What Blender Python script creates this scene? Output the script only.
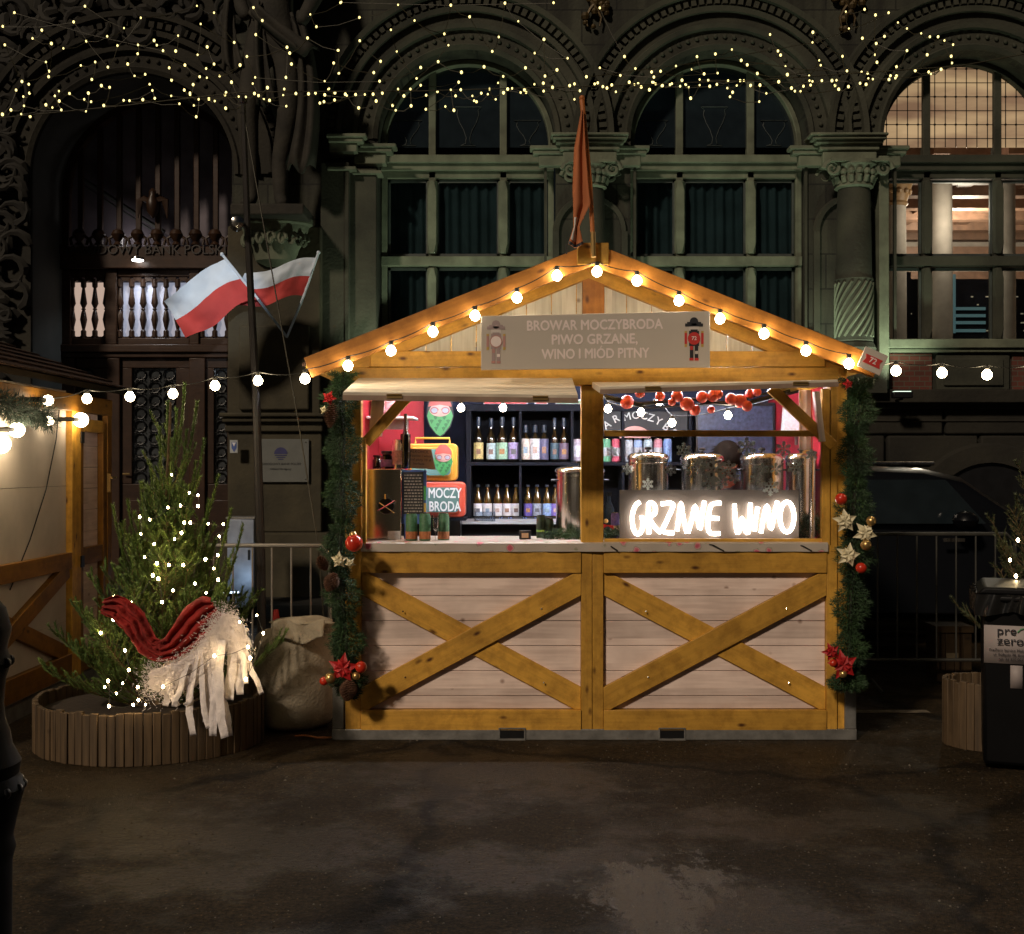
import bpy, bmesh, math, random
from mathutils import Vector, Matrix
import numpy as np
from mathutils.noise import noise_vector as nvec
R = math.radians
for o in list(bpy.data.objects): bpy.data.objects.remove(o)
SC = bpy.context.scene; COL = SC.collection
# ------------------------------------------------------------------ camera, world, sun, exposure
F = 1211.0; CAMZ = 1.57
cam = bpy.data.cameras.new('camera'); camo = bpy.data.objects.new('camera', cam); COL.objects.link(camo)
camo.location = (0, 0, CAMZ); camo.rotation_euler = (R(90), 0, 0)
cam.sensor_width = 36; cam.lens = F/1024*36; cam.clip_end = 500; cam.clip_start = .05
SC.camera = camo
w = bpy.data.worlds.new('World'); SC.world = w; w.use_nodes = True
wn = w.node_tree.nodes; bgn = wn['Background']; bgn.inputs[1].default_value = .002
sk = wn.new('ShaderNodeTexSky'); sk.sky_type = 'NISHITA'; sk.sun_disc = False
sk.sun_elevation = R(32.8); sk.sun_rotation = R(180+30)
w.node_tree.links.new(sk.outputs[0], bgn.inputs[0])
sl = bpy.data.lights.new('sun', 'SUN'); sl.energy = 1.7; sl.angle = R(5); sl.color = (1, .82, .63)
so = bpy.data.objects.new('sun', sl); COL.objects.link(so)
so.rotation_euler = Vector((.44, .75, -.56)).to_track_quat('-Z', 'Y').to_euler()
vs = SC.view_settings; vs.view_transform = 'Standard'; vs.look = 'None'; vs.exposure = 0; vs.gamma = 1; vs.use_curve_mapping = False

def P(px, py, Y): return Vector(((px-512)*Y/F, Y, CAMZ-(py-467)*Y/F))
def PX(px, Y): return (px-512)*Y/F
def PZ(py, Y): return CAMZ-(py-467)*Y/F
rng = random.Random(5)
# ------------------------------------------------------------------ materials
def newmat(n):
    m = bpy.data.materials.new(n); m.use_nodes = True
    return m, m.node_tree.nodes, m.node_tree.links, m.node_tree.nodes['Principled BSDF']
def mat(n, c, rough=.6, metal=0, var=.25, scale=8, bump=.0, spec=.5, c2=None, stretch=(1, 1, 1), detail=5, bscale=None, coat=0):
    m, N, L, b = newmat(n)
    b.inputs['Roughness'].default_value = rough; b.inputs['Metallic'].default_value = metal
    b.inputs['Specular IOR Level'].default_value = spec; b.inputs['Coat Weight'].default_value = coat
    tc = N.new('ShaderNodeTexCoord'); mp = N.new('ShaderNodeMapping'); mp.inputs['Scale'].default_value = stretch
    L.new(tc.outputs['Object'], mp.inputs[0])
    nz = N.new('ShaderNodeTexNoise'); nz.inputs['Scale'].default_value = scale; nz.inputs['Detail'].default_value = detail
    L.new(mp.outputs[0], nz.inputs[0])
    rp = N.new('ShaderNodeValToRGB'); cc = c2 or tuple(x*(1-var) for x in c)
    hi = tuple(min(1, x*(1+var*.4)) for x in c)
    rp.color_ramp.elements[0].position = .32; rp.color_ramp.elements[1].position = .68
    rp.color_ramp.elements[0].color = (*cc, 1); rp.color_ramp.elements[1].color = (*hi, 1)
    L.new(nz.outputs[0], rp.inputs[0]); L.new(rp.outputs[0], b.inputs['Base Color'])
    if bump:
        n2 = N.new('ShaderNodeTexNoise'); n2.inputs['Scale'].default_value = bscale or scale*4; n2.inputs['Detail'].default_value = 6
        L.new(mp.outputs[0], n2.inputs[0])
        bp = N.new('ShaderNodeBump'); bp.inputs['Strength'].default_value = bump; bp.inputs['Distance'].default_value = .02
        L.new(n2.outputs[0], bp.inputs['Height']); L.new(bp.outputs[0], b.inputs['Normal'])
    return m
def emit(n, c, s):
    m, N, L, b = newmat(n)
    b.inputs['Base Color'].default_value = (*[x*.8 for x in c], 1)
    b.inputs['Emission Color'].default_value = (*c, 1); b.inputs['Emission Strength'].default_value = s
    return m
def wood(n, c, dark, knots=True, rough=.5, gs=1.0):
    m, N, L, b = newmat(n); b.inputs['Roughness'].default_value = rough; b.inputs['Specular IOR Level'].default_value = .35
    tc = N.new('ShaderNodeTexCoord'); oi = N.new('ShaderNodeObjectInfo')
    ad = N.new('ShaderNodeVectorMath'); ad.operation = 'ADD'
    ml = N.new('ShaderNodeMath'); ml.operation = 'MULTIPLY'; ml.inputs[1].default_value = 37
    L.new(oi.outputs['Random'], ml.inputs[0])
    L.new(tc.outputs['Object'], ad.inputs[0]); L.new(ml.outputs[0], ad.inputs[1])
    mp = N.new('ShaderNodeMapping'); mp.inputs['Scale'].default_value = (1.2, 22, 22); L.new(ad.outputs[0], mp.inputs[0])
    nz = N.new('ShaderNodeTexNoise'); nz.inputs['Scale'].default_value = 2*gs; nz.inputs['Detail'].default_value = 6; nz.inputs['Distortion'].default_value = .6
    L.new(mp.outputs[0], nz.inputs[0])
    rp = N.new('ShaderNodeValToRGB'); e = rp.color_ramp.elements
    e[0].position = .3; e[0].color = (*[x*.80 for x in c], 1); e[1].position = .62; e[1].color = (*c, 1)
    L.new(nz.outputs[0], rp.inputs[0])
    n3 = N.new('ShaderNodeTexNoise'); n3.inputs['Scale'].default_value = 3.2; n3.inputs['Detail'].default_value = 3; L.new(ad.outputs[0], n3.inputs[0])
    r3 = N.new('ShaderNodeValToRGB'); r3.color_ramp.elements[0].position = .3; r3.color_ramp.elements[0].color = (.78, .76, .74, 1); r3.color_ramp.elements[1].position = .65; r3.color_ramp.elements[1].color = (1.06, 1.04, 1, 1)
    L.new(n3.outputs[0], r3.inputs[0])
    m0 = N.new('ShaderNodeMix'); m0.data_type = 'RGBA'; m0.blend_type = 'MULTIPLY'; m0.inputs[0].default_value = 1
    L.new(rp.outputs[0], m0.inputs[6]); L.new(r3.outputs[0], m0.inputs[7]); out = m0.outputs[2]
    if knots:
        mk = N.new('ShaderNodeMapping'); mk.inputs['Scale'].default_value = (4.2, 9, 9); L.new(ad.outputs[0], mk.inputs[0])
        vo = N.new('ShaderNodeTexVoronoi'); vo.inputs['Scale'].default_value = 1.25; L.new(mk.outputs[0], vo.inputs[0])
        rk = N.new('ShaderNodeValToRGB'); rk.color_ramp.elements[0].position = .05; rk.color_ramp.elements[0].color = (1, 1, 1, 1)
        rk.color_ramp.elements[1].position = .17; rk.color_ramp.elements[1].color = (0, 0, 0, 1)
        L.new(vo.outputs['Distance'], rk.inputs[0])
        mx = N.new('ShaderNodeMix'); mx.data_type = 'RGBA'; L.new(rk.outputs[0], mx.inputs[0]); L.new(out, mx.inputs[6]); mx.inputs[7].default_value = (*dark, 1)
        out = mx.outputs[2]
    tm = N.new('ShaderNodeMath'); tm.operation = 'MULTIPLY_ADD'; tm.inputs[1].default_value = .30; tm.inputs[2].default_value = .80; L.new(oi.outputs['Random'], tm.inputs[0])
    n4 = N.new('ShaderNodeTexNoise'); n4.inputs['Scale'].default_value = 11; n4.inputs['Detail'].default_value = 8; n4.inputs['Roughness'].default_value = .7; L.new(ad.outputs[0], n4.inputs[0])
    r4 = N.new('ShaderNodeValToRGB'); r4.color_ramp.elements[0].position = .36; r4.color_ramp.elements[0].color = (.62, .58, .55, 1); r4.color_ramp.elements[1].position = .56; r4.color_ramp.elements[1].color = (1, 1, 1, 1); L.new(n4.outputs[0], r4.inputs[0])
    m5 = N.new('ShaderNodeMix'); m5.data_type = 'RGBA'; m5.blend_type = 'MULTIPLY'; m5.inputs[0].default_value = .75; L.new(out, m5.inputs[6]); L.new(r4.outputs[0], m5.inputs[7])
    m6 = N.new('ShaderNodeVectorMath'); m6.operation = 'SCALE'; L.new(m5.outputs[2], m6.inputs[0]); L.new(tm.outputs[0], m6.inputs['Scale']); out = m6.outputs[0]
    L.new(out, b.inputs['Base Color'])
    bp = N.new('ShaderNodeBump'); bp.inputs['Strength'].default_value = .25; bp.inputs['Distance'].default_value = .004
    L.new(nz.outputs[0], bp.inputs['Height']); L.new(bp.outputs[0], b.inputs['Normal'])
    return m
def planks(n, c, c2, axis=2, pitch=.1445, off=0.0):
    """whitewashed boards: tint changes from board to board, worn stains, fine grain"""
    m, N, L, b = newmat(n); b.inputs['Roughness'].default_value = .7
    tc = N.new('ShaderNodeTexCoord'); sp = N.new('ShaderNodeSeparateXYZ'); L.new(tc.outputs['Object'], sp.inputs[0])
    a = N.new('ShaderNodeMath'); a.operation = 'ADD'; a.inputs[1].default_value = off; L.new(sp.outputs[axis], a.inputs[0])
    d = N.new('ShaderNodeMath'); d.operation = 'DIVIDE'; d.inputs[1].default_value = pitch; L.new(a.outputs[0], d.inputs[0])
    f = N.new('ShaderNodeMath'); f.operation = 'FLOOR'; L.new(d.outputs[0], f.inputs[0])
    wnz = N.new('ShaderNodeTexWhiteNoise'); wnz.noise_dimensions = '1D'; L.new(f.outputs[0], wnz.inputs['W'])
    cb = N.new('ShaderNodeCombineXYZ'); L.new(wnz.outputs[0], cb.inputs[0]); L.new(wnz.outputs[0], cb.inputs[1])
    vm = N.new('ShaderNodeVectorMath'); vm.operation = 'MULTIPLY_ADD'; L.new(cb.outputs[0], vm.inputs[0]); vm.inputs[1].default_value = (9, 9, 9); L.new(tc.outputs['Object'], vm.inputs[2])
    mp = N.new('ShaderNodeMapping'); mp.inputs['Scale'].default_value = (1.5, 1.5, 22) if axis == 2 else (22, 1.5, 1.5)
    L.new(vm.outputs[0], mp.inputs[0])
    nz = N.new('ShaderNodeTexNoise'); nz.inputs['Scale'].default_value = 2; nz.inputs['Detail'].default_value = 7; L.new(mp.outputs[0], nz.inputs[0])
    rp = N.new('ShaderNodeValToRGB'); rp.color_ramp.elements[0].position = .33; rp.color_ramp.elements[0].color = (*c2, 1)
    rp.color_ramp.elements[1].position = .58; rp.color_ramp.elements[1].color = (*c, 1); L.new(nz.outputs[0], rp.inputs[0])
    n2 = N.new('ShaderNodeTexNoise'); n2.inputs['Scale'].default_value = 5; n2.inputs['Detail'].default_value = 4; L.new(vm.outputs[0], n2.inputs[0])
    r2 = N.new('ShaderNodeValToRGB'); r2.color_ramp.elements[0].position = .35; r2.color_ramp.elements[0].color = (.80, .78, .77, 1)
    r2.color_ramp.elements[1].position = .6; r2.color_ramp.elements[1].color = (1, 1, 1, 1); L.new(n2.outputs[0], r2.inputs[0])
    mx = N.new('ShaderNodeMix'); mx.data_type = 'RGBA'; mx.blend_type = 'MULTIPLY'; mx.inputs[0].default_value = .8
    L.new(rp.outputs[0], mx.inputs[6]); L.new(r2.outputs[0], mx.inputs[7])
    vo = N.new('ShaderNodeTexVoronoi'); vo.inputs['Scale'].default_value = 5.5; L.new(vm.outputs[0], vo.inputs[0])
    rk = N.new('ShaderNodeValToRGB'); rk.color_ramp.elements[0].position = .03; rk.color_ramp.elements[0].color = (.42, .34, .3, 1)
    rk.color_ramp.elements[1].position = .1; rk.color_ramp.elements[1].color = (1, 1, 1, 1); L.new(vo.outputs['Distance'], rk.inputs[0])
    m3 = N.new('ShaderNodeMix'); m3.data_type = 'RGBA'; m3.blend_type = 'MULTIPLY'; m3.inputs[0].default_value = .9
    L.new(mx.outputs[2], m3.inputs[6]); L.new(rk.outputs[0], m3.inputs[7])
    mr = N.new('ShaderNodeMath'); mr.operation = 'MULTIPLY_ADD'; mr.inputs[1].default_value = .25; mr.inputs[2].default_value = .8; L.new(wnz.outputs[0], mr.inputs[0])
    m4 = N.new('ShaderNodeVectorMath'); m4.operation = 'SCALE'; L.new(m3.outputs[2], m4.inputs[0]); L.new(mr.outputs[0], m4.inputs['Scale'])
    L.new(m4.outputs[0], b.inputs['Base Color'])
    bp = N.new('ShaderNodeBump'); bp.inputs['Strength'].default_value = .2; bp.inputs['Distance'].default_value = .004
    L.new(nz.outputs[0], bp.inputs['Height']); L.new(bp.outputs[0], b.inputs['Normal'])
    return m
def glassmat(n, tint=(1, 1, 1), fac=.12, rough=.02):
    m, N, L, b = newmat(n); N.remove(b)
    t = N.new('ShaderNodeBsdfTransparent'); t.inputs[0].default_value = (*tint, 1)
    g = N.new('ShaderNodeBsdfGlossy'); g.inputs['Roughness'].default_value = rough
    fr = N.new('ShaderNodeFresnel'); fr.inputs[0].default_value = 1.45
    a = N.new('ShaderNodeMath'); a.operation = 'ADD'; a.inputs[1].default_value = fac-.04; L.new(fr.outputs[0], a.inputs[0])
    mx = N.new('ShaderNodeMixShader'); L.new(a.outputs[0], mx.inputs[0]); L.new(t.outputs[0], mx.inputs[1]); L.new(g.outputs[0], mx.inputs[2])
    L.new(mx.outputs[0], N['Material Output'].inputs[0]); return m

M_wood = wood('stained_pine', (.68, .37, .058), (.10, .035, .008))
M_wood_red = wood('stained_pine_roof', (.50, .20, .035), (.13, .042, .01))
M_wood_dim = wood('dark_stained_pine', (.035, .021, .009), (.016, .009, .005))  # much darker pine tone for kiosk floor, stall roof and box
M_plank = planks('whitewashed_planks', (.88, .70, .61), (.74, .57, .49))
M_plankv = planks('whitewashed_planks_upright', (.86, .85, .76), (.70, .68, .58), axis=0, pitch=.145)
M_wood_mid = wood('darker_stained_pine', (.30, .135, .016), (.07, .025, .006))  # darker pine copy for the stall, sun offset put into its colour
M_stallwall = mat('stall_whitewash', (.56, .49, .42), .7, var=.2, scale=3, bump=.05)
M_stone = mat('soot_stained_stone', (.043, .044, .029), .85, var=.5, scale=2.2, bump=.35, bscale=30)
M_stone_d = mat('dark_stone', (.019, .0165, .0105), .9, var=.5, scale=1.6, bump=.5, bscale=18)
M_stone_b = mat('brown_pier_stone', (.050, .042, .023), .85, var=.4, scale=3, bump=.3, bscale=26)
M_stone_l = mat('pale_stone_trim', (.13, .145, .098), .8, var=.35, scale=5, bump=.25, bscale=40)
M_statue = mat('statue_stone', (.027, .0235, .0165), .85, var=.5, scale=5, bump=.3, bscale=30)
M_plaster = mat('grey_plaster', (.075, .08, .076), .9, var=.2, scale=2, bump=.1)
M_darkwood = wood('dark_oak', (.045, .022, .012), (.02, .01, .006), knots=False, rough=.4)
M_glass_d = mat('dark_window_glass', (.012, .018, .022), .06, var=.2, spec=.7)
M_glass = glassmat('window_glass', fac=.05)
M_winglass = glassmat('house_window_glass', (.75, .8, .8), fac=.0, rough=.08)
M_curtain = mat('blue_grey_curtain', (.085, .14, .16), .9, var=.3, scale=3)
M_steel = mat('streaked_steel', (.80, .77, .72), .2, metal=1, var=.6, scale=3, stretch=(12, 12, .2), detail=2)  # upright colour streaks imitate the metal's stretched reflections
M_galv = mat('galvanised_steel', (.30, .29, .27), .45, metal=.6, var=.3, scale=14, bump=.1)
M_black = mat('black_plastic', (.010, .010, .011), .35, var=.3)
M_blackiron = mat('black_painted_iron', (.004, .004, .005), .3, var=.3, scale=20, bump=.3, spec=.4)
M_poled = mat('dark_pole_paint', (.020, .017, .015), .4, var=.3)
M_shelf = mat('black_shelf_board', (.007, .008, .014), .8, spec=.2, var=.3)
M_red = mat('red_panel', (.42, .015, .03), .6, var=.15, scale=3)
M_redcloth = mat('red_velvet', (.36, .020, .014), .85, var=.5, scale=14, bump=.5)
M_redb = mat('red_bauble', (.55, .03, .012), .22, var=.15, coat=.5)
M_redbm = mat('matt_red_ball', (.62, .075, .045), .5, var=.25, scale=14)
M_goldb = mat('gold_bauble', (.65, .42, .16), .28, metal=.8, var=.15)
M_petal_w = mat('cream_petals', (.74, .66, .44), .6, var=.2, scale=20)
M_petal_r = mat('red_petals', (.42, .010, .012), .6, var=.3, scale=20)
M_cone = mat('pine_cone', (.17, .08, .045), .75, var=.5, scale=40)
M_garl = mat('garland_needles', (.030, .070, .020), .7, var=.6, scale=9, c2=(.014, .036, .016))
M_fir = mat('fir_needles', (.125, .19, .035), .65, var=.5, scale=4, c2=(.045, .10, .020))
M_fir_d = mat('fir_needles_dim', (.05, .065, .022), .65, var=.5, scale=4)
M_bark = mat('bark', (.12, .075, .035), .85, var=.4, scale=20, bump=.4)
M_white = mat('white_fleece', (.88, .80, .78), .95, var=.15, scale=30, bump=.3)
M_sack = mat('beige_sack_weave', (.33, .28, .20), .9, var=.3, scale=6, bump=.5, bscale=70)
M_slat = planks('planter_slats', (.115, .072, .034), (.065, .040, .018), axis=0, pitch=.05)
M_board = mat('sign_board', (.52, .46, .39), .6, var=.06, scale=2)
M_print = mat('sign_lettering', (.82, .70, .66), .6, var=.05)
M_prred = mat('print_red', (.55, .035, .03), .5, var=.1)
M_prpink = mat('print_faded_pink', (.47, .24, .21), .5, var=.1)
M_prgrey = mat('print_faded_grey', (.36, .27, .26), .5, var=.1)
M_prlight = mat('print_light', (.62, .55, .50), .5, var=.1)
M_prblack = mat('print_black', (.02, .02, .025), .5, var=.1)
M_prgold = mat('print_gold', (.50, .33, .08), .5, var=.1)
M_prgreen = mat('print_green', (.06, .30, .10), .5, var=.1)
M_prdgreen = mat('print_dark_green', (.03, .16, .06), .5, var=.1)
M_prblue = mat('print_blue', (.05, .10, .32), .5, var=.1)
M_skin = mat('skin', (.55, .30, .22), .55, var=.1)
M_hair = mat('dark_hair', (.010, .006, .004), .8, var=.4, scale=30, spec=.05)
M_jacket = mat('dark_jacket', (.03, .032, .045), .8, var=.3)
M_tvy = mat('yellow_tv_case', (.60, .30, .045), .35, var=.12)
M_tvr = mat('coral_tv_case', (.62, .10, .06), .35, var=.12)
M_tvs = mat('teal_tv_screen', (.13, .26, .25), .2, var=.1)
M_kraft = mat('kraft_paper', (.40, .25, .14), .8, var=.1)
M_chalk = mat('chalkboard', (.018, .018, .02), .7, var=.3)
M_chalkw = mat('chalk_marks', (.5, .5, .48), .8, var=.3)
M_bottle = mat('dark_bottle_glass', (.010, .007, .004), .06, var=.2, spec=.9)
M_bottleg = mat('brown_bottle_glass', (.055, .030, .006), .06, var=.2, spec=.9)
M_flagw = mat('white_flag_cloth', (.66, .76, .88), .8, var=.12, scale=4)  # blue tint in the white imitates cool spotlight
M_flagr = mat('red_flag_cloth', (.55, .060, .055), .8, var=.15, scale=4)
M_flagb = mat('rust_banner_cloth', (.42, .13, .045), .8, var=.15, scale=5)
M_orange = mat('rust_pole', (.42, .13, .03), .5, var=.2)
M_bulb = emit('warm_bulb', (1, .80, .48), 58)
M_bulbk = emit('warm_bulb_kiosk', (1, .87, .62), 50)
M_bulbi = emit('warm_bulb_inside', (1, .84, .62), 75)
M_fairy = emit('fairy_bulb', (1, .82, .30), 2.4)
M_fairyw = emit('warm_fairy_bulb', (1, .72, .36), 105)
M_neon = emit('neon_tube', (1, .83, .70), 10)
M_wire = mat('dark_wire', (.008, .007, .005), .6, var=.2)
M_wireg = mat('gold_green_wire', (.035, .030, .014), .6, var=.2)
M_sock = mat('bulb_socket', (.015, .014, .012), .5, var=.2)
M_snow = mat('snowflake_film', (.75, .85, .86), .7, var=.1)
M_label_w = mat('label_white', (.72, .70, .72), .6, var=.15, scale=60)
M_shingle = mat('brown_shingle_felt', (.060, .027, .015), .9, var=.5, scale=12, bump=.6, bscale=60, stretch=(1, 3, 3))
M_carp = mat('black_car_paint', (.004, .0045, .006), .3, var=.1, spec=.3, coat=.15)
M_rubber = mat('tyre_rubber', (.01, .01, .01), .8, var=.3)
def translucent(n, c):
    m, N, L, b = newmat(n); t = N.new('ShaderNodeBsdfTranslucent'); t.inputs[0].default_value = (*c, 1); d = N.new('ShaderNodeBsdfDiffuse'); d.inputs[0].default_value = (*c, 1)
    a = N.new('ShaderNodeMixShader'); a.inputs[0].default_value = .25; L.new(d.outputs[0], a.inputs[1]); L.new(t.outputs[0], a.inputs[2]); L.new(a.outputs[0], N['Material Output'].inputs[0]); N.remove(b); return m
M_flake = translucent('snowflake_film', (.90, .97, .98))
M_matt = mat('matt_black', (.006, .006, .008), .9, spec=.1, var=.2)
M_bin = mat('bin_black_plastic', (.003, .003, .0035), .5, spec=.2, var=.2)
M_fe = mat('matt_black_iron', (.003, .003, .003), .6, spec=.12, var=.3)
def lbl(n, c): return mat(n, c, .55, var=.35, scale=70)
# ------------------------------------------------------------------ geometry collector
class G:
    def __init__(s): s.v = []; s.f = []; s.m = []; s.mi = 0
    def add(s, vs, fs):
        o = len(s.v); s.v += [tuple(a) for a in vs]
        for f in fs: s.f.append(tuple(i+o for i in f)); s.m.append(s.mi)
        return s
    def box(s, x0, x1, y0, y1, z0, z1):
        x0, x1 = sorted((x0, x1)); y0, y1 = sorted((y0, y1)); z0, z1 = sorted((z0, z1))
        return s.add([(x0, y0, z0), (x1, y0, z0), (x1, y1, z0), (x0, y1, z0), (x0, y0, z1), (x1, y0, z1), (x1, y1, z1), (x0, y1, z1)],
              [(0, 3, 2, 1), (4, 5, 6, 7), (0, 1, 5, 4), (1, 2, 6, 5), (2, 3, 7, 6), (3, 0, 4, 7)])
    def prism(s, poly, y0, y1):          # polygon in xz
        n = len(poly); A = sum(poly[i][0]*poly[(i+1) % n][1]-poly[(i+1) % n][0]*poly[i][1] for i in range(n))
        if A < 0: poly = poly[::-1]
        return s.add([(x, y0, z) for x, z in poly]+[(x, y1, z) for x, z in poly],
              [tuple(range(n)), tuple(range(2*n-1, n-1, -1))]+[((i+1) % n, i, i+n, (i+1) % n+n) for i in range(n)])
    def tube(s, pts, r, n=8, cap=True):
        pts = [Vector(p) for p in pts]; k = len(pts)
        rs = r if isinstance(r, (list, tuple)) else [r]*k
        up = None; vs = []
        for i, p in enumerate(pts):
            t = (pts[min(i+1, k-1)]-pts[max(i-1, 0)])
            if t.length < 1e-9: t = Vector((0, 0, 1))
            t.normalize()
            if up is None: up = t.orthogonal().normalized()
            up = (up-t*up.dot(t))
            if up.length < 1e-6: up = t.orthogonal()
            up.normalize(); b = t.cross(up)
            for j in range(n):
                a = 2*math.pi*j/n; vs.append(p+(up*math.cos(a)+b*math.sin(a))*rs[i])
        fs = [(i*n+j, i*n+(j+1) % n, (i+1)*n+(j+1) % n, (i+1)*n+j) for i in range(k-1) for j in range(n)]
        if cap: fs += [tuple(range(n-1, -1, -1)), tuple((k-1)*n+j for j in range(n))]
        return s.add(vs, fs)
    def lathe(s, c, prof, n=20, sx=1, sy=1):
        vs = []; c = Vector(c)
        for r, z in prof:
            for j in range(n):
                a = 2*math.pi*j/n; vs.append((c.x+max(r, 1e-4)*math.cos(a)*sx, c.y+max(r, 1e-4)*math.sin(a)*sy, c.z+z))
        k = len(prof)
        fs = [(i*n+j, i*n+(j+1) % n, (i+1)*n+(j+1) % n, (i+1)*n+j) for i in range(k-1) for j in range(n)]
        fs += [tuple(range(n-1, -1, -1)), tuple((k-1)*n+j for j in range(n))]
        return s.add(vs, fs)
    def sphere(s, c, r, n=14, sz=1):
        m = n//2+1
        return s.lathe(c, [(r*math.sin(math.pi*i/(m-1)), -r*sz*math.cos(math.pi*i/(m-1))) for i in range(m)], n)
    def ring(s, cx, cz, prof, a0, a1, n=36):   # profile of (radius, y) swept round an arc in xz
        k = len(prof); vs = []
        for i in range(n+1):
            a = a0+(a1-a0)*i/n
            for r, y in prof: vs.append((cx+r*math.cos(a), y, cz+r*math.sin(a)))
        return s.add(vs, [(i*k+j, i*k+j+1, (i+1)*k+j+1, (i+1)*k+j) for i in range(n) for j in range(k-1)])
    def grid(s, fn, nu, nv):
        vs = [fn(i/nu, j/nv) for j in range(nv+1) for i in range(nu+1)]
        return s.add(vs, [(j*(nu+1)+i, j*(nu+1)+i+1, (j+1)*(nu+1)+i+1, (j+1)*(nu+1)+i) for j in range(nv) for i in range(nu)])
    def needle(s, p, d, w, sd):
        q = p+d; return s.add([p-sd*w, p+sd*w, q], [(0, 1, 2)])
    def mesh(s, name, mats, smooth=True, recalc=True, ang=35):
        me = bpy.data.meshes.new(name); me.from_pydata(s.v, [], s.f); me.update()
        for m in mats: me.materials.append(m)
        if len(mats) > 1: me.polygons.foreach_set('material_index', s.m)
        if recalc and len(s.f) < 60000:
            b = bmesh.new(); b.from_mesh(me); bmesh.ops.recalc_face_normals(b, faces=b.faces); b.to_mesh(me); b.free()
        if smooth:
            me.polygons.foreach_set('use_smooth', [True]*len(me.polygons)); me.set_sharp_from_angle(angle=R(ang))
        return me
def W(o):
    m = o.matrix_basis.copy()
    while o.parent: o = o.parent; m = o.matrix_basis @ m
    return m
def link(name, me, parent=None, M=None):
    o = bpy.data.objects.new(name, me); COL.objects.link(o); M = M or Matrix.Identity(4)
    if parent: o.parent = parent; M = W(parent).inverted() @ M
    o.matrix_basis = M; return o
def tag(o, label, cat, group=None, kind=None):
    if label: o['label'] = label
    if cat: o['category'] = cat
    if group: o['group'] = group
    if kind: o['kind'] = kind
    return o
def thing(name, label, cat, loc=(0, 0, 0), group=None):
    o = link(name, None, None, Matrix.Translation(loc)); o.empty_display_size = .1
    return tag(o, label, cat, group)
def part(name, g, m, parent, bevel=0, solid=0, sub=0, label=None, smooth=True, recalc=True, ang=35, M=None):
    ms = m if isinstance(m, (list, tuple)) else [m]
    o = link(name, g.mesh(name, ms, smooth, recalc, ang), parent, M)
    if solid: k = o.modifiers.new('s', 'SOLIDIFY'); k.thickness = solid; k.offset = 0
    if sub: k = o.modifiers.new('u', 'SUBSURF'); k.levels = k.render_levels = sub
    if bevel: k = o.modifiers.new('b', 'BEVEL'); k.width = bevel; k.segments = 2; k.limit_method = 'ANGLE'
    if label: o['label'] = label
    return o
def solo(name, label, cat, g, m, origin, group=None, **kw):
    o = part(name, g, m, None, **kw)
    o.data.transform(Matrix.Translation(-Vector(origin))); o.matrix_basis = Matrix.Translation(origin)
    return tag(o, label, cat, group)
def board(name, p0, p1, w_, t, m, parent, yoff=0, clip=None, bevel=.003, nrm=Vector((0, 1, 0)), label=None):
    """a board from p0 to p1 (world), its grain along its own X; w_ is its height across, t its thickness along nrm (default depth)"""
    p0 = Vector(p0); p1 = Vector(p1); ax = (p1-p0); L = ax.length; ax.normalize(); up = ax.cross(nrm).normalized(); n2 = up.cross(ax).normalized()
    M = Matrix((( ax.x, n2.x, up.x, p0.x), (ax.y, n2.y, up.y, p0.y), (ax.z, n2.z, up.z, p0.z), (0, 0, 0, 1)))
    g = G()
    if clip:
        x0, x1, z0, z1 = clip; e = .4
        pol = [(a, b) for a, b in ((-e, -w_/2), (L+e, -w_/2), (L+e, w_/2), (-e, w_/2))]
        pol = [((M @ Vector((a, 0, b))).x, (M @ Vector((a, 0, b))).z) for a, b in pol]
        for ins, f in ((lambda p: p[0] >= x0, lambda a, b: (x0-a[0])/(b[0]-a[0])), (lambda p: p[0] <= x1, lambda a, b: (x1-a[0])/(b[0]-a[0])),
                     (lambda p: p[1] >= z0, lambda a, b: (z0-a[1])/(b[1]-a[1])), (lambda p: p[1] <= z1, lambda a, b: (z1-a[1])/(b[1]-a[1]))):
            o_ = []
            for i in range(len(pol)):
                a, b = pol[i-1], pol[i]
                if ins(b):
                    if not ins(a): k = f(a, b); o_.append((a[0]+(b[0]-a[0])*k, a[1]+(b[1]-a[1])*k))
                    o_.append(b)
                elif ins(a): k = f(a, b); o_.append((a[0]+(b[0]-a[0])*k, a[1]+(b[1]-a[1])*k))
            pol = o_
        Mi = M.inverted(); q = [Mi @ Vector((a, p0.y, b)) for a, b in pol]
        g.prism([(v.x, v.z) for v in q], -t/2, t/2)
    else: g.box(0, L, -t/2, t/2, -w_/2, w_/2)
    return part(name, g, m, parent, bevel=bevel, M=Matrix.Translation((0, yoff, 0)) @ M, label=label)
FONTC = {}
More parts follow.
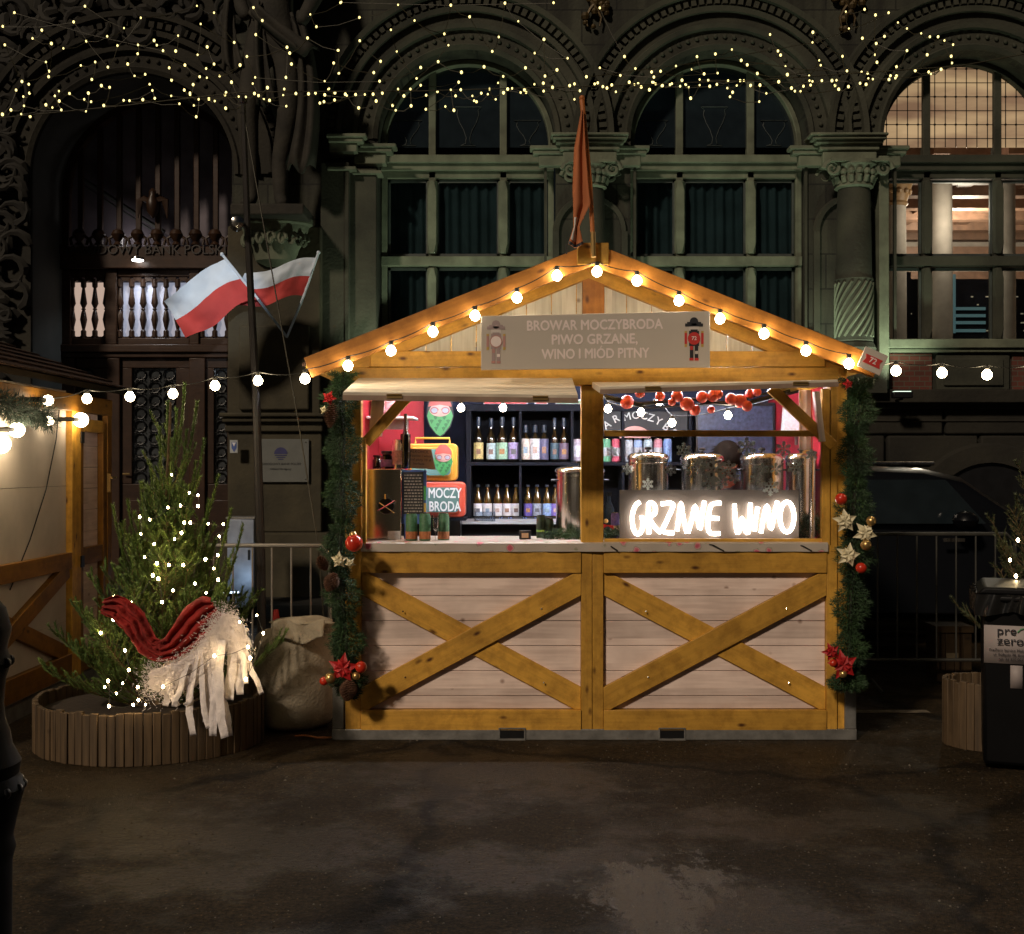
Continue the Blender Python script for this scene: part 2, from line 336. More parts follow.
def text(s, size, bold=.0, ext=.002, align='CENTER', spacing=1.0, sx=1):
    cu = bpy.data.curves.new('t', 'FONT'); cu.body = s; cu.size = size; cu.extrude = ext
    cu.align_x = align; cu.align_y = 'CENTER'; cu.space_character = spacing; cu.resolution_u = 3
    o = bpy.data.objects.new('t', cu); COL.objects.link(o)
    dg = bpy.context.evaluated_depsgraph_get(); me = bpy.data.meshes.new_from_object(o.evaluated_get(dg))
    bpy.data.objects.remove(o); bpy.data.curves.remove(cu)
    if bold:
        nv = len(me.vertices); co = np.empty(nv*3); me.vertices.foreach_get('co', co); co = co.reshape(-1, 3); fl = [tuple(p.vertices) for p in me.polygons]
        V = []; Fs = []
        for k, (dx, dy) in enumerate(((0, 0), (bold, 0), (-bold, 0), (0, bold), (0, -bold))):
            V += [(a[0]+dx, a[1]+dy, a[2]+k*.00012) for a in co]; Fs += [tuple(i+k*nv for i in f) for f in fl]
        me = bpy.data.meshes.new('t'); me.from_pydata(V, [], Fs)
    if sx != 1: me.transform(Matrix.Diagonal((sx, 1, 1, 1)))
    return me
def textpart(name, s, size, m, parent, loc, rz=0, tilt=0, **kw):
    me = text(s, size, **kw); me.materials.clear(); me.materials.append(m)
    return link(name, me, parent, Matrix.Translation(loc) @ Matrix.Rotation(rz, 4, 'Z') @ Matrix.Rotation(tilt, 4, 'Y') @ Matrix.Rotation(R(90), 4, 'X'))
def lamp(name, kind, loc, power, color, parent, size=.05, target=None, spot=None):
    l = bpy.data.lights.new(name, kind); l.energy = power; l.color = color
    if kind == 'AREA': l.size = size
    else: l.shadow_soft_size = size
    if kind == 'SPOT': l.spot_size = R(spot or 80); l.spot_blend = .8
    M = Matrix.Translation(loc)
    if target is not None: M = M @ (Vector(target)-Vector(loc)).to_track_quat('-Z', 'Y').to_matrix().to_4x4()
    return link(name, l, parent, M)

# ------------------------------------------------------------------ ground
def ground():
    m, N, L, b = newmat('wet_worn_asphalt'); b.inputs['Specular IOR Level'].default_value = .16
    tc = N.new('ShaderNodeTexCoord')
    def nz(sc, det=6, st=(1, 1, 1), ro=.5):
        mp = N.new('ShaderNodeMapping'); mp.inputs['Scale'].default_value = st; L.new(tc.outputs['Object'], mp.inputs[0])
        n = N.new('ShaderNodeTexNoise'); n.inputs['Scale'].default_value = sc; n.inputs['Detail'].default_value = det; n.inputs['Roughness'].default_value = ro
        L.new(mp.outputs[0], n.inputs[0]); return n.outputs[0]
    def ramp(x, a, b_, ca, cb):
        r = N.new('ShaderNodeValToRGB'); r.color_ramp.elements[0].position = a; r.color_ramp.elements[1].position = b_
        r.color_ramp.elements[0].color = (*ca, 1); r.color_ramp.elements[1].color = (*cb, 1); L.new(x, r.inputs[0]); return r.outputs[0]
    base = ramp(nz(1.3, 10, ro=.72), .38, .62, (.020, .0142, .0072), (.035, .025, .0132))
    grit = ramp(nz(55, 6, ro=.8), .42, .60, (.45, .45, .45), (1.8, 1.7, 1.5))
    big = ramp(nz(.55, 5), .4, .62, (.55, .53, .5), (1.1, 1.1, 1.1))
    def mul(a, c):
        x = N.new('ShaderNodeMix'); x.data_type = 'RGBA'; x.blend_type = 'MULTIPLY'; x.inputs[0].default_value = 1; L.new(a, x.inputs[6]); L.new(c, x.inputs[7]); return x.outputs[2]
    col = mul(base, grit)
    col = mul(col, ramp(nz(22, 12, ro=.85), .42, .58, (.6, .6, .6), (1.35, 1.3, 1.25)))
    vc = N.new('ShaderNodeTexVoronoi'); vc.feature = 'DISTANCE_TO_EDGE'; vc.inputs['Scale'].default_value = .42; wp = N.new('ShaderNodeVectorMath'); wp.operation = 'MULTIPLY_ADD'
    nc = N.new('ShaderNodeTexNoise'); nc.inputs['Scale'].default_value = 3; nc.inputs['Detail'].default_value = 6; L.new(tc.outputs['Object'], nc.inputs[0]); L.new(nc.outputs['Color'], wp.inputs[0]); wp.inputs[1].default_value = (.5, .5, 0); L.new(tc.outputs['Object'], wp.inputs[2]); L.new(wp.outputs[0], vc.inputs[0])
    col = mul(col, ramp(vc.outputs['Distance'], .008, .022, (.35, .33, .3), (1, 1, 1)))
    sp_ = N.new('ShaderNodeTexVoronoi'); sp_.inputs['Scale'].default_value = 26; L.new(tc.outputs['Object'], sp_.inputs[0]); col = mul(col, ramp(sp_.outputs['Distance'], .07, .13, (3.2, 3.0, 2.6), (1, 1, 1)))
    # thin slush patch with its own outline near the front
    vm = N.new('ShaderNodeVectorMath'); vm.operation = 'DISTANCE'; mp = N.new('ShaderNodeMapping'); mp.inputs['Scale'].default_value = (1, .55, 1)
    L.new(tc.outputs['Object'], mp.inputs[0]); L.new(mp.outputs[0], vm.inputs[0]); vm.inputs[1].default_value = (.56, 2.45, 0)
    dn = N.new('ShaderNodeMath'); dn.operation = 'MULTIPLY_ADD'; dn.inputs[1].default_value = 1.1; L.new(nz(3.5, 12, (1, .5, 1), .82), dn.inputs[0]); dv = N.new('ShaderNodeMath'); dv.operation = 'MULTIPLY'; dv.inputs[1].default_value = .55; L.new(vm.outputs['Value'], dv.inputs[0]); L.new(dv.outputs[0], dn.inputs[2])
    msk = ramp(dn.outputs[0], .63, .67, (1, 1, 1), (0, 0, 0))
    mx = N.new('ShaderNodeMix'); mx.data_type = 'RGBA'; L.new(msk, mx.inputs[0]); L.new(col, mx.inputs[6]); mx.inputs[7].default_value = (.10, .092, .082, 1)
    L.new(mx.outputs[2], b.inputs['Base Color'])
    rr = ramp(nz(.9, 8, ro=.65), .44, .54, (.42, .42, .42), (.85, .85, .85)); rw = N.new('ShaderNodeMix'); rw.data_type = 'RGBA'; L.new(msk, rw.inputs[0]); L.new(rr, rw.inputs[6]); rw.inputs[7].default_value = (.16, .16, .16, 1); rr = rw.outputs[2]; L.new(rr, b.inputs['Roughness'])
    bp = N.new('ShaderNodeBump'); bp.inputs['Strength'].default_value = .7; bp.inputs['Distance'].default_value = .012
    ad = N.new('ShaderNodeMath'); ad.operation = 'ADD'; L.new(nz(170, 4), ad.inputs[0]); L.new(nz(38, 5), ad.inputs[1])
    L.new(ad.outputs[0], bp.inputs['Height']); L.new(bp.outputs[0], b.inputs['Normal'])
    g = G(); g.grid(lambda u, v: (-120+240*u, -60+240*v, 0), 4, 4)
    o = part('ground', g, m, None); o['kind'] = 'structure'
    # pavement in front of the bank with its kerb
    g = G(); g.box(-30, 30, 12.6, 14.2, -.2, .13); o = part('pavement', g, M_stone_d, None, bevel=.01); o['kind'] = 'structure'
    # a worn painted line and a joint
    g = G(); g.grid(lambda u, v: (PX(850, 7.6)+.55*u, 7.72+.09*v, .004), 2, 1)
    o = part('road_marking', g, mat('worn_paint', (.16, .13, .09), .8, var=.6, scale=20), None, recalc=False); o['kind'] = 'structure'
ground()
rg = random.Random(77); g = G()
for k in range(5200):
    y = rg.uniform(4.0, 7.6); x = rg.uniform(-.47, .47)*y; q = rg.uniform(.0015, .0045)*(1.6 if rg.random() < .06 else 1); a = rg.uniform(0, 6.28)
    v = [(x+q*1.3*math.cos(a+i*2.09), y+q*1.3*math.sin(a+i*2.09), .0005) for i in range(3)]+[(x+rg.uniform(-q, q)*.4, y+rg.uniform(-q, q)*.4, q*1.1)]; g.mi = rg.choice((0, 0, 1, 2)); g.add(v, [(0, 1, 3), (1, 2, 3), (2, 0, 3)])
o = part('loose_grit', g, [mat('grit_brown', (.05, .038, .022), .8), mat('grit_pale', (.13, .11, .08), .6), mat('grit_dark', (.02, .016, .01), .5)], None, smooth=False); o['kind'] = 'stuff'

# ------------------------------------------------------------------ the bank building
YB = 14.0; KB = YB/F
def bx(p): return (p-512)*KB
def bz(p): return CAMZ-(p-467)*KB
def ashlar(n, c):
    m = mat(n, c, .85, var=.5, scale=2.2, bump=.35, bscale=30); N, L = m.node_tree.nodes, m.node_tree.links; b = N['Principled BSDF']
    old = b.inputs['Base Color'].links[0].from_socket; tc = N.new('ShaderNodeTexCoord'); mp = N.new('ShaderNodeMapping'); mp.inputs['Rotation'].default_value = (R(90), 0, 0); L.new(tc.outputs['Object'], mp.inputs[0])
    br = N.new('ShaderNodeTexBrick'); br.inputs['Scale'].default_value = .62; br.inputs['Color1'].default_value = (1, 1, 1, 1); br.inputs['Color2'].default_value = (.72, .72, .7, 1); br.inputs['Mortar'].default_value = (.25, .25, .22, 1); br.inputs['Mortar Size'].default_value = .006
    L.new(mp.outputs[0], br.inputs[0]); sm = N.new('ShaderNodeMapping'); sm.inputs['Scale'].default_value = (5, 5, .4); L.new(tc.outputs['Object'], sm.inputs[0]); nz = N.new('ShaderNodeTexNoise'); nz.inputs['Scale'].default_value = 1.2; nz.inputs['Detail'].default_value = 6; L.new(sm.outputs[0], nz.inputs[0])
    rp = N.new('ShaderNodeValToRGB'); rp.color_ramp.elements[0].position = .35; rp.color_ramp.elements[0].color = (.35, .33, .3, 1); rp.color_ramp.elements[1].position = .6; rp.color_ramp.elements[1].color = (1, 1, 1, 1); L.new(nz.outputs[0], rp.inputs[0])
    cur = old
    for o_ in (br.outputs[0], rp.outputs[0]):
        x = N.new('ShaderNodeMix'); x.data_type = 'RGBA'; x.blend_type = 'MULTIPLY'; x.inputs[0].default_value = 1; L.new(cur, x.inputs[6]); L.new(o_, x.inputs[7]); cur = x.outputs[2]
    L.new(cur, b.inputs['Base Color']); return m
M_ashlar = ashlar('jointed_soot_stone', (.047, .048, .032))
bank = thing('bank_building', 'dark stone palace with round arched windows and carved doorway behind the kiosk', 'building', (0, 14, 0))
RAD = 1.03
CXS = [-.522, 2.40, 5.32]
ZS = 5.36
def wall_with_arches(g, x0, x1, z0, z1, ops, y, dep):
    """front face in vertical strips with arched openings, plus reveals"""
    ops = sorted(ops); cur = x0
    for cx, hw, zb, zs in ops:
        g.add([(cur, y, z0), (cx-hw, y, z0), (cx-hw, y, z1), (cur, y, z1)], [(0, 1, 2, 3)])
        g.add([(cx-hw, y, z0), (cx+hw, y, z0), (cx+hw, y, zb), (cx-hw, y, zb)], [(0, 1, 2, 3)])
        n = 40; arc = [(cx-hw*math.cos(math.pi*i/n), zs+hw*math.sin(math.pi*i/n)) for i in range(n+1)]
        for a, b in zip(arc, arc[1:]):
            g.add([(a[0], y, a[1]), (b[0], y, b[1]), (b[0], y, z1), (a[0], y, z1)], [(0, 1, 2, 3)])
        out = [(cx-hw, zb)]+arc+[(cx+hw, zb), (cx-hw, zb)]
        for a, b in zip(out, out[1:]):
            g.add([(a[0], y, a[1]), (b[0], y, b[1]), (b[0], y+dep, b[1]), (a[0], y+dep, a[1])], [(0, 1, 2, 3)])
        cur = cx+hw
    g.add([(cur, y, z0), (x1, y, z0), (x1, y, z1), (cur, y, z1)], [(0, 1, 2, 3)])
g = G(); DCX, DHW = -4.385, 1.18; DZS = 4.95
wall_with_arches(g, bx(232), 14, 0, 10, [(c, RAD, bz(340), ZS) for c in CXS]+[(CXS[2]+2.92, RAD, bz(340), ZS)], YB, .45)
part('wall', g, M_ashlar, bank, smooth=False, recalc=False)
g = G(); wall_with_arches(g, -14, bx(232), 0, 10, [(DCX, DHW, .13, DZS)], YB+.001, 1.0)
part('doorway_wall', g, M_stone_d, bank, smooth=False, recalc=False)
# pale reveals of the doorway
g = G()
n = 40; arc = [(DCX-(DHW-.01)*math.cos(math.pi*i/n), DZS+(DHW-.01)*math.sin(math.pi*i/n)) for i in range(n+1)]
arc = [(DCX-DHW+.01, .14)]+arc+[(DCX+DHW-.01, .14)]
for a, b in zip(arc, arc[1:]): g.add([(a[0], YB+.03, a[1]), (b[0], YB+.03, b[1]), (b[0], YB+.97, b[1]), (a[0], YB+.97, a[1])], [(0, 1, 2, 3)])
part('door_reveal', g, M_plaster, bank, recalc=False)
# archivolts
def archivolt(cx, zs, r, mlist, y=YB):
    pr = [(r, y+.10), (r, y-.02), (r+.05, y-.05), (r+.07, y-.02), (r+.22, y-.03), (r+.23, y-.09), (r+.28, y-.10), (r+.30, y-.04), (r+.40, y-.05),
          (r+.41, y-.12), (r+.47, y-.13), (r+.49, y-.06), (r+.58, y-.07), (r+.60, y-.16), (r+.66, y-.17), (r+.68, y+.01)]
    g = G(); g.ring(cx, zs, pr, 0, math.pi, 56)
    for i in range(54):
        a = math.pi*(i+.5)/54; c, s = math.cos(a), math.sin(a); q = []
        for rr in (r+.50, r+.585):
            for da in (-.018, .018): q.append((cx+rr*math.cos(a+da), zs+rr*math.sin(a+da)))
        q = [q[0], q[1], q[3], q[2]]; g.prism(q, y-.115, y-.05)
    for i in range(34):
        a = math.pi*(i+.5)/34; g.sphere((cx+(r+.145)*math.cos(a), y-.03, zs+(r+.145)*math.sin(a)), .028, 8)
    o = part('arch_moulding', g, mlist, bank, recalc=False, ang=50)
    return o
for c in CXS: archivolt(c, ZS, RAD, M_stone)
archivolt(DCX, DZS, DHW, M_stone_d, YB)
# spandrel ornament between the arches, gilded
for c in ((CXS[0]+CXS[1])/2, (CXS[1]+CXS[2])/2):
    g = G(); z0 = bz(20)
    for k in range(26):
        a = rng.uniform(0, 6.28); rr = rng.uniform(0, .22)
        g.sphere((c+rr*math.cos(a)*.8, YB-.06, z0+.2+rr*math.sin(a)*1.6), rng.uniform(.03, .06), 8)
    for sgn in (-1, 1):
        g.tube([(c+sgn*.09*math.sin(t*.9), YB-.07, z0+.5-.1*t) for t in range(7)], [.03, .03, .03, .025, .02, .015, .01], 6)
    part('spandrel_ornament', g, mat('tarnished_gilding', (.07, .045, .014), .5, metal=.4, var=.5, scale=18), bank)
# columns, capitals, entablature blocks
def cornice(g, x0, x1, ytop, y, steps):
    for (a, b, d, e) in steps: g.box(x0-e, x1+e, y-d, y+.05, bz(b), bz(a))
def column(pc, r):
    x = bx(pc); yc = YB-.16; zt = PZ(190, YB-.16)-.0; zb = bz(345)
    g = G(); zsp = bz(284)
    g.lathe((x, yc, 0), [(r*1.02, zb), (r*1.08, zb+.03), (r*1.04, zb+.06), (r*1.03, zsp), (r*1.08, zsp+.02), (r*1.02, zsp+.05), (r, zsp+.1), (r*.93, zt-.1), (r*.9, zt)], 28)
    sh = part('column', g, M_stone, bank)
    g = G()
    for k in range(16):
        pts = []
        for i in range(15):
            t = i/14; a = 2*math.pi*k/16+t*2.0; z = zb+.07+(zsp-zb-.09)*t
            pts.append((x+r*1.035*math.cos(a), yc+r*1.035*math.sin(a), z))
        g.tube(pts, .017, 5)
    part('spiral_fluting', g, M_stone_l, sh)
    g = G(); g.lathe((x, yc, zt), [(r*.92, 0), (r*1.1, .02), (r*1.05, .05), (r*.95, .07), (r*1.0, .16), (r*1.4, .25), (r*1.4, .27)], 24)
    for sx in (-1, 1):
        for sy in (-1, 1):
            cc = Vector((x+sx*r*1.45, yc+sy*r*.9, zt+.2)); pts = []
            for i in range(18):
                a = i*.62; rr = .095*(1-i/19); pts.append((cc.x+sx*rr*math.cos(a), cc.y, cc.z+rr*math.sin(a)))
            g.tube(pts, [.032-.0012*i for i in range(18)], 6)
    for k in range(9):
        a = math.pi+math.pi*k/8; g.sphere((x+r*1.15*math.cos(a), yc+r*1.15*math.sin(a), zt+.17), .04, 8)
        g.tube([(x+r*1.0*math.cos(a), yc+r*1.0*math.sin(a), zt+.06), (x+r*1.18*math.cos(a), yc+r*1.18*math.sin(a), zt+.13), (x+r*1.3*math.cos(a), yc+r*1.3*math.sin(a), zt+.11)], [.035, .03, .01], 6)
    g.box(x-r*1.6, x+r*1.6, yc-r*1.3, yc+r*1.2, zt+.27, zt+.30)
    part('capital', g, M_stone_l, sh)
    g = G(); g.lathe((x, yc, 0), [(r*1.35, bz(372)), (r*1.4, bz(368)), (r*1.3, bz(362)), (r*1.15, bz(357)), (r*1.25, bz(350)), (r*1.1, bz(345))], 28)
    g.box(x-r*1.5, x+r*1.5, YB-.42, YB, bz(395), bz(372)); part('column_base', g, M_stone, sh)
    g = G()
    for a, b, d, h in ((132, 135, .34, 39), (135, 139, .31, 37), (139, 143, .27, 34), (143, 150, .22, 30), (150, 166, .19, 27), (145, 149, .16, 60), (149, 154, .13, 57), (154, 166, .10, 51)):
        k = .002*(h % 3); g.box(PX(pc-h, YB-d), PX(pc+h, YB-d), YB-d, YB+.02-k, PZ(b, YB-d)+.001, PZ(a, YB-d))
    part('entablature', g, M_stone_l, bank, bevel=.012)
column(590, .165); column(850, .2)
# pier niches beside the columns
for pc in (590, 850):
    g = G(); x = bx(pc)
    for sx in (-1, 1):
        g.ring(x+sx*.0, bz(232), [(.36, YB-.005), (.36, YB-.05), (.41, YB-.06), (.43, YB-.005)], 0 if sx > 0 else math.pi/2, math.pi/2 if sx > 0 else math.pi, 12)
        g.box(x+sx*.36, x+sx*.43, YB-.055, YB+.02, bz(345), bz(232))
        g.box(x+sx*.50, x+sx*.53, YB-.03, YB+.02, bz(345), bz(168))
    part('pier_panel', g, M_stone, bank)
# left pilaster with entablature
g = G()
g.box(bx(345), bx(378), YB-.16, YB+.02, 0, bz(172)); g.box(bx(324), bx(348), YB-.26, YB+.02, .1, bz(168)); g.box(bx(347.5), bx(352), YB-.27, YB, .1, bz(168))
part('pilaster', g, M_stone, bank, bevel=.01)
g = G()
for a, b, d, x0, x1 in ((133, 137, .34, 326, 366), (137, 142, .31, 328, 363), (142, 152, .27, 329, 357), (143, 147, .20, 360, 396), (147, 152, .17, 357, 392), (152, 164, .13, 354, 386), (166, 170, .30, 327, 356), (170, 174, .20, 352, 382)):
    g.box(PX(x0, YB-d), PX(x1, YB-d), YB-d, YB+.02, PZ(b, YB-d)+.001, PZ(a, YB-d))
part('entablature', g, M_stone_l, bank, bevel=.012)
# right jamb pilaster beside lit window, sill bands
g = G()
for c in CXS[:1]+CXS[1:]:
    g.box(c-RAD-.10, c+RAD+.10, YB-.14, YB+.02, bz(349), bz(340)); g.box(c-RAD-.05, c+RAD+.05, YB-.10, YB+.02, bz(353), bz(349.3))
g.box(bx(874), bx(884), YB-.20, YB, bz(392), bz(160))
part('window_sill', g, M_stone_l, bank, bevel=.01)
g = G(); g.box(bx(330), 14, YB-.30, YB+.02, bz(404), bz(391)); g.box(bx(330), 14, YB-.20, YB+.02, bz(409), bz(404.3)); g.box(bx(330), 14, YB-.12, YB+.02, bz(422), bz(420))
part('base_cornice', g, M_stone_d, bank, bevel=.015)
# brick apron panels under lit window
def brickmat():
    m, N, L, b = newmat('red_brickwork'); b.inputs['Roughness'].default_value = .85
    tc = N.new('ShaderNodeTexCoord'); mp = N.new('ShaderNodeMapping'); mp.inputs['Rotation'].default_value = (R(90), 0, 0); L.new(tc.outputs['Object'], mp.inputs[0])
    br = N.new('ShaderNodeTexBrick'); br.inputs['Scale'].default_value = 4.2; br.inputs['Color1'].default_value = (.11, .028, .017, 1); br.inputs['Color2'].default_value = (.07, .02, .012, 1)
    br.inputs['Mortar'].default_value = (.075, .07, .05, 1); br.inputs['Mortar Size'].default_value = .02
    L.new(mp.outputs[0], br.inputs[0]); L.new(br.outputs[0], b.inputs['Base Color']); return m
M_brick = brickmat()
for a, b in ((889, 931), (1011, 1052), (640, 682), (762, 800)): g = G(); g.box(bx(a), bx(b), YB-.03, YB+.02, bz(390), bz(354)); part('brick_panel', g, M_brick, bank)
g = G(); g.box(bx(935), bx(1008), YB-.05, YB+.02, bz(390), bz(355)); g.box(bx(942), bx(1001), YB-.08, YB, bz(386), bz(359)); part('apron_panel', g, M_stone, bank, bevel=.01)
# rusticated base: joints as shallow proud blocks
g = G()
for r_ in range(6):
    z0 = .15+r_*.36; x = bx(330)-(r_ % 2)*.4
    while x < 12:
        a, b = max(x, bx(334)), x+1.05
        if a < b-.1: g.box(a, b-.02, YB-.10, YB+.01, z0, z0+.34)
        x += 1.07
part('rusticated_base', g, M_stone_d, bank, bevel=.02)
g = G(); g.ring(bx(985), .9, [(.72, YB-.13), (.72, YB-.18), (.92, YB-.18), (.95, YB-.10)], 0, math.pi, 30); part('cellar_arch', g, M_stone_d, bank)
g = G(); g.add([(bx(985)+.72*math.cos(math.pi*i/20), YB-.125, .9+.72*math.sin(math.pi*i/20)) for i in range(21)], [tuple(range(21))]); part('cellar_opening', g, M_black, bank, recalc=False)
# statue pier
g = G(); g.box(bx(236), bx(326), YB-.42, YB+.02, .1, bz(233)); g.box(bx(248), bx(316), YB-.48, YB-.40, bz(412), bz(330)); part('statue_pier', g, M_stone_b, bank, bevel=.02)
g = G()
for a, b, d, e in ((415, 419, .62, 0), (419, 424, .58, .02), (424, 433, .52, .04)): g.box(bx(232)+e, bx(333)-e, YB-d, YB+.02, bz(b), bz(a))
g.box(bx(238), bx(328), YB-.47, YB, bz(530), bz(433)); part('pedestal_ledge', g, M_stone_b, bank, bevel=.015)
g = G(); g.box(bx(228), bx(336), YB-.6, YB, .1, bz(530)); part('pier_plinth', g, M_stone_b, bank, bevel=.02)
# carved bracket (console) under the statue
g = G(); g.lathe((bx(283), YB-.45, bz(268)), [(.1, -.06), (.22, 0), (.26, .12), (.34, .25), (.38, .38), (.42, .40), (.42, .46)], 24, 1, .7)
for k in range(9):
    a = math.pi*(1+.02)+math.pi*.96*k/8; rr = .33; cc = Vector((bx(283)+rr*math.cos(a), YB-.45+rr*.75*math.sin(a), bz(250)))
    g.tube([(cc.x+.05*math.cos(t)*(1-t/9), cc.y-.03, cc.z+.09*math.sin(t)*(1-t/9)) for t in [q*.55 for q in range(14)]], .022, 6)
part('carved_bracket', g, M_stone_l, bank)

# windows
M_etch = mat('etched_glass', (.05, .062, .058), .6)
def arch_window(cx, lit):
    y0 = YB+.30; R_ = RAD; g = G(); mw = .085
    m1, m2 = cx-.42, cx+.42
    rr = R_-.01
    for mxx in (m1, m2):
        ztop = ZS+math.sqrt(rr*rr-(mxx-cx)**2)
        g.box(mxx-mw/2, mxx+mw/2, y0, y0+.12, bz(340), ztop)
        for a, b in ((262, 338), (173, 251)):
            za, zb = bz(b)+.02, bz(a)-.02
            g.add([(mxx-.02, y0-.04, za), (mxx+.02, y0-.04, za), (mxx+.055, y0-.05, za+.12), (mxx+.055, y0-.05, zb-.12), (mxx+.02, y0-.04, zb), (mxx-.02, y0-.04, zb), (mxx-.055, y0-.05, zb-.12), (mxx-.055, y0-.05, za+.12),
                   (mxx-.06, y0+.01, za), (mxx+.06, y0+.01, za), (mxx+.06, y0+.01, zb), (mxx-.06, y0+.01, zb)],
                  [(0, 1, 2, 3, 4, 5, 6, 7), (0, 7, 6, 5, 11, 8), (1, 9, 10, 4, 3, 2), (0, 8, 9, 1), (5, 4, 10, 11)])
    for a, b, d in ((150, 158, .10), (158, 165, .05), (165, 172, .0), (252, 262, .04)): g.box(cx-rr, cx+rr, y0-d, y0+.13, bz(b), bz(a))
    g.ring(cx, ZS, [(rr, y0), (rr-.06, y0-.02), (rr-.07, y0+.1)], 0, math.pi, 40)
    for s in (-1, 1): g.box(cx+s*rr, cx+s*(rr-.07), y0-.01, y0+.1, bz(340), ZS)
    wdw = part('window', g, M_stone_l if not lit else M_stone, bank, bevel=.008)
    # panes
    xs = [(cx-rr+.07, m1-mw/2), (m1+mw/2, m2-mw/2), (m2+mw/2, cx+rr-.07)]
    g = G()
    for (a, b) in xs:
        for (t, u) in ((173, 251), (263, 339)):
            z1, z0 = bz(t), bz(u)
            for s in (0, 1):
                g.box(a+.01 if s == 0 else b-.035, a+.035 if s == 0 else b-.01, y0+.05, y0+.09, z0, z1)
            g.box(a+.01, b-.01, y0+.05, y0+.09, z1-.03, z1); g.box(a+.01, b-.01, y0+.05, y0+.09, z0, z0+.03)
    part('sash', g, mat('dark_sash', (.05, .06, .055), .5), wdw)
    g = G()
    for i, (a, b) in enumerate(xs):
        for (t, u) in ((173, 251), (263, 339)): g.box(a, b, y0+.065, y0+.071, bz(u), bz(t))
    part('pane', g, M_winglass, wdw)
    # arched top light
    g = G(); r2 = rr-.06
    def arched(g, y, a, b):
        n = 14; top = [(a+(b-a)*i/n, ZS+math.sqrt(max(0, r2*r2-(a+(b-a)*i/n-cx)**2))) for i in range(n+1)]
        g.add([(a, y, ZS)]+[(x, y, z) for x, z in top]+[(b, y, ZS)], [tuple(range(n+3))])
    for a, b in xs: arched(g, y0+.07, a, b)
    part('top_pane', g, M_leaded if lit else M_glass_d, wdw, recalc=False)
    if lit:
        g = G()
        for (a, b) in xs:
            x = a+.07
            while x < b:
                g.box(x-.004, x+.004, y0+.055, y0+.065, ZS, ZS+math.sqrt(max(0.0001, r2*r2-(x-cx)**2))); x += .125
        for k in range(1, 8):
            z = ZS+.03+.165*k-.09
            hw = math.sqrt(max(0, r2*r2-(z-ZS)**2))
            for a, b in xs:
                aa, bb = max(a, cx-hw), min(b, cx+hw)
                if bb > aa: g.box(aa, bb, y0+.056, y0+.064, z-.004, z+.004)
                x = a+.07
                while x < b-.02:
                    if abs(x-cx) < hw-.02 and k % 2 == 0: g.sphere((x, y0+.06, z), .016, 6)
                    x += .125
        part('lead_bars', g, M_black, wdw)
    else:
        # curtains behind the panes
        g = G()
        for a, b in xs:
            g.grid(lambda u, v: (a-.05+(b-a+.1)*u, y0+.13+.022*math.sin(u*(b-a)*62+v*1.3)+.012*math.sin(u*(b-a)*25), bz(340)+(bz(170)-bz(340))*v), 60, 3)
        part('curtain', g, M_curtain, wdw, recalc=False, ang=180)
        # etched vases on top light
        for a, b in xs:
            c = (a+b)/2; z = ZS+.02; h = .46 if abs(c-cx) < .1 else .30; g = G()
            pv = [(.09, 0), (.03, .06), (.02, .2), (.05, .4), (.10, .6), (.13, .8), (.12, .92), (.16, 1.0)]
            g.tube([(c-x_*1.0, y0+.062, z+h*t_) for x_, t_ in pv]+[(c+x_*1.0, y0+.062, z+h*t_) for x_, t_ in pv[::-1]]+[(c-pv[0][0], y0+.062, z)], .004, 4)
            part('etched_ornament', g, M_etch, wdw)
        g = G(); g.box(cx-rr, cx+rr, y0+.35, y0+.40, bz(345), ZS+rr); part('dark_room', g, M_black, wdw)
def leadedmat():
    m, N, L, b = newmat('lit_leaded_glass')
    tc = N.new('ShaderNodeTexCoord'); mp = N.new('ShaderNodeMapping'); mp.inputs['Rotation'].default_value = (0, R(-22), 0); mp.inputs['Scale'].default_value = (.5, 1, 2.2); L.new(tc.outputs['Object'], mp.inputs[0])
    nz = N.new('ShaderNodeTexNoise'); nz.inputs['Scale'].default_value = 1.6; nz.inputs['Detail'].default_value = 5; L.new(mp.outputs[0], nz.inputs[0])
    rp = N.new('ShaderNodeValToRGB'); rp.color_ramp.elements[0].position = .4; rp.color_ramp.elements[0].color = (.20, .115, .065, 1); rp.color_ramp.elements[1].position = .66; rp.color_ramp.elements[1].color = (.46, .31, .16, 1)
    L.new(nz.outputs[0], rp.inputs[0]); L.new(rp.outputs[0], b.inputs['Emission Color']); b.inputs['Emission Strength'].default_value = 1.0
    b.inputs['Base Color'].default_value = (.1, .08, .06, 1); b.inputs['Roughness'].default_value = .3; return m
M_leaded = leadedmat()
arch_window(CXS[0], False); arch_window(CXS[1], False); arch_window(CXS[2], True)
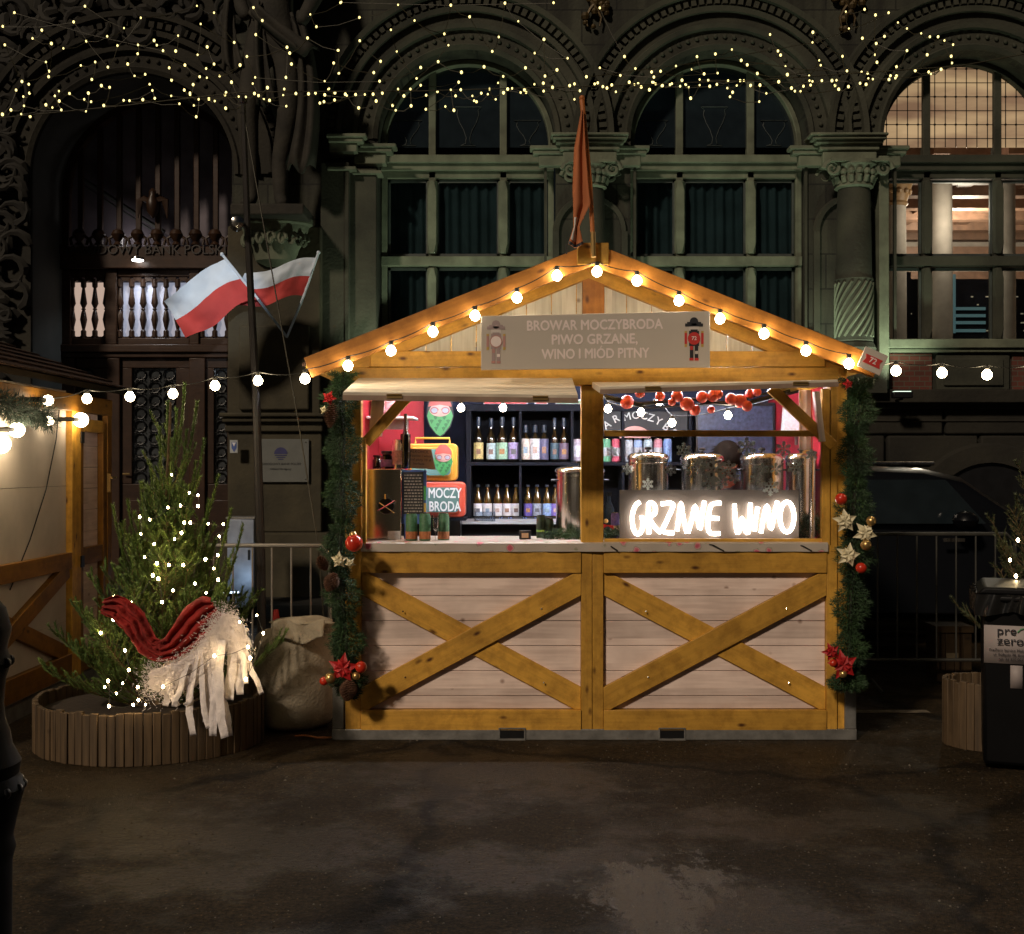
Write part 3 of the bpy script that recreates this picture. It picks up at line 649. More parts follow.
# lit hall behind the right window
g = G(); x0, x1 = CXS[2]-RAD-.7, CXS[2]+RAD+2.5; zc = 5.55
M_hall = mat('hall_plaster', (.46, .40, .34), .8, var=.15); M_hallb = mat('hall_brown_coffer', (.22, .125, .08), .6, var=.3)
g.box(x0, x1, 20, 20.1, 2.5, 6.5); g.box(x0-.1, x0, 14.5, 20, 2.5, 6.5); g.box(x1, x1+.1, 14.5, 20, 2.5, 6.5); g.box(x0, x1, 14.5, 20, 2.4, 2.5)
part('hall_walls', g, M_hall, bank)
g = G(); g.box(x0, x1, 14.5, 20, zc, zc+.1)
for k in range(7): g.box(x0, x1, 14.9+k*.8, 15.1+k*.8, zc-.28, zc-.003)
for k in range(6): g.box(x0+.6+k*.9, x0+.8+k*.9, 14.6, 20, zc-.2, zc-.004)
g.box(x0, x1, 19.7, 19.98, 4.5, 4.75); g.box(x0, x1, 19.5, 19.97, 5.0, 5.12)
part('hall_ceiling', g, M_hallb, bank)
for px_, Yc, cap_ in ((895, 15.6, 1), (941, 15.6, 0), (1004, 15.8, 0)):
    g = G(); x = PX(px_, Yc); r = 11.5*Yc/F
    g.lathe((x, Yc, 2.5), [(r*1.2, 0), (r*1.05, .15), (r, .2), (r*.92, 2.42 if cap_ else 3.04)], 24)
    o = part('hall_column', g, M_hall, bank)
    if not cap_: continue
    g = G(); g.lathe((x, Yc, 4.92), [(r*.95, 0), (r*1.1, .03), (r*1.0, .06), (r*1.5, .3), (r*1.5, .34)], 24)
    for k in range(12):
        a = k*math.pi/6; g.sphere((x+r*1.2*math.cos(a), Yc+r*1.2*math.sin(a), 5.10), .04, 8)
    part('hall_capital', g, mat('gilt_capital', (.34, .2, .09), .5, var=.3), o)
g = G()
g.box(PX(880, 16.4), PX(1040, 16.4), 16.4, 16.8, 2.5, PZ(279, 16.4)); g.box(PX(905, 16.3), PX(911, 16.3), 16.3, 16.38, 2.5, PZ(272, 16.3))
part('dark_cabinet', g, M_shelf, bank)
g = G()
for k in range(26):
    px_ = rng.uniform(890, 1030); py_ = rng.choice((296, 304, 313, 322, 330)); g.box(PX(px_, 16.38), PX(px_+rng.uniform(1, 3.5), 16.38), 16.385, 16.398, PZ(py_+1.2, 16.38), PZ(py_, 16.38))
part('indicator_light', g, emit('pale_indicator', (.5, .42, .3), .35), bank)
g = G()
for py_ in (307, 314, 321, 329): g.box(PX(955, 16.36), PX(986, 16.36), 16.37, 16.382, PZ(py_+3, 16.36), PZ(py_, 16.36))
g.box(PX(953, 16.36), PX(956, 16.36), 16.37, 16.384, PZ(333, 16.36), PZ(274, 16.36)); part('lit_display', g, emit('bluish_display', (.09, .16, .17), .6), bank)
lamp('hall_light', 'POINT', ((x0+x1)/2+.3, 17.6, 4.9), 240, (1, .78, .60), bank, .25)
lamp('hall_light', 'POINT', (CXS[2]+.2, 15.05, 4.7), 30, (1, .80, .62), bank, .25)

# doorway: dark oak screen at Y=15
YD = 15.0
def dP(px, py, y=YD): return (PX(px, YD), PZ(py, YD))
def dbox(g, a, b, c, d, y0, y1): g.box(PX(a, YD), PX(b, YD), YD+y0, YD+y1, PZ(d, YD), PZ(c, YD))
g = G(); dbox(g, 60, 256, 248, 270, -.12, .1); dbox(g, 60, 256, 345, 353, -.10, .1); dbox(g, 60, 256, 353, 358, -.06, .1)
for a, b in ((60, 72), (106, 118), (190, 200), (240, 256)): dbox(g, a, b, 270, 345, -.05, .1)
for a, b in ((60, 76), (108, 121), (190, 206), (240, 256)): dbox(g, a, b, 358, 604, -.05, .1)
for a, b in ((72, 106), (118, 190), (200, 240)): dbox(g, a, b, 270, 277, -.02, .1); dbox(g, a, b, 338, 345, -.02, .1)
door = part('door_screen', g, M_darkwood, bank, bevel=.012)
for a, b, ga, gb in ((76, 108, 80, 94), (121, 190, 132, 176), (206, 240, 214, 227)):
    g = G(); t0, t1 = 358, 604
    dbox(g, a, b, t0, 368, 0, .08); dbox(g, a, b, 484, t1, 0, .08); dbox(g, a, ga, 368, 484, 0, .08); dbox(g, gb, b, 368, 484, 0, .08)
    dbox(g, a+4, b-4, 500, 590, -.02, 0.001)
    leaf = part('door', g, M_darkwood, bank, bevel=.008)
    g = G(); dbox(g, ga, gb, 368, 484, .05, .06); part('door_glass', g, mat('dim_door_glass', (.05, .055, .06), .15, var=.6, scale=3, spec=.8), leaf)
    g = G(); nx = max(1, round((gb-ga)/13))
    for i in range(nx):
        for j in range(9):
            cx = PX(ga+(gb-ga)*(i+.5)/nx, YD); cz = PZ(368+116*(j+.5)/9, YD); rr = (gb-ga)/nx*.38*YD/F
            g.tube([(cx+rr*math.cos(t*math.pi/6), YD+.03, cz+rr*math.sin(t*math.pi/6)) for t in range(13)], .011, 5)
            for s in (-1, 1): g.tube([(cx+s*rr, YD+.03, cz-rr*1.2), (cx, YD+.03, cz-rr*.4), (cx-s*rr, YD+.03, cz-rr*1.2)], .008, 4)
    part('door_grille', g, M_blackiron, leaf)
    if a == 121:
        g = G(); g.tube([dP(124, 474)[0:1]+(YD-.05,)+dP(124, 474)[1:], dP(131, 474)[0:1]+(YD-.05,)+dP(131, 474)[1:]], .012, 6); part('door_handle', g, M_goldb, leaf)
# lit glazing behind balusters
g = G(); dbox(g, 73, 106, 282, 336, .05, .06); part('lit_glazing', g, emit('warm_lit_frosted_glass', (.80, .58, .46), .62), door)
g = G(); dbox(g, 122, 187, 282, 336, .05, .06); dbox(g, 202, 238, 282, 336, .05, .06); part('lit_glazing', g, emit('cool_lit_frosted_glass', (.46, .48, .60), .42), door)
for a, b, nb in ((72, 106, 3), (120, 189, 6), (202, 240, 3)):
    step = (b-a)/nb
    for k in range(nb+1):
        xw = PX(a+step*k, YD); z0, z1 = PZ(337, YD), PZ(279, YD); h = z1-z0
        g = G(); g.lathe((xw, YD+.01, z0), [(.035, 0), (.035, h*.1), (.018, h*.13), (.03, h*.2), (.045, h*.3), (.03, h*.42), (.018, h*.46), (.03, h*.48), (.018, h*.5), (.045, h*.58), (.032, h*.7), (.018, h*.84), (.035, h*.87), (.035, h)], 10)
        part('baluster', g, M_darkwood, door)
    g = G()
    for k in range(nb):
        cx = PX(a+step*(k+.5), YD); r = step*.36*YD/F
        for s in (1, -1):
            zc_ = PZ(285, YD) if s > 0 else PZ(333, YD)
            pts = [(cx+r*math.cos(math.pi*i/10), zc_+s*r*math.sin(math.pi*i/10)) for i in range(11)]
            top = PZ(279, YD)+.03 if s > 0 else PZ(337, YD)-.03
            for p, q in zip(pts, pts[1:]): g.prism([p, q, (q[0], top), (p[0], top)], YD-.005, YD+.03)
    part('arcade_fretwork', g, M_darkwood, door, smooth=False)
# tympanum bars
for k in range(9):
    px_ = 81+19.3*k; xw = PX(px_, YD); zt = DZS+math.sqrt(max(0, DHW**2-(xw-DCX)**2))
    g = G(); g.box(xw-.033, xw+.033, YD-.03, YD+.03, PZ(248, YD), zt)
    o = part('tympanum_bar', g, M_darkwood, bank, bevel=.008)
    if k < 9:
        xm = xw-.0; g = G(); g.lathe((xm, YD-.06, PZ(246, YD)), [(.06, 0), (.03, .04), (.06, .08), (.085, .13), (.06, .18), (.02, .2)], 12)
        g.tube([(xm-.09, YD-.06, PZ(246, YD)), (xm-.11, YD-.06, PZ(246, YD)+.08), (xm-.05, YD-.06, PZ(246, YD)+.12)], .02, 6)
        g.tube([(xm+.09, YD-.06, PZ(246, YD)), (xm+.11, YD-.06, PZ(246, YD)+.08), (xm+.05, YD-.06, PZ(246, YD)+.12)], .02, 6)
        part('finial', g, M_darkwood, o)
g = G(); g.ring(DCX, DZS, [(DHW, YD-.05), (DHW-.09, YD-.06), (DHW-.10, YD+.05)], 0, math.pi, 40); g.box(DCX-DHW, DCX-DHW+.09, YD-.05, YD+.05, PZ(250, YD), DZS); part('tympanum_frame', g, M_darkwood, bank)
g = G(); g.box(DCX-1.3, DCX+1.3, YD+.5, YD+.55, 0, 6.4); part('vestibule_wall', g, mat('vestibule_plaster', (.14, .12, .14), .8, var=.4, scale=3), bank)
g = G(); g.tube([(PX(72, YD), YD+.40, PZ(172, YD)), (PX(155, YD), YD+.40, PZ(226, YD))], .03, 6); g.tube([(PX(72, YD), YD+.40, PZ(178, YD)), (PX(155, YD), YD+.40, PZ(232, YD))], .012, 6); part('stair_rail', g, M_plaster, bank)
lamp('vestibule_light', 'POINT', (DCX-.4, YD+.25, PZ(238, YD)), 2, (1, .92, .9), bank, .1)
g = G()
textpart('inscription', 'NARODOWY BANK POLSKI', .165, mat('inscription_bronze', (.022, .014, .010), .5), bank, (PX(146, YD), YD-.135, PZ(252, YD)), ext=.008)
# eagle emblem
g = G(); ex, ez = PX(155, YD), PZ(207, YD); g.lathe((ex, YD-.1, ez-.16), [(.01, 0), (.07, .08), (.08, .2), (.04, .28), (.045, .33), (.01, .37)], 10)
for s in (-1, 1):
    for k in range(5): g.tube([(ex+s*.05, YD-.1, ez+.06), (ex+s*(.10+.02*k), YD-.1, ez+.10-.01*k), (ex+s*(.13+.012*k), YD-.1, ez+.02-.045*k)], [.03, .026, .008], 6)
part('eagle_emblem', g, M_darkwood, bank)
# downlight over the door
g = G(); lx, lz = PX(143, YD), PZ(263, YD); g.lathe((lx, YD-.22, lz), [(.075, 0), (.085, .01), (.08, .03), (.02, .045)], 16); dl = part('downlight', g, M_steel, bank)
g = G(); g.lathe((lx, YD-.22, lz-.012), [(.066, 0), (.07, .011)], 16); part('downlight_lens', g, emit('cool_lens', (1, .95, .9), 14), dl)
lamp('door_spot', 'SPOT', (lx, YD-.25, lz-.03), 26, (.9, .95, 1), bank, .06, (lx+.05, YD-.1, 2), 130)
# floodlights on the base cornice, washing the stone upwards
for pc, pw in ((888, 62), (628, 58), (552, 58), (400, 66), (812, 56)):
    x = bx(pc); y = YB-.5; z = bz(398)
    g = G(); g.box(x-.11, x+.11, y-.05, y+.05, z-.03, z+.04); g.box(x-.02, x+.02, y, y+.2, z-.05, z-.031)
    fl = part('floodlight', g, M_black, bank, bevel=.01)
    g = G(); g.box(x-.09, x+.09, y-.04, y+.04, z+.041, z+.046); part('floodlight_lens', g, emit('greenish_lens', (.8, 1, .8), 2.0), fl)
    lamp('flood', 'SPOT', (x, y-.12, z+.09), pw, (.84, 1, .72), bank, .05, (x+(.0), YB-.15, z+2.2), 120)

# statue
def skin_body(name, verts, edges, radii, m, parent, sub=2):
    me = bpy.data.meshes.new(name); me.from_pydata(verts, edges, []); me.materials.append(m)
    o = link(name, me, parent); o.modifiers.new('skin', 'SKIN')
    for d, r in zip(me.skin_vertices[0].data, radii): d.radius = (r, r) if not isinstance(r, tuple) else r
    me.skin_vertices[0].data[0].use_root = True
    k = o.modifiers.new('u', 'SUBSURF'); k.levels = k.render_levels = sub
    for p in me.polygons: p.use_smooth = True
    o.modifiers['skin'].use_smooth_shade = True
    return o
st = thing('statue', 'draped stone figure standing on the carved bracket beside the doorway', 'statue', (bx(285), YB-.6, bz(220)))
def sP(px, py, dy=-.62): return (bx(px), YB+dy, bz(py))
vs_ = [sP(282, 60), sP(284, 10), sP(286, -45), sP(286, -70), sP(286, -92), sP(268, 72), sP(259, 130), sP(262, 178), sP(263, 212), sP(256, 219, -.72), sP(296, 72), sP(300, 130, -.7), sP(290, 178), sP(291, 212), sP(295, 219, -.74),
       sP(255, -40), sP(246, 10), sP(262, 45, -.8), sP(317, -40), sP(328, 10), sP(312, 50, -.8)]
eds = [(0, 1), (1, 2), (2, 3), (3, 4), (0, 5), (5, 6), (6, 7), (7, 8), (8, 9), (0, 10), (10, 11), (11, 12), (12, 13), (13, 14), (2, 15), (15, 16), (16, 17), (2, 18), (18, 19), (19, 20)]
rd = [.25, .24, .27, .1, .17, .17, .13, .10, .08, .06, .17, .13, .10, .08, .06, .12, .10, .07, .12, .10, .07]
skin_body('statue_body', vs_, eds, rd, M_statue, st)
g = G()
def drape(p0, p1, p2, wd, amp, n, dy):
    a, b, c = Vector(sP(*p0, dy)), Vector(sP(*p1, dy)), Vector(sP(*p2, dy))
    def fn(u, v):
        p = a*(1-v)**2+b*2*v*(1-v)+c*v*v
        x = (u-.5)*wd*(.6+.8*v)
        return (p.x+x, p.y+amp*math.sin(u*n*6.28+v*2)-.05*math.sin(u*math.pi), p.z+.05*math.sin(u*9))
    g.grid(fn, 36, 14)
drape((306, 40), (326, 100), (312, 185), .22, .035, 2, -.72)
drape((275, 30), (270, 60), (280, 125), .14, .04, 1.5, -.80)
drape((270, 40), (290, 60), (318, 78), .22, .04, 2, -.86)
drape((245, 20), (240, 60), (248, 90), .16, .04, 1.5, -.72)
part('drapery', g, M_statue, st, solid=.03, recalc=False, ang=180)
g = G(); g.box(bx(249), bx(318), YB-.95, YB-.3, bz(232), bz(221)); part('statue_plinth', g, M_statue, st, bevel=.02)
# carved ornament around the doorway arch (foliage reliefs, shields)
g = G()
for k in range(120):
    a = rng.uniform(.05, math.pi-.05); rr = DHW+.75+rng.uniform(0, .9); x = DCX+rr*math.cos(a); z = DZS+rr*math.sin(a)*.8+.1
    if z > 8.2 or x > bx(238): continue
    q = rng.uniform(0, 6.28); s = rng.uniform(.10, .26)
    g.tube([(x+s*math.cos(q+t*.5)*(1-t*.08), YB-.05-.02*t, z+s*math.sin(q+t*.5)*(1-t*.08)) for t in range(7)], [.05, .07, .06, .05, .04, .03, .012], 7)
for k in range(60):
    z = rng.uniform(2.4, 6.5); x = bx(rng.uniform(-6, 20)); q = rng.uniform(0, 6.28); s = rng.uniform(.08, .18)
    g.tube([(x+s*math.cos(q+t*.6), YB-.06-.02*t, z+s*math.sin(q+t*.6)) for t in range(6)], [.04, .06, .05, .04, .03, .01], 6)
part('carved_foliage', g, mat('carved_dark_stone', (.017, .015, .011), .85, var=.5, scale=5), bank)

# signs on the pier
def sign_plate(name, label, a, b, c, d, y, m, deco=None):
    t = thing(name, label, 'sign', (PX((a+b)/2, y), y, PZ(d, y)))
    g = G(); g.box(PX(a, y), PX(b, y), y-.01, y+.01, PZ(d, y), PZ(c, y)); part('plate', g, m, t, bevel=.002); return t
yS = YB-.50
t = sign_plate('wall_plaque', 'grey metal plaque with a dark blue dome emblem on the stone pier', 258, 309, 439, 482, yS, mat('brushed_plaque', (.13, .135, .125), .5, metal=.2, var=.12))
g = G(); cx, cz = PX(281, yS), PZ(454, yS); r = .075
g.add([(cx+r*math.cos(math.pi*i/14), yS-.013, cz+r*math.sin(math.pi*i/14)) for i in range(15)], [tuple(range(15))])
for k in range(3): g.box(cx-r*(.9-.25*k), cx+r*(.9-.25*k), yS-.014, yS-.012, cz-.02-.022*k, cz-.01-.022*k)
part('emblem', g, mat('navy_print', (.03, .03, .12), .5), t, recalc=False)
textpart('lettering', 'NARODOWY BANK POLSKI', .036, M_prblack, t, (cx, yS-.013, PZ(464, yS)), ext=.001); textpart('lettering', 'Oddział Okręgowy', .03, M_prblack, t, (cx, yS-.013, PZ(469, yS)), ext=.001)
g = G()
for a in (261, 306):
    for b in (442, 479): g.lathe((PX(a, yS), yS-.012, PZ(b, yS)), [(.008, -.004), (.008, .004)], 8)
part('screw', g, M_steel, t)
t = sign_plate('heritage_badge', 'small white plate with a blue shield on the door side of the stone pier', 230, 238, 440, 453, YB-.62, mat('badge_white', (.4, .42, .42), .5))
g = G(); y = YB-.633; g.prism([(PX(231.5, y), PZ(442, y)), (PX(236.5, y), PZ(442, y)), (PX(236.5, y), PZ(448, y)), (PX(234, y), PZ(452, y)), (PX(231.5, y), PZ(448, y))], y, y+.003)
part('shield', g, M_prblue, t)
g = G(); g.prism([(PX(232, y), PZ(442.5, y)), (PX(236, y), PZ(442.5, y)), (PX(234, y), PZ(446.5, y))], y-.002, y-.0005); part('shield_mark', g, M_label_w, t)

# ------------------------------------------------------------------ flags
def flag(label, hoist_top, hoist_bot, fly_top, fly_bot, pole_end, y, ph, holder=(287, 337)):
    base = Vector(P(*holder, YB-.5)); top = P(*hoist_top, y); hb = P(*hoist_bot, y)
    d = (hb-top).normalized(); t = thing('flag', label, 'flag', base, 'flags on the stone pier')
    g = G(); g.tube([base, hb, top-d*.04], .014, 8); g.sphere(top-d*.05, .022, 10); part('flagpole', g, M_flagw, t)
    ft, fb = P(*fly_top, y-.15), P(*fly_bot, y-.15)
    def surf(u, v):
        a = top.lerp(ft, u); b = hb.lerp(fb, u); p = a.lerp(b, v)
        sag = math.sin(u*math.pi)*.05
        nn = nvec(Vector((u*3+ph, v*2, ph)))*.05+nvec(Vector((u*11, v*7, ph)))*.016
        return (p.x+nn.x*.3, p.y+nn.y+.07*math.sin(u*7+v*2.2+ph)*(.3+u), p.z+sag*math.sin(u*5+ph)+(.025*math.sin(u*9+ph))*v)
    g = G(); g.grid(lambda u, v: surf(u, v*.5), 30, 8); part('white_band', g, M_flagw, t, recalc=False, ang=180)
    g = G(); g.grid(lambda u, v: surf(u, .5+v*.5), 30, 8); part('red_band', g, M_flagr, t, recalc=False, ang=180)
    return t
flag('red and white flag blown to the lower left, brightly lit, nearer the doorway', (225, 258), (258, 299), (162, 300), (186, 338), None, YB-1.25, .3)
flag('red and white flag stretched level behind the thin pole, in shade', (317, 257), (303, 298), (243, 272), (226, 306), None, YB-.95, 1.2)
# thin pole and rope
added_lamp = P(237, 224, 8.25)
t = thing('light_pole', 'thin dark leaning metal pole holding up the fairy lights beside the fir', 'pole', (PX(263, 8.3), 8.3, 0))
g = G(); pts = [P(264, 467+CAMZ*F/8.3, 8.3), P(263, 560, 8.3), P(258, 390, 8.3), P(248, 240, 8.3), P(242, 104, 8.3)]
pts = [Vector((PX(262, 8.3), 8.3, 0)), P(261, 560, 8.3), P(256, 390, 8.3), P(248, 240, 8.3), P(243, 104, 8.3)]
g.tube(pts, [.03, .03, .027, .023, .018], 10); part('pole', g, M_poled, t)
g = G(); g.lathe((PX(262, 8.3), 8.3, 0), [(.12, 0), (.12, .012), (.045, .02), (.045, .10), (.032, .11)], 16); part('base_plate', g, M_poled, t)
g = G(); g.tube([P(243, 103, 8.3), P(243, 100, 8.3)+Vector((0, 0, .03))], .03, 8); part('pole_cap', g, M_poled, t)
g = G(); g.tube([P(243, 108, 8.3), P(268, 250, 8.25), P(298, 420, 8.2), P(318, 545, 8.15), Vector((PX(330, 8.0), 8.0, 0.02))], .005, 5)
_g = g
t2 = thing('added_spotlight', 'small pale spotlight added high on the thin dark pole to light the flags', 'lamp', added_lamp)  # added fixture, put here to brighten the flags
tg = P(215, 300, YB-1.1); M_ = Matrix.Translation(added_lamp) @ (tg-added_lamp).to_track_quat('-Z', 'Y').to_matrix().to_4x4()
g = G(); g.lathe((0, 0, 0), [(.02, .10), (.04, .09), (.045, .0), (.05, -.02), (.045, -.025)], 14); part('housing', g, M_steel, t2, M=M_)
g = G(); g.lathe((0, 0, 0), [(.036, -.027), (.038, -.03), (.001, -.031)], 14); part('lens', g, emit('cool_spot_lens', (.8, .9, 1), 2), t2, M=M_)
g = G(); g.tube([added_lamp, P(246, 226, 8.3)], .008, 6); part('clamp', g, M_poled, t2)
lamp('spot', 'SPOT', M_ @ Vector((0, 0, -.06)), 420, (.80, .90, 1), t2, .03, tg, 15)
g = _g
solo('guy_rope', 'thin slack rope running down from the dark pole towards the kiosk', 'rope', g, M_wireg, (PX(330, 8.0), 8.0, 0))

# ------------------------------------------------------------------ wooden kiosk
YK = 7.0
KL, KR = PX(345, YK), PX(846, YK); XM = PX(592, YK)
kx = lambda p: PX(p, YK); kz = lambda p: PZ(p, YK)
kiosk = thing('wooden_kiosk', 'timber market kiosk with gabled roof and open serving hatches in the middle', 'kiosk', (XM, 8, 0))
g = G()
g.box(kx(333), kx(855), YK-.04, YK+.03, .0, .062); g.box(kx(333), kx(345), YK+.03, YK+2.1, .0, .062); g.box(kx(843), kx(855), YK+.03, YK+2.1, .0, .062); g.box(kx(346), kx(842), YK+2.03, YK+2.1, .0, .062)
bf = part('base_frame', g, M_galv, kiosk, bevel=.004)
for s in ((333, 345), (843, 855)):
    g = G(); a, b = s; g.box(kx(a)+.002, kx(b)-.002, YK-.036, YK+.025, .063, .30 if a < 400 else .47); part('corner_bracket', g, M_galv, bf, bevel=.004)
for c in (512, 671):
    g = G(); a, b = kx(c-12), kx(c+12)
    g.box(a-.008, b+.008, YK-.048, YK-.041, .000, .010); g.box(a-.008, a, YK-.048, YK-.041, .0101, .066); g.box(b, b+.008, YK-.048, YK-.041, .0101, .066); g.box(a-.008, b+.008, YK-.048, YK-.041, .0661, .072)
    fp = part('fork_pocket', g, M_galv, bf)
    g = G(); g.box(a, b, YK-.043, YK-.0405, .012, .058); part('pocket_opening', g, M_black, bf)
g = G(); g.box(KL+.02, KR-.02, YK+.06, YK+1.96, .07, .11); part('floor', g, M_wood_dim, kiosk)
# posts (grain upright)
def post(a, b, y0, y1, top, bot, m=M_wood, nm='post'):
    xc = kx((a+b)/2); return board(nm, (xc, (y0+y1)/2, kz(bot)), (xc, (y0+y1)/2, kz(top)), (b-a)*YK/F, y1-y0, m, kiosk)
post(346, 361.6, YK-.03, YK+.06, 366, 729.5); post(825.4, 836, YK-.03, YK+.06, 551.5, 729.5); post(836.4, 846.5, YK-.015, YK+.06, 366, 729.5); post(829.5, 836, YK-.033, YK+.055, 386, 551)
post(581, 591.8, YK-.03, YK+.05, 551.5, 729.5); post(592.2, 603, YK-.028, YK+.05, 551.5, 729.5); post(581, 603, YK-.032, YK+.05, 386.2, 551.2)
# rails
for a, b in ((361.8, 580.8), (603.2, 825.2)):
    for t0, t1 in ((551.5, 572.5), (709, 729)):
        board('rail', (kx(a), YK-.015, kz((t0+t1)/2)), (kx(b), YK-.015, kz((t0+t1)/2)), (t1-t0)*YK/F, .05, M_wood, kiosk)
    g = G(); z0, z1 = kz(709), kz(572.5); zz = z1; g2 = [596, 621, 646, 671, 696]; ed = [572.6]+g2+[709]
    for u, v in zip(ed, ed[1:]): g.box(kx(a), kx(b), YK+.006, YK+.026, kz(v)+.0015, kz(u)-.0015)
    fpn = part('front_panel', g, M_plank, kiosk, bevel=.0025)
    clip = (kx(a), kx(b), z0, z1); cl = Vector((kx(a), YK, z0)); 
    wdt = .132; of = .055
    board('cross_brace', (kx(a), YK-.004, z1-of), (kx(b), YK-.004, z0+of), wdt, .018, M_wood, fpn, clip=clip)
    board('cross_brace', (kx(a), YK-.014, z0+of), (kx(b), YK-.014, z1-of), wdt, .034, M_wood, fpn, clip=clip)
    g = G()
    for fx, fz in ((.19, .28), (.82, .26), (.2, .76), (.83, .8)):
        x = kx(a)+(kx(b)-kx(a))*fx; zq = z1+(z0-z1)*fz; g.sphere((x, YK-.033, zq), .0055, 8)
    part('screw_head', g, M_steel, fpn)
# header beams
board('header_beam', (kx(346), YK-.012, kz(377)), (kx(836), YK-.012, kz(377)), 17.5*YK/F, .10, M_wood, kiosk)
board('header_beam', (kx(372), YK-.03, kz(360)), (kx(822), YK-.03, kz(360)), 15.5*YK/F, .08, M_wood, kiosk)
board('corner_brace', P(366, 443, YK)+Vector((0, -.02, 0)), P(412, 392, YK)+Vector((0, -.02, 0)), .062, .03, M_wood, kiosk)
board('corner_brace', P(770, 388, YK)+Vector((0, -.02, 0)), P(832, 446, YK)+Vector((0, -.02, 0)), .062, .03, M_wood, kiosk)
board('window_stop', (kx(365), YK-.02, kz(545)), (kx(365), YK-.02, kz(438)), .022, .06, M_wood, kiosk)
# gable
RXC, RYF, RYB = .437, 6.58, 9.35
zpk = PZ(243, 6.6); sl_ = math.tan(R(22.0)); 
def roofz(x): return zpk-abs(x-RXC)*sl_
g = G(); x = kx(376); zb = kz(353)
while x < kx(815):
    x2 = x+.143
    za, zc_ = roofz(x)-.09, roofz(x2)-.09
    if x < RXC < x2: za = zc_ = max(za, zc_)
    if za > zb+.01 or zc_ > zb+.01:
        g.prism([(x+.0015, zb), (x2-.0015, zb), (x2-.0015, max(zb+.002, zc_)), (x+.0015, max(zb+.002, za))], YK+.005, YK+.02)
    x = x2+.002
part('gable_planks', g, M_plankv, kiosk, bevel=.002)
board('king_post', (kx(593), YK-.02, kz(353)), (kx(593), YK-.02, roofz(RXC)-.10), .125, .05, M_wood_red, kiosk)
for s in (-1, 1):
    # inner rafter against the gable, then the overhanging bargeboard
    a = Vector((RXC+s*1.46, YK-.018, roofz(RXC+1.46)-.098)); b = Vector((RXC, YK-.018, roofz(RXC)-.098))
    if s < 0: board('rafter', a, b, .075, .06, M_wood, kiosk)
    else: board('rafter', b+Vector((0, .003, 0)), a+Vector((0, .003, 0)), .075, .06, M_wood, kiosk)
    a = Vector((RXC+s*1.545, RYF+(0 if s > 0 else .003), roofz(RXC+1.545)-.058)); b = Vector((RXC-s*.0, a.y, roofz(RXC)-.058))
    if s < 0: board('bargeboard', a, b+Vector((.02, 0, .0)), .115, .035, M_wood_red, kiosk)
    else: board('bargeboard', b-Vector((.02, 0, 0)), a, .115, .035, M_wood_red, kiosk)
    # roof deck (two layers: boards below, felt above)
    g = G(); x0, x1 = RXC, RXC+s*1.56; zt0, zt1 = roofz(x0)-.03, roofz(x1)-.03
    g.prism([(x0, zt0-.022), (x1, zt1-.022), (x1, zt1), (x0, zt0)], RYF+.022, RYB); rp_ = part('roof_boards', g, M_wood, kiosk)
    g = G(); g.prism([(x0-s*.0, zt0+.001), (x1+s*.02, zt1-.008), (x1+s*.02, zt1+.007), (x0, zt0+.016)], RYF+.02, RYB+.02); part('roof_felt', g, M_shingle, kiosk)
    for yy in (7.9, 9.0):
        g = G(); g.prism([(x0, zt0-.10), (x1, zt1-.10), (x1, zt1-.023), (x0, zt0-.023)], yy, yy+.06); part('rafter', g, M_wood, kiosk)
g = G(); g.box(RXC-.085, RXC+.085, RYF-.045, RYF-.019, roofz(RXC)-.125, roofz(RXC)-.01); part('ridge_plate', g, M_wood, kiosk, bevel=.004)
# eaves purlins
for xx in (kx(347), kx(838)): board('purlin', (xx, RYF+.03, 2.10), (xx, RYB-.05, 2.10), .05, .05, M_wood, kiosk)
# side and back walls
g = G(); g.box(KL, KL+.03, YK+.07, YK+1.97, .07, 2.06); g.box(KR-.03, KR, YK+.07, YK+1.97, .07, 2.06); part('side_wall', g, M_plank, kiosk)
g = G(); g.box(KL+.031, KL+.04, YK+.09, YK+1.94, .12, 2.06); part('red_lining', g, M_red, kiosk)
g = G(); g.box(KR-.04, KR-.031, YK+.4, YK+1.94, .12, 2.06); part('red_lining', g, M_red, kiosk)
g = G(); g.box(KL+.041, PX(424, 8.4), 8.38, 8.4, .12, 2.06); part('red_partition', g, M_red, kiosk)
g = G(); g.box(KL+.03, KR-.03, YK+1.95, YK+1.98, .07, 2.60); part('back_wall', g, mat('dark_blue_lining', (.018, .024, .05), .8, var=.3, spec=.2), kiosk)
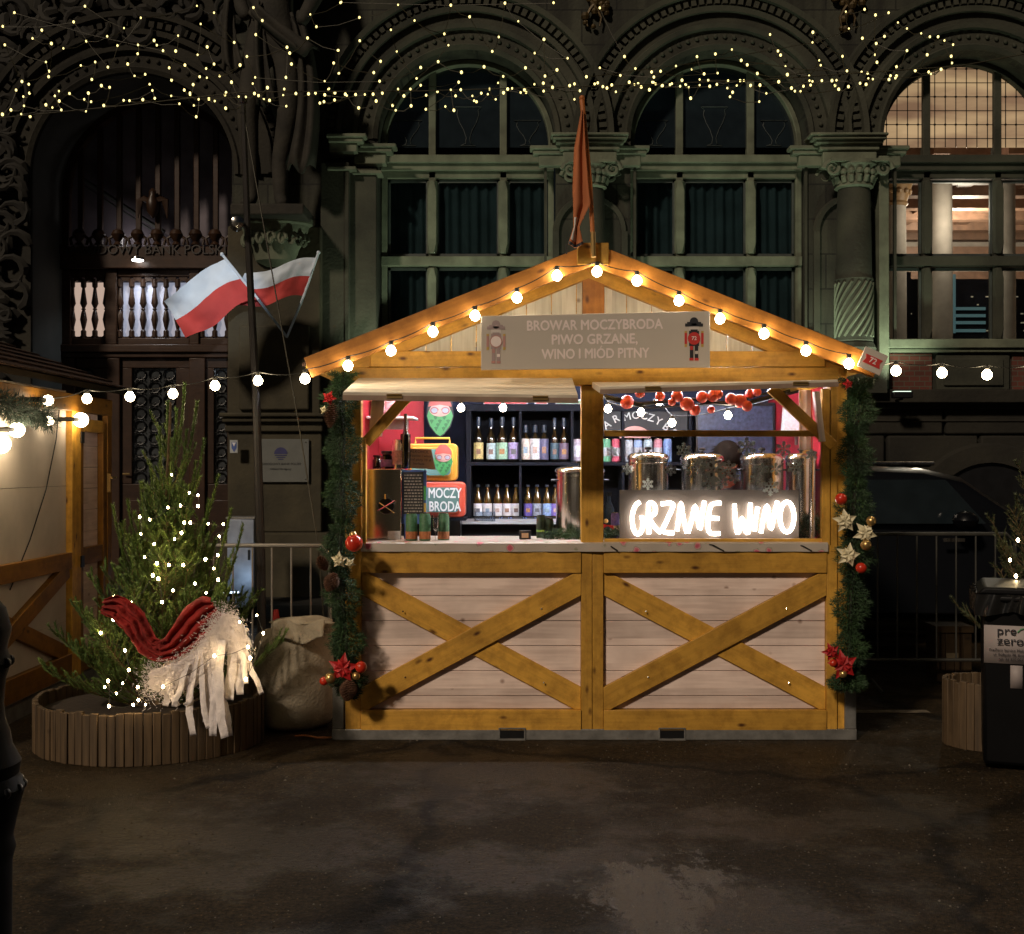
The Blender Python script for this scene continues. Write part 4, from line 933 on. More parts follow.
# awnings = shutters folded out and up
def shutter(xa, xb, zr, zfa, zfb, yf, tk, label):
    def corner(x, y, z): return Vector((x, y, z))
    yr = YK-.085
    g = G(); n = 5
    for k in range(n):
        t0, t1 = k/n, (k+1)/n-.003
        v = []
        for (x, zf) in ((xa, zfa), (xb, zfb)):
            for t in (t0, t1):
                y = yr+(yf-yr)*t; z = zr+(zf-zr)*t; v += [Vector((x, y, z)), Vector((x, y, z-tk))]
        g.add(v, [(0, 4, 6, 2), (1, 3, 7, 5), (0, 1, 5, 4), (2, 6, 7, 3), (0, 2, 3, 1), (4, 5, 7, 6)])
    o = part('awning_flap', g, mat('pale_flap_boards', (.60, .52, .41), .7, var=.3, scale=6, stretch=(1, 6, 6)), kiosk, bevel=.003, label=label)
    g = G()
    g.box(xa, xb, yf-.013, yf-.001, min(zfa, zfb)-tk-.003, min(zfa, zfb)-tk*.35) if abs(zfa-zfb) < .01 else g.add([(xa, yf-.012, zfa-tk-.003), (xb, yf-.012, zfb-tk-.003), (xb, yf-.012, zfb-tk*.4), (xa, yf-.012, zfa-tk*.4), (xa, yf-.001, zfa-tk-.003), (xb, yf-.001, zfb-tk-.003), (xb, yf-.001, zfb-tk*.4), (xa, yf-.001, zfa-tk*.4)], [(0, 1, 2, 3), (4, 7, 6, 5), (0, 4, 5, 1), (3, 2, 6, 7), (0, 3, 7, 4), (1, 5, 6, 2)])
    part('flap_edging', g, mat('edge_board', (.30, .20, .14), .7, var=.3), o)
    for f in (.22, .84):
        x = xa+(xb-xa)*f; z = zfa+(zfb-zfa)*f; g = G(); g.box(x-.04, x+.04, yf-.018, yf-.0135, z-tk*.75, z-tk*.3); g.tube([(x-.04, yf-.02, z-tk*.3), (x+.04, yf-.02, z-tk*.3)], .005, 6); part('hinge', g, M_goldb, o)
    return o
YF = 6.3
shutter(PX(343, YF), PX(578, YF), kz(379), PZ(392, YF), PZ(395, YF), YF, .040, 'left flap, its pale boards tilted down to show the top')
shutter(PX(600, YF), PX(838, YF), kz(383), PZ(387, YF), PZ(379.5, YF), YF, .034, 'right flap seen edge on')
# white inner side boards at hatch sides
board('side_flap', P(378, 396, YK)+Vector((0, .03, 0)), P(375, 436, YK)+Vector((0, .03, 0)), .075, .015, M_plank, kiosk)
board('side_flap', P(814, 392, YK)+Vector((0, -.04, 0)), P(820, 442, YK)+Vector((0, -.04, 0)), .03, .06, M_plank, kiosk)
# counter
g = G(); g.box(kx(347), kx(836), YK-.05+.02, YK+.55, kz(551.3), kz(545)); part('counter', g, M_wood, kiosk)
def clothmat():
    m, N, L, b = newmat('floral_oilcloth'); b.inputs['Roughness'].default_value = .35
    tc = N.new('ShaderNodeTexCoord'); vo = N.new('ShaderNodeTexVoronoi'); vo.inputs['Scale'].default_value = 13; L.new(tc.outputs['Object'], vo.inputs[0])
    nz = N.new('ShaderNodeTexNoise'); nz.inputs['Scale'].default_value = 60; L.new(tc.outputs['Object'], nz.inputs[0])
    ad = N.new('ShaderNodeMath'); ad.operation = 'MULTIPLY_ADD'; ad.inputs[1].default_value = .25; L.new(nz.outputs[0], ad.inputs[0]); L.new(vo.outputs['Distance'], ad.inputs[2])
    rp = N.new('ShaderNodeValToRGB'); e = rp.color_ramp.elements; e[0].position = .27; e[0].color = (.52, .10, .14, 1); e[1].position = .46; e[1].color = (.46, .40, .34, 1)
    x = e.new(.37); x.color = (.62, .30, .32, 1); x = e.new(.42); x.color = (.25, .28, .18, 1); L.new(ad.outputs[0], rp.inputs[0]); L.new(rp.outputs[0], b.inputs['Base Color']); return m
g = G(); za = kz(541.3)
def cl(u, v):
    x = kx(362)+(kx(826)-kx(362))*u
    if v < .3: return (x, YK-.052+.004*math.sin(u*70), kz(551)+(za-kz(551))*v/.3)
    return (x, YK-.05+.6*(v-.3)/.7, za+.0008*math.sin(u*40+v*9))
g.grid(cl, 120, 12); solo('tablecloth', 'white cloth printed with pink roses covering the kiosk counter', 'tablecloth', g, clothmat(), (XM, YK, za), recalc=False, ang=60)
CT = za+.002
# window over right opening
WF = [kx(603.3), kx(829), kz(541), kz(389)]
board('window_bar', (kx(604), YK-.005, kz(541.5)), (kx(821), YK-.005, kz(541.5)), 6*YK/F, .04, M_wood, kiosk)
board('window_bar', (kx(604), YK-.005, kz(433.5)), (kx(821), YK-.005, kz(433.5)), 6*YK/F, .04, M_wood, kiosk)
board('window_stile', (kx(824.8), YK-.008, kz(548)), (kx(824.8), YK-.008, kz(389)), 8*YK/F, .045, M_wood, kiosk)
g = G(); g.box(kx(604), kx(821), YK+.012, YK+.016, kz(538.4), kz(436.6)); pane = part('window_pane', g, M_glass, kiosk)
def snow(px_, py_, r):
    g = G(); c = P(px_, py_, YK); r = r*YK/F
    for k in range(6):
        a = R(60*k+rng.uniform(-2, 2)+90); d = Vector((math.cos(a), 0, math.sin(a)))
        g.tube([c+d*r*.12, c+d*r], r*.085+.0014, 4)
        for f, l in ((.45, .3), (.72, .24)):
            for s in (-1, 1):
                a2 = a+s*R(55); g.tube([c+d*r*f, c+d*r*f+Vector((math.cos(a2), 0, math.sin(a2)))*r*l], r*.075+.0013, 4)
    g.tube([c+Vector((math.cos(k*math.pi/3), 0, math.sin(k*math.pi/3)))*r*.22 for k in range(7)], r*.04, 4)
    o = part('snowflake', g, M_flake, pane); o.matrix_basis = Matrix.Translation((0, .009, 0)) @ o.matrix_basis
    return o
for a in ((684, 450, 8), (671, 470, 6), (627, 469, 6), (648, 484, 6), (747, 447, 10), (784, 449, 8), (692, 472, 6), (795, 467, 8), (776, 469, 6), (763, 469, 6), (771, 487, 9), (714, 470, 14), (709, 481, 8), (729, 468, 8), (722, 482, 7), (699, 462, 6), (640, 455, 5), (735, 478, 6), (756, 479, 6), (612, 452, 6), (812, 455, 6)): snow(*a)

# ------------------------------------------------------------------ kiosk sign board
YSn = 6.52
sg = thing('sign_board', 'long grey name board under the kiosk gable', 'sign', P(596, 342, YSn))
q = [P(481, 370, YSn), P(710, 367.5, YSn), P(710, 311, YSn), P(481, 316, YSn)]
g = G(); g.prism([(v.x, v.z) for v in q], YSn, YSn+.015); part('board', g, M_board, sg, bevel=.002)
til = math.atan2(3.5, 229)
for s, px_, py_, sz in (('BROWAR MOCZYBRODA', 594.5, 325.3, .0745), ('PIWO GRZANE,', 594.5, 339.6, .0745), ('WINO I MIÓD PITNY', 595.5, 354, .0745)):
    wpx = {'BROWAR MOCZYBRODA': 136, 'PIWO GRZANE,': 86, 'WINO I MIÓD PITNY': 108}[s]
    me = text(s, sz, bold=.0022, ext=.0004); xs_ = [v.co.x for v in me.vertices]; wd = max(xs_)-min(xs_); me.transform(Matrix.Diagonal((wpx*YSn/F/wd, 1.0, 1, 1)))
    me.materials.clear(); me.materials.append(M_print)
    link('lettering', me, sg, Matrix.Translation(P(px_, py_, YSn)+Vector((0, -.0012, 0))) @ Matrix.Rotation(-til, 4, 'Y') @ Matrix.Rotation(R(90), 4, 'X'))
def nutcracker(cx, cy, pal, num):
    g = G(); y1 = YSn-.001
    def rc(a, b, c, d, mi, k=0): g.mi = mi; g.box(PX(cx+a, YSn), PX(cx+b, YSn), y1-.0012-.0004*k, y1, PZ(cy+d, YSn), PZ(cy+c, YSn))
    def disc(a, b, r, mi, k=1): g.mi = mi; rr = r*YSn/F; g.prism([(PX(cx+a, YSn)+rr*math.cos(i*.393), PZ(cy+b, YSn)+rr*math.sin(i*.393)) for i in range(16)], y1-.0016-.0004*k, y1)
    # palette: 0 hat, 1 skin, 2 red, 3 dark, 4 light, 5 gold
    disc(0, -17.5, 4.2, 0); rc(-9, 9, -15.5, -12.5, 0, 2); rc(-7, -3, -17, -14, 0, 3); rc(3, 7, -17, -14, 0, 3)
    rc(-5, 5, -12.5, -9, 1); rc(-3.5, 3.5, -9.5, -7.5, 3, 2); rc(-5, 5, -8, 7, 3)
    rc(-9.5, -7, -6, 5, 2); rc(7, 9.5, -6, 5, 2); rc(-9.5, -7, 5, 8, 5); rc(7, 9.5, 5, 8, 5); rc(-9.5, -7, -8, -6, 5); rc(7, 9.5, -8, -6, 5)
    disc(0, -.5, 6.3, 2, 3)
    rc(-4.2, -.6, 7, 19, 3); rc(.6, 4.2, 7, 19, 3); rc(-4, -1, 7, 11, 2, 2); rc(1, 4, 12, 15, 4, 2)
    rc(-4.6, -.5, 19, 21.5, 2); rc(.5, 4.6, 19, 21.5, 2)
    if num is None: disc(0, -.5, 5.3, 4, 4)
    o = part('soldier_print', g, pal, sg, smooth=False)
    if num: textpart('number', num, .028, M_print, sg, P(cx, cy-.5, YSn)+Vector((0, -.006, 0)), ext=.0006, bold=.0006)
nutcracker(694, 339, [M_prblack, M_prlight, M_prred, M_prblack, M_prlight, M_prgold], '72')
nutcracker(496, 342, [M_prgrey, M_prlight, M_prpink, M_prgrey, M_print, M_prgold], None)
# small number sign at the right end of roof
t = thing('number_sign', 'small tilted square sign with a red number 72 at the right roof end', 'sign', P(872, 361, 6.5))
c = P(872.5, 361, 6.53); rz = R(24)
M_ = Matrix.Translation(c) @ Matrix.Rotation(rz, 4, 'Y')
g = G(); g.box(-.066, .066, -.006, .006, -.058, .058); part('plate', g, M_board, t, bevel=.002, M=M_)
g = G(); g.prism([(-.05, .022), (.05, .022), (.04, 0), (.05, -.026), (-.05, -.026), (-.04, 0)], -.009, -.0065); part('red_ribbon', g, M_prred, t, M=M_)
me = text('72', .042, bold=.0008, ext=.0006); me.materials.append(M_print); link('number', me, t, M_ @ Matrix.Translation((0, -.0105, -.001)) @ Matrix.Rotation(R(90), 4, 'X'))

# furled banner on the ridge
t = thing('furled_banner', 'rust red banner furled round a tilted pole on the kiosk ridge', 'flag', P(592, 250, 6.5))
g = G(); yb = 6.5; g.tube([P(593.5, 250, yb), P(590, 180, yb), P(582, 100, yb)], [.012, .012, .014], 8); g.sphere(P(582, 98, yb), .016, 8); part('banner_pole', g, M_orange, t)
g = G(); g.tube([P(593.6, 257, yb-.02), P(593, 232, yb-.02)], .014, 8); part('pole_holder', g, M_goldb, t)
def bann(u, v):
    prof = [(581, 583, 112), (574, 585, 150), (572.5, 588, 190), (573, 590, 205), (573.5, 579, 228), (568, 583, 245)]
    f = v*(len(prof)-1); i = min(int(f), len(prof)-2); k = f-i; a = [prof[i][j]*(1-k)+prof[i+1][j]*k for j in range(3)]
    p = P(a[0]+(a[1]-a[0])*u, a[2]+(3*math.sin(u*3) if v > .9 else 0), yb-.012)
    return (p.x, p.y-.035*abs(math.sin(u*math.pi*1.3+v*1.2)), p.z)
g = G(); g.grid(bann, 24, 40); part('banner_cloth', g, M_flagb, t, solid=.003, recalc=False, ang=180)
g = G(); g.grid(lambda u, v: tuple(Vector(bann(.05+.42*u, .72+.22*v))+Vector((0, -.008, 0))), 8, 8); part('banner_print', g, M_prlight, t, recalc=False)
g = G(); g.grid(lambda u, v: tuple(Vector(bann(u, .965+.035*v))+Vector((0, -.006, 0))), 12, 2); part('banner_hem', g, M_prblack, t, recalc=False)
g = G(); g.tube([P(566.5, 244, yb-.02), P(566.5, 254, yb-.02)], .004, 5); part('hem_cord', g, M_wire, t)

# ------------------------------------------------------------------ festoon strings
def festoon(label, pts, Y, r, m, sag=4, group='festoon bulb strings', light=0, drop=1.0, ends=None, cat='string lights', bulbshape=None):
    p0 = P(*pts[0], Y if not callable(Y) else Y(0)); t = thing('festoon_lights', label, cat, p0, group)
    W3 = [P(a, b, Y if not callable(Y) else Y(i)) for i, (a, b) in enumerate(pts)]
    hang = [p+Vector((0, 0, r*2.0*drop)) for p in W3]
    if ends: hang = ([P(*ends[0])] if ends[0] else [])+hang+([P(*ends[1])] if ends[1] else [])
    line = []
    for a, b in zip(hang, hang[1:]):
        for k in range(6):
            u = k/6; p = a.lerp(b, u); p.z -= sag/173*4*u*(1-u); line.append(p)
    line.append(hang[-1]); g = G(); g.tube(line, .003, 5); part('cable', g, M_wire, t)
    for i, c in enumerate(W3):
        g = G(); g.lathe(c, [(.001, -r), (r*.5, -r*.87), (r*.87, -r*.5), (r, 0), (r*.92, r*.4), (r*.6, r*.85), (r*.42, r*1.1)], 16)
        b = part('bulb', g, m, t)
        g = G(); g.lathe(c+Vector((0, 0, r*1.1)), [(r*.42, 0), (r*.5, .003), (r*.5, r*.9), (r*.2, r*1.0)], 10); part('socket', g, M_sock, b)
    return t
rb = .034
festoon('warm bulb string following the kiosk gable edge', [(305, 379), (348, 366), (391, 351), (433, 332), (475, 316), (517, 298), (557, 276), (597, 272), (637, 281), (679, 301), (720, 319), (764, 334), (806, 351), (849, 364)], 6.535, rb*.78, M_bulbk, 2)
festoon('warm bulb string crossing from the left stall to the kiosk roof', [(87, 399), (130, 397), (173, 394), (215, 386), (258, 381)], 7.0, rb*.80, M_bulb, 3, ends=((44, 398, 7.2), (305, 372, 6.7)))
festoon('warm bulb string leaving the right end of the kiosk roof', [(896, 371), (942, 373), (987, 375), (1034, 374)], 6.9, rb*.82, M_bulb, 3, ends=((862, 362, 6.7), (1080, 368, 6.9)))
festoon('two warm bulbs hanging inside the left hatch', [(461, 408), (503, 408)], 7.35, .022, M_bulbi, 1, ends=((420, 392, 7.35), (545, 392, 7.35)))
festoon('loose string of warm bulbs inside the glazed right hatch', [(608, 409), (641, 412.5), (659, 402), (672, 423), (728, 415.5)], lambda i: (7.3, 7.3, 7.45, 7.2, 7.25)[i], .022, M_bulbi, 3, ends=((604, 392, 7.3), (790, 392, 7.3)))

# kiosk inside LED tube
t = thing('ceiling_lamp', 'white tube lamp under the kiosk ceiling behind the header', 'lamp', (XM, 7.5, 2.16))
g = G(); g.box(XM-1.1, XM+1.1, 7.37, 7.43, 2.165, 2.20); part('lamp_body', g, M_galv, t); g = G(); g.tube([(XM-1.08, 7.4, 2.15), (XM+1.08, 7.4, 2.15)], .014, 8); part('tube', g, emit('cool_tube', (.86, .90, 1), 220), t)

# ------------------------------------------------------------------ shelving with bottles
YS = 8.55; sx_ = lambda p: PX(p, YS); sz_ = lambda p: PZ(p, YS)
t = thing('bottle_shelf', 'black pigeonhole shelving filled with bottles at the back of the kiosk', 'shelf', (sx_(560), YS, 1.21))
g = G(); zt, zb_ = sz_(402), sz_(523)
for a, b in ((468, 471), (470.9, 471)): pass
xR = sx_(692)
g.box(sx_(466), xR, YS, YS+.34, sz_(411), sz_(404)); g.box(sx_(466), xR, YS+.002, YS+.34, sz_(465.5), sz_(462)); g.box(sx_(466), xR, YS, YS+.34, sz_(523), sz_(518.5))
for p, wd_ in ((466, 5), (519, 2.6), (571, 2.6), (622, 2.6), (689, 3)):
    g.box(sx_(p), sx_(p+wd_), YS+.004, YS+.338, sz_(518.4), sz_(465.6)); g.box(sx_(p), sx_(p+wd_), YS+.004, YS+.338, sz_(461.9), sz_(411.1))
part('shelf_frame', g, M_shelf, t, bevel=.002)
g = G(); g.box(sx_(466), xR, YS+.341, YS+.35, sz_(523), sz_(404)); part('shelf_back', g, M_matt, t)
g = G(); g.box(sx_(625), xR-.03, YS+.02, YS+.03, sz_(436), sz_(411.3)); g.box(sx_(600), sx_(621), YS+.02, YS+.03, sz_(436), sz_(411.3)); part('chalk_panel', g, M_chalk, t)
# chalk letters arched
for ch, px_, py_, rot in (('B', 597, 430, -50), ('A', 607, 425, -32), ('R', 616, 419, -26), ('M', 627, 417, -14), ('O', 636, 415.5, -6), ('C', 644, 416, 4), ('Z', 651, 418, 14), ('Y', 658.5, 421.5, 26), ('B', 666, 427, 36), ('R', 674, 433, 46)):
    textpart('chalk_letter', ch, .075, M_chalkw, t, P(px_, py_, YS+.012), tilt=R(rot), ext=.001, bold=.0007)
g = G(); c_ = P(635, 438, YS+.01); g.prism([(c_.x+.11*math.cos(math.pi*i/14), c_.z+.085*math.sin(math.pi*i/14)) for i in range(15)], YS+.012, YS+.018); part('chalk_emblem', g, M_prpink, t)
# parcels/flags on top of shelving
tb = thing('bench_counter', 'dark back counter with a pale front edge below the shelving', 'counter', (XM, 8.3, .1))
g = G(); g.box(KL+.05, KR-.05, 8.1, 8.93, 1.188, 1.205); part('bench_top', g, mat('pale_laminate', (.42, .43, .46), .4, var=.1), tb); g = G(); g.box(KL+.05, KR-.05, 8.15, 8.9, .12, 1.185); part('cupboard', g, M_black, tb)
for k, (a, b, m_, lab) in enumerate(((483, 528, lbl('lbl_red', (.55, .06, .07)), 'red and white carton lying on top of the shelving, leftmost'), (535, 548, lbl('lbl_red2', (.55, .10, .10)), 'small pinkish carton on top of the shelving'), (556, 590, lbl('lbl_green', (.16, .30, .18)), 'red striped carton on shelving top by the middle post'))):
    t2 = thing('carton', lab, 'carton', P((a+b)/2, 404, YS+.1)); g = G(); g.box(sx_(a), sx_(b), YS+.03, YS+.2, sz_(404)+.001, sz_(399)); part('box', g, M_label_w if k else lbl('lbl_grey', (.4, .42, .45)), t2, bevel=.003)
    g = G(); g.box(sx_(a)+.01, sx_(b)-.01, YS+.026, YS+.0295, sz_(403.5), sz_(400.5)); part('print', g, m_, t2)
marks = [lbl('mk1', (.30, .16, .10)), lbl('mk2', (.20, .12, .10)), lbl('mk3', (.45, .22, .08)), lbl('mk4', (.12, .12, .14)), lbl('mk5', (.25, .35, .45)), lbl('mk6', (.5, .35, .3))]; mk = [0]
def bottle(px_, py_, h_px, r_px, Y, lc, label, glass=M_bottle, cap=(.02, .03, .05), shape='wine', lab=(.08, .45), group='bottles on the kiosk shelves'):
    h = h_px*Y/F; r = r_px*Y/F; b = P(px_, py_, Y)
    t = thing('bottle', label, 'bottle', b, group); g = G()
    if shape == 'wine': pr = [(r*.9, 0), (r, h*.02), (r, h*.50), (r*.9, h*.58), (r*.5, h*.68), (r*.32, h*.76), (r*.30, h*.95), (r*.34, h*.96), (r*.34, h)]
    elif shape == 'short': pr = [(r*.9, 0), (r, h*.02), (r, h*.60), (r*.85, h*.68), (r*.42, h*.76), (r*.40, h*.98), (r*.4, h)]
    else: pr = [(r*.9, 0), (r, h*.02), (r, h*.50), (r*.85, h*.62), (r*.42, h*.78), (r*.32, h*.92), (r*.38, h*.93), (r*.38, h)]
    g.lathe(b, pr, 16); part('glass_body', g, glass, t)
    g = G(); g.lathe(b, [(r*1.025, h*lab[0]), (r*1.03, h*(lab[0]+.005)), (r*1.03, h*lab[1]), (r*1.02, h*(lab[1]+.005))], 16); part('paper_label', g, lc, t, recalc=True)
    g = G(); g.box(b.x-r*.45, b.x+r*.45, b.y-r*1.06, b.y-r*.9, b.z+h*(lab[0]+(lab[1]-lab[0])*.3), b.z+h*(lab[0]+(lab[1]-lab[0])*.62)); part('label_print', g, marks[mk[0] % 6], t); mk[0] += 1
    g = G(); cr = .42 if shape != 'short' else .5; z0 = .80 if shape != 'beer' else .94
    g.lathe(b, [(r*cr, h*z0), (r*cr*1.02, h*(z0+.01)), (r*cr, h*1.0), (r*cr*.8, h*1.012)], 12); part('cap', g, mat('cap', cap, .4, var=.1), t)
    return t
yb_ = YS+.08; c1 = [lbl('l_yellow', (.62, .50, .20)), lbl('l_pblue', (.45, .58, .62)), lbl('l_mint', (.36, .58, .42)), lbl('l_lilac', (.42, .34, .62)), lbl('l_peach', (.75, .62, .55)), lbl('l_white', (.72, .72, .76)), lbl('l_navy', (.10, .10, .20)), lbl('l_teal', (.05, .10, .14)), lbl('l_plum', (.16, .12, .20))]
wn_ = [(478.5, 44, 4.8, 'wine', 'pale yellow label'), (491, 43, 4.6, 'wine', 'pale blue label'), (502, 44, 5.6, 'wine', 'mint green label'), (513.5, 44, 5.2, 'wine', 'lilac label'),
       (525.5, 36, 4.6, 'short', 'white and peach label'), (535, 36, 4.8, 'short', 'plain white label'), (544, 36, 4.6, 'short', 'dark navy label'), (554.5, 43, 4.2, 'wine', 'dark teal label'), (564, 43, 4.8, 'wine', 'dull plum label')]
for (p, h, r, shp, nm), c_ in zip(wn_, c1):
    bottle(p, 461.3, h, r, yb_, c_, 'dark %s bottle with %s on the upper shelf' % ('tall' if shp == 'wine' else 'stubby', nm), shape=shp, lab=(.05, .42) if shp == 'wine' else (.05, .62))
bb = [(478, 'orange mark', .80), (487.5, 'dark brown mark', .8), (497.5, 'small ginger mark', .8), (507, 'thin black ring', .8), (516, 'pale blue figure', .8)]
for p, nm, _ in bb:
    bottle(p, 517, 32, 4.4, yb_, M_label_w, 'brown beer bottle, white label with %s, lower left compartment, at %s' % (nm, {478: 'its left end', 487.5: 'second place', 497.5: 'the middle', 507: 'fourth place', 516: 'its right end'}[p]), M_bottleg, shape='beer', lab=(.04, .42))
    g = G()
for p, nm, cc in ((528, 'blue patterned label', (.14, .10, .42)), (537, 'grey label with red and green shapes', (.30, .34, .42)), (547, 'sky blue and yellow label', (.28, .42, .72)), (555.5, 'violet label', (.20, .14, .50))):
    bottle(p, 517, 32, 4.4, yb_, lbl('bl', cc), 'brown beer bottle with %s in the lower middle compartment' % nm, M_bottleg, shape='beer', lab=(.04, .42))
for i_, p in enumerate((482, 492, 502, 512)):
    pass
def can(px_, py_, h_px, r_px, Y, m_, label, group='drink cans in the kiosk', band=None):
    h = h_px*Y/F; r = r_px*Y/F; b = P(px_, py_, Y); t = thing('drink_can', label, 'can', b, group)
    g = G(); g.lathe(b, [(r*.8, 0), (r, h*.05), (r, h*.9), (r*.85, h*.97), (r*.85, h)], 18); part('can_body', g, m_, t)
    g = G(); g.lathe(b, [(r*.82, h*1.0), (r*.86, h*1.005), (r*.86, h*1.02), (r*.75, h*1.015), (r*.75, h*1.001)], 18); part('rim', g, M_steel, t)
    if band: g = G(); g.lathe(b, [(r*1.01, h*band[0]), (r*1.015, h*(band[0]+.01)), (r*1.015, h*band[1]), (r*1.01, h*(band[1]+.01))], 18); part('printed_band', g, band[2], t)
    return t
can(577, 461.3, 22, 4.5, yb_, lbl('cn', (.5, .42, .55)), 'white and purple can on the upper shelf beside the middle post', band=(.2, .7, lbl('cnb', (.72, .72, .85))))
for p, cc, nm in ((606.5, (.12, .38, .22), 'green'), (616, (.55, .08, .14), 'crimson and white'), (628.5, (.55, .58, .62), 'pale grey'), (638, (.28, .38, .62), 'mid blue'), (648, (.45, .55, .62), 'light blue patterned'), (658, (.60, .24, .30), 'pink topped'), (667.5, (.20, .32, .62), 'deep blue')):
    can(p, 462, 23, 4.4, yb_, lbl('cn_'+nm, cc), '%s can in the row behind the glazed hatch' % nm, band=(.25, .62, lbl('cb_'+nm, (.5, .5, .55))) if nm != 'deep blue' else None)

# price tags on shelf bottom
t = thing('price_strip', 'dark strip with blue handwritten price tags under the lower shelf', 'price tags', P(540, 523, YS-.03)); g = G()
g.box(sx_(478), sx_(566), YS-.02, YS-.006, sz_(521.8), sz_(516.8)); part('strip', g, M_chalk, t)
for p, s in ((493, '15,-'), (502, '15,-'), (511, '18,-'), (526, '18,-'), (538, '20,-')): textpart('price', s, .034, mat('blue_chalk', (.12, .22, .65), .6), t, P(p, 519.3, YS-.023), ext=.0008)

# ------------------------------------------------------------------ things on left of hatch
yb1 = 7.16
# stainless cabinet
t = thing('steel_dispenser', 'mirror polished steel dispenser box with a black round knob at the left of the hatch', 'dispenser', P(384, 541, yb1))
g = G(); g.box(PX(367, yb1), PX(401, yb1), yb1, yb1+.28, CT, PZ(469, yb1)); part('steel_case', g, mat('mirror_steel', (.62, .55, .42), .16, metal=1, var=.2, scale=3, stretch=(5, 1, .6)), t, bevel=.004)
g = G(); c = P(386, 506, yb1-.02); g.lathe((0, 0, 0), [(.045, 0), (.05, .008), (.045, .018), (.01, .022)], 20); part('dial', g, M_black, t, M=Matrix.Translation(c+Vector((0, .018, 0))) @ Matrix.Rotation(R(90), 4, 'X'))
g = G(); g.tube([c+Vector((-.05, 0, -.03)), c+Vector((.055, -.01, .03))], .006, 6); g.tube([c+Vector((-.04, 0, .02)), c+Vector((.05, -.01, -.04))], .004, 6); g.tube([c+Vector((0, .0, .04)), c+Vector((0, .0, .07))], .011, 8); part('lever', g, M_steel, t)
g = G(); g.box(PX(388, yb1), PX(400, yb1), yb1-.006, yb1-.002, PZ(540, yb1), PZ(531, yb1)); part('notice', g, M_label_w, t)
# menu board
t = thing('menu_board', 'narrow black menu board with coloured rows and blue edge beside the steel box', 'menu', P(414, 541, 7.2))
g = G(); g.box(PX(402, 7.2), PX(426.5, 7.2), 7.19, 7.205, CT+.09, PZ(470, 7.2)); part('board', g, M_prblue, t); g = G(); g.box(PX(403.5, 7.2), PX(423.5, 7.2), 7.183, 7.189, PZ(514, 7.2), PZ(472, 7.2)); part('chalk_face', g, M_chalk, t)
g = G(); g.box(PX(424, 7.2), PX(426.3, 7.2), 7.182, 7.189, PZ(512, 7.2), PZ(503, 7.2)); part('yellow_tab', g, M_prgold, t)
g = G(); g.box(PX(424, 7.2), PX(426.3, 7.2), 7.182, 7.189, PZ(500, 7.2), PZ(486, 7.2)); part('green_tab', g, M_prgreen, t)
g = G()
for k in range(13):
    y_ = 474.5+k*3.0; x = 404.5
    while x < 421.5:
        l = rng.uniform(1.2, 3.5); g.box(PX(x, 7.2), PX(min(x+l, 422.5), 7.2), 7.1805, 7.1825, PZ(y_+1.3, 7.2), PZ(y_, 7.2)); x += l+.8
part('menu_rows', g, mat('menu_text', (.30, .28, .27), .7, var=.5, scale=60), t)
g = G(); g.box(PX(404, 7.2), PX(407, 7.2), 7.20, 7.206, CT, CT+.095); g.box(PX(421, 7.2), PX(424, 7.2), 7.20, 7.206, CT, CT+.095); part('stand', g, M_prblue, t)
for p, nm in ((411.5, 'leftmost of three'), (425, 'middle of three'), (443.5, 'rightmost, behind a glass')):
    can(p, 541, 27.5, 5.8, 7.06 if p != 443.5 else 7.14, lbl('can_green', (.055, .16, .075)), 'green and gold beer can on the counter front, %s' % nm, band=(.08, .34, lbl('can_gold', (.42, .14, .05))))
t = thing('drinking_glass', 'small empty stemmed glass between the green cans', 'glass', P(435.5, 541, 7.05)); b = P(435.5, 541, 7.05)
g = G(); g.lathe(b, [(.018, 0), (.018, .003), (.003, .008), (.003, .05), (.02, .075), (.024, .15), (.023, .15), (.018, .078), (.001, .06)], 16); part('bowl', g, glassmat('clear_glass', fac=.15), t)
# stuff on top of the steel case
topz = PZ(469, yb1)+.001
def on_case(px_, h, r, name, label, m_, m2, cat, prof=None):
    b = Vector((PX(px_, yb1+.1), yb1+.1, topz)); t = thing(name, label, cat, b); g = G()
    g.lathe(b, prof(h, r) if prof else [(r, 0), (r, h*.85), (r*.8, h*.92), (r*.8, h)], 18); part('body', g, m_, t)
    g = G(); g.lathe(b, [(r*1.02, h*.15), (r*1.03, h*.16), (r*1.03, h*.62), (r*1.02, h*.63)], 18); part('paper_label', g, m2, t); return b, t
b, t = on_case(386.5, .088, .034, 'jar', 'dark jar with purple label on the steel box', M_bottle, lbl('l_purple', (.26, .14, .40)), 'jar')
g = G(); g.lathe(b, [(.03, .089), (.032, .09), (.032, .106), (.028, .108)], 18); part('lid', g, M_black, t)
on_case(398, .175, .036, 'drink_can', 'tall can printed with a pink face standing on the steel box', M_steel, lbl('l_pinkface', (.50, .28, .26)), 'can')
b, t = on_case(405.5, .33, .03, 'bottle', 'tall unlabelled dark wine bottle standing behind the tall can', M_bottle, M_bottle, 'bottle', lambda h, r: [(r*.9, 0), (r, .005), (r, h*.5), (r*.5, h*.68), (r*.34, h*.76), (r*.32, h)])
t = thing('jar', 'small black jar at the wall end of the steel box', 'jar', Vector((PX(377, yb1+.15), yb1+.15, topz))); b = t.matrix_basis.translation.copy()
g = G(); g.lathe(b, [(.025, 0), (.027, .004), (.027, .05), (.02, .06), (.02, .07)], 16); part('body', g, M_bottle, t); g = G(); g.lathe(b, [(.022, .0705), (.023, .072), (.023, .082)], 16); part('lid', g, M_black, t)
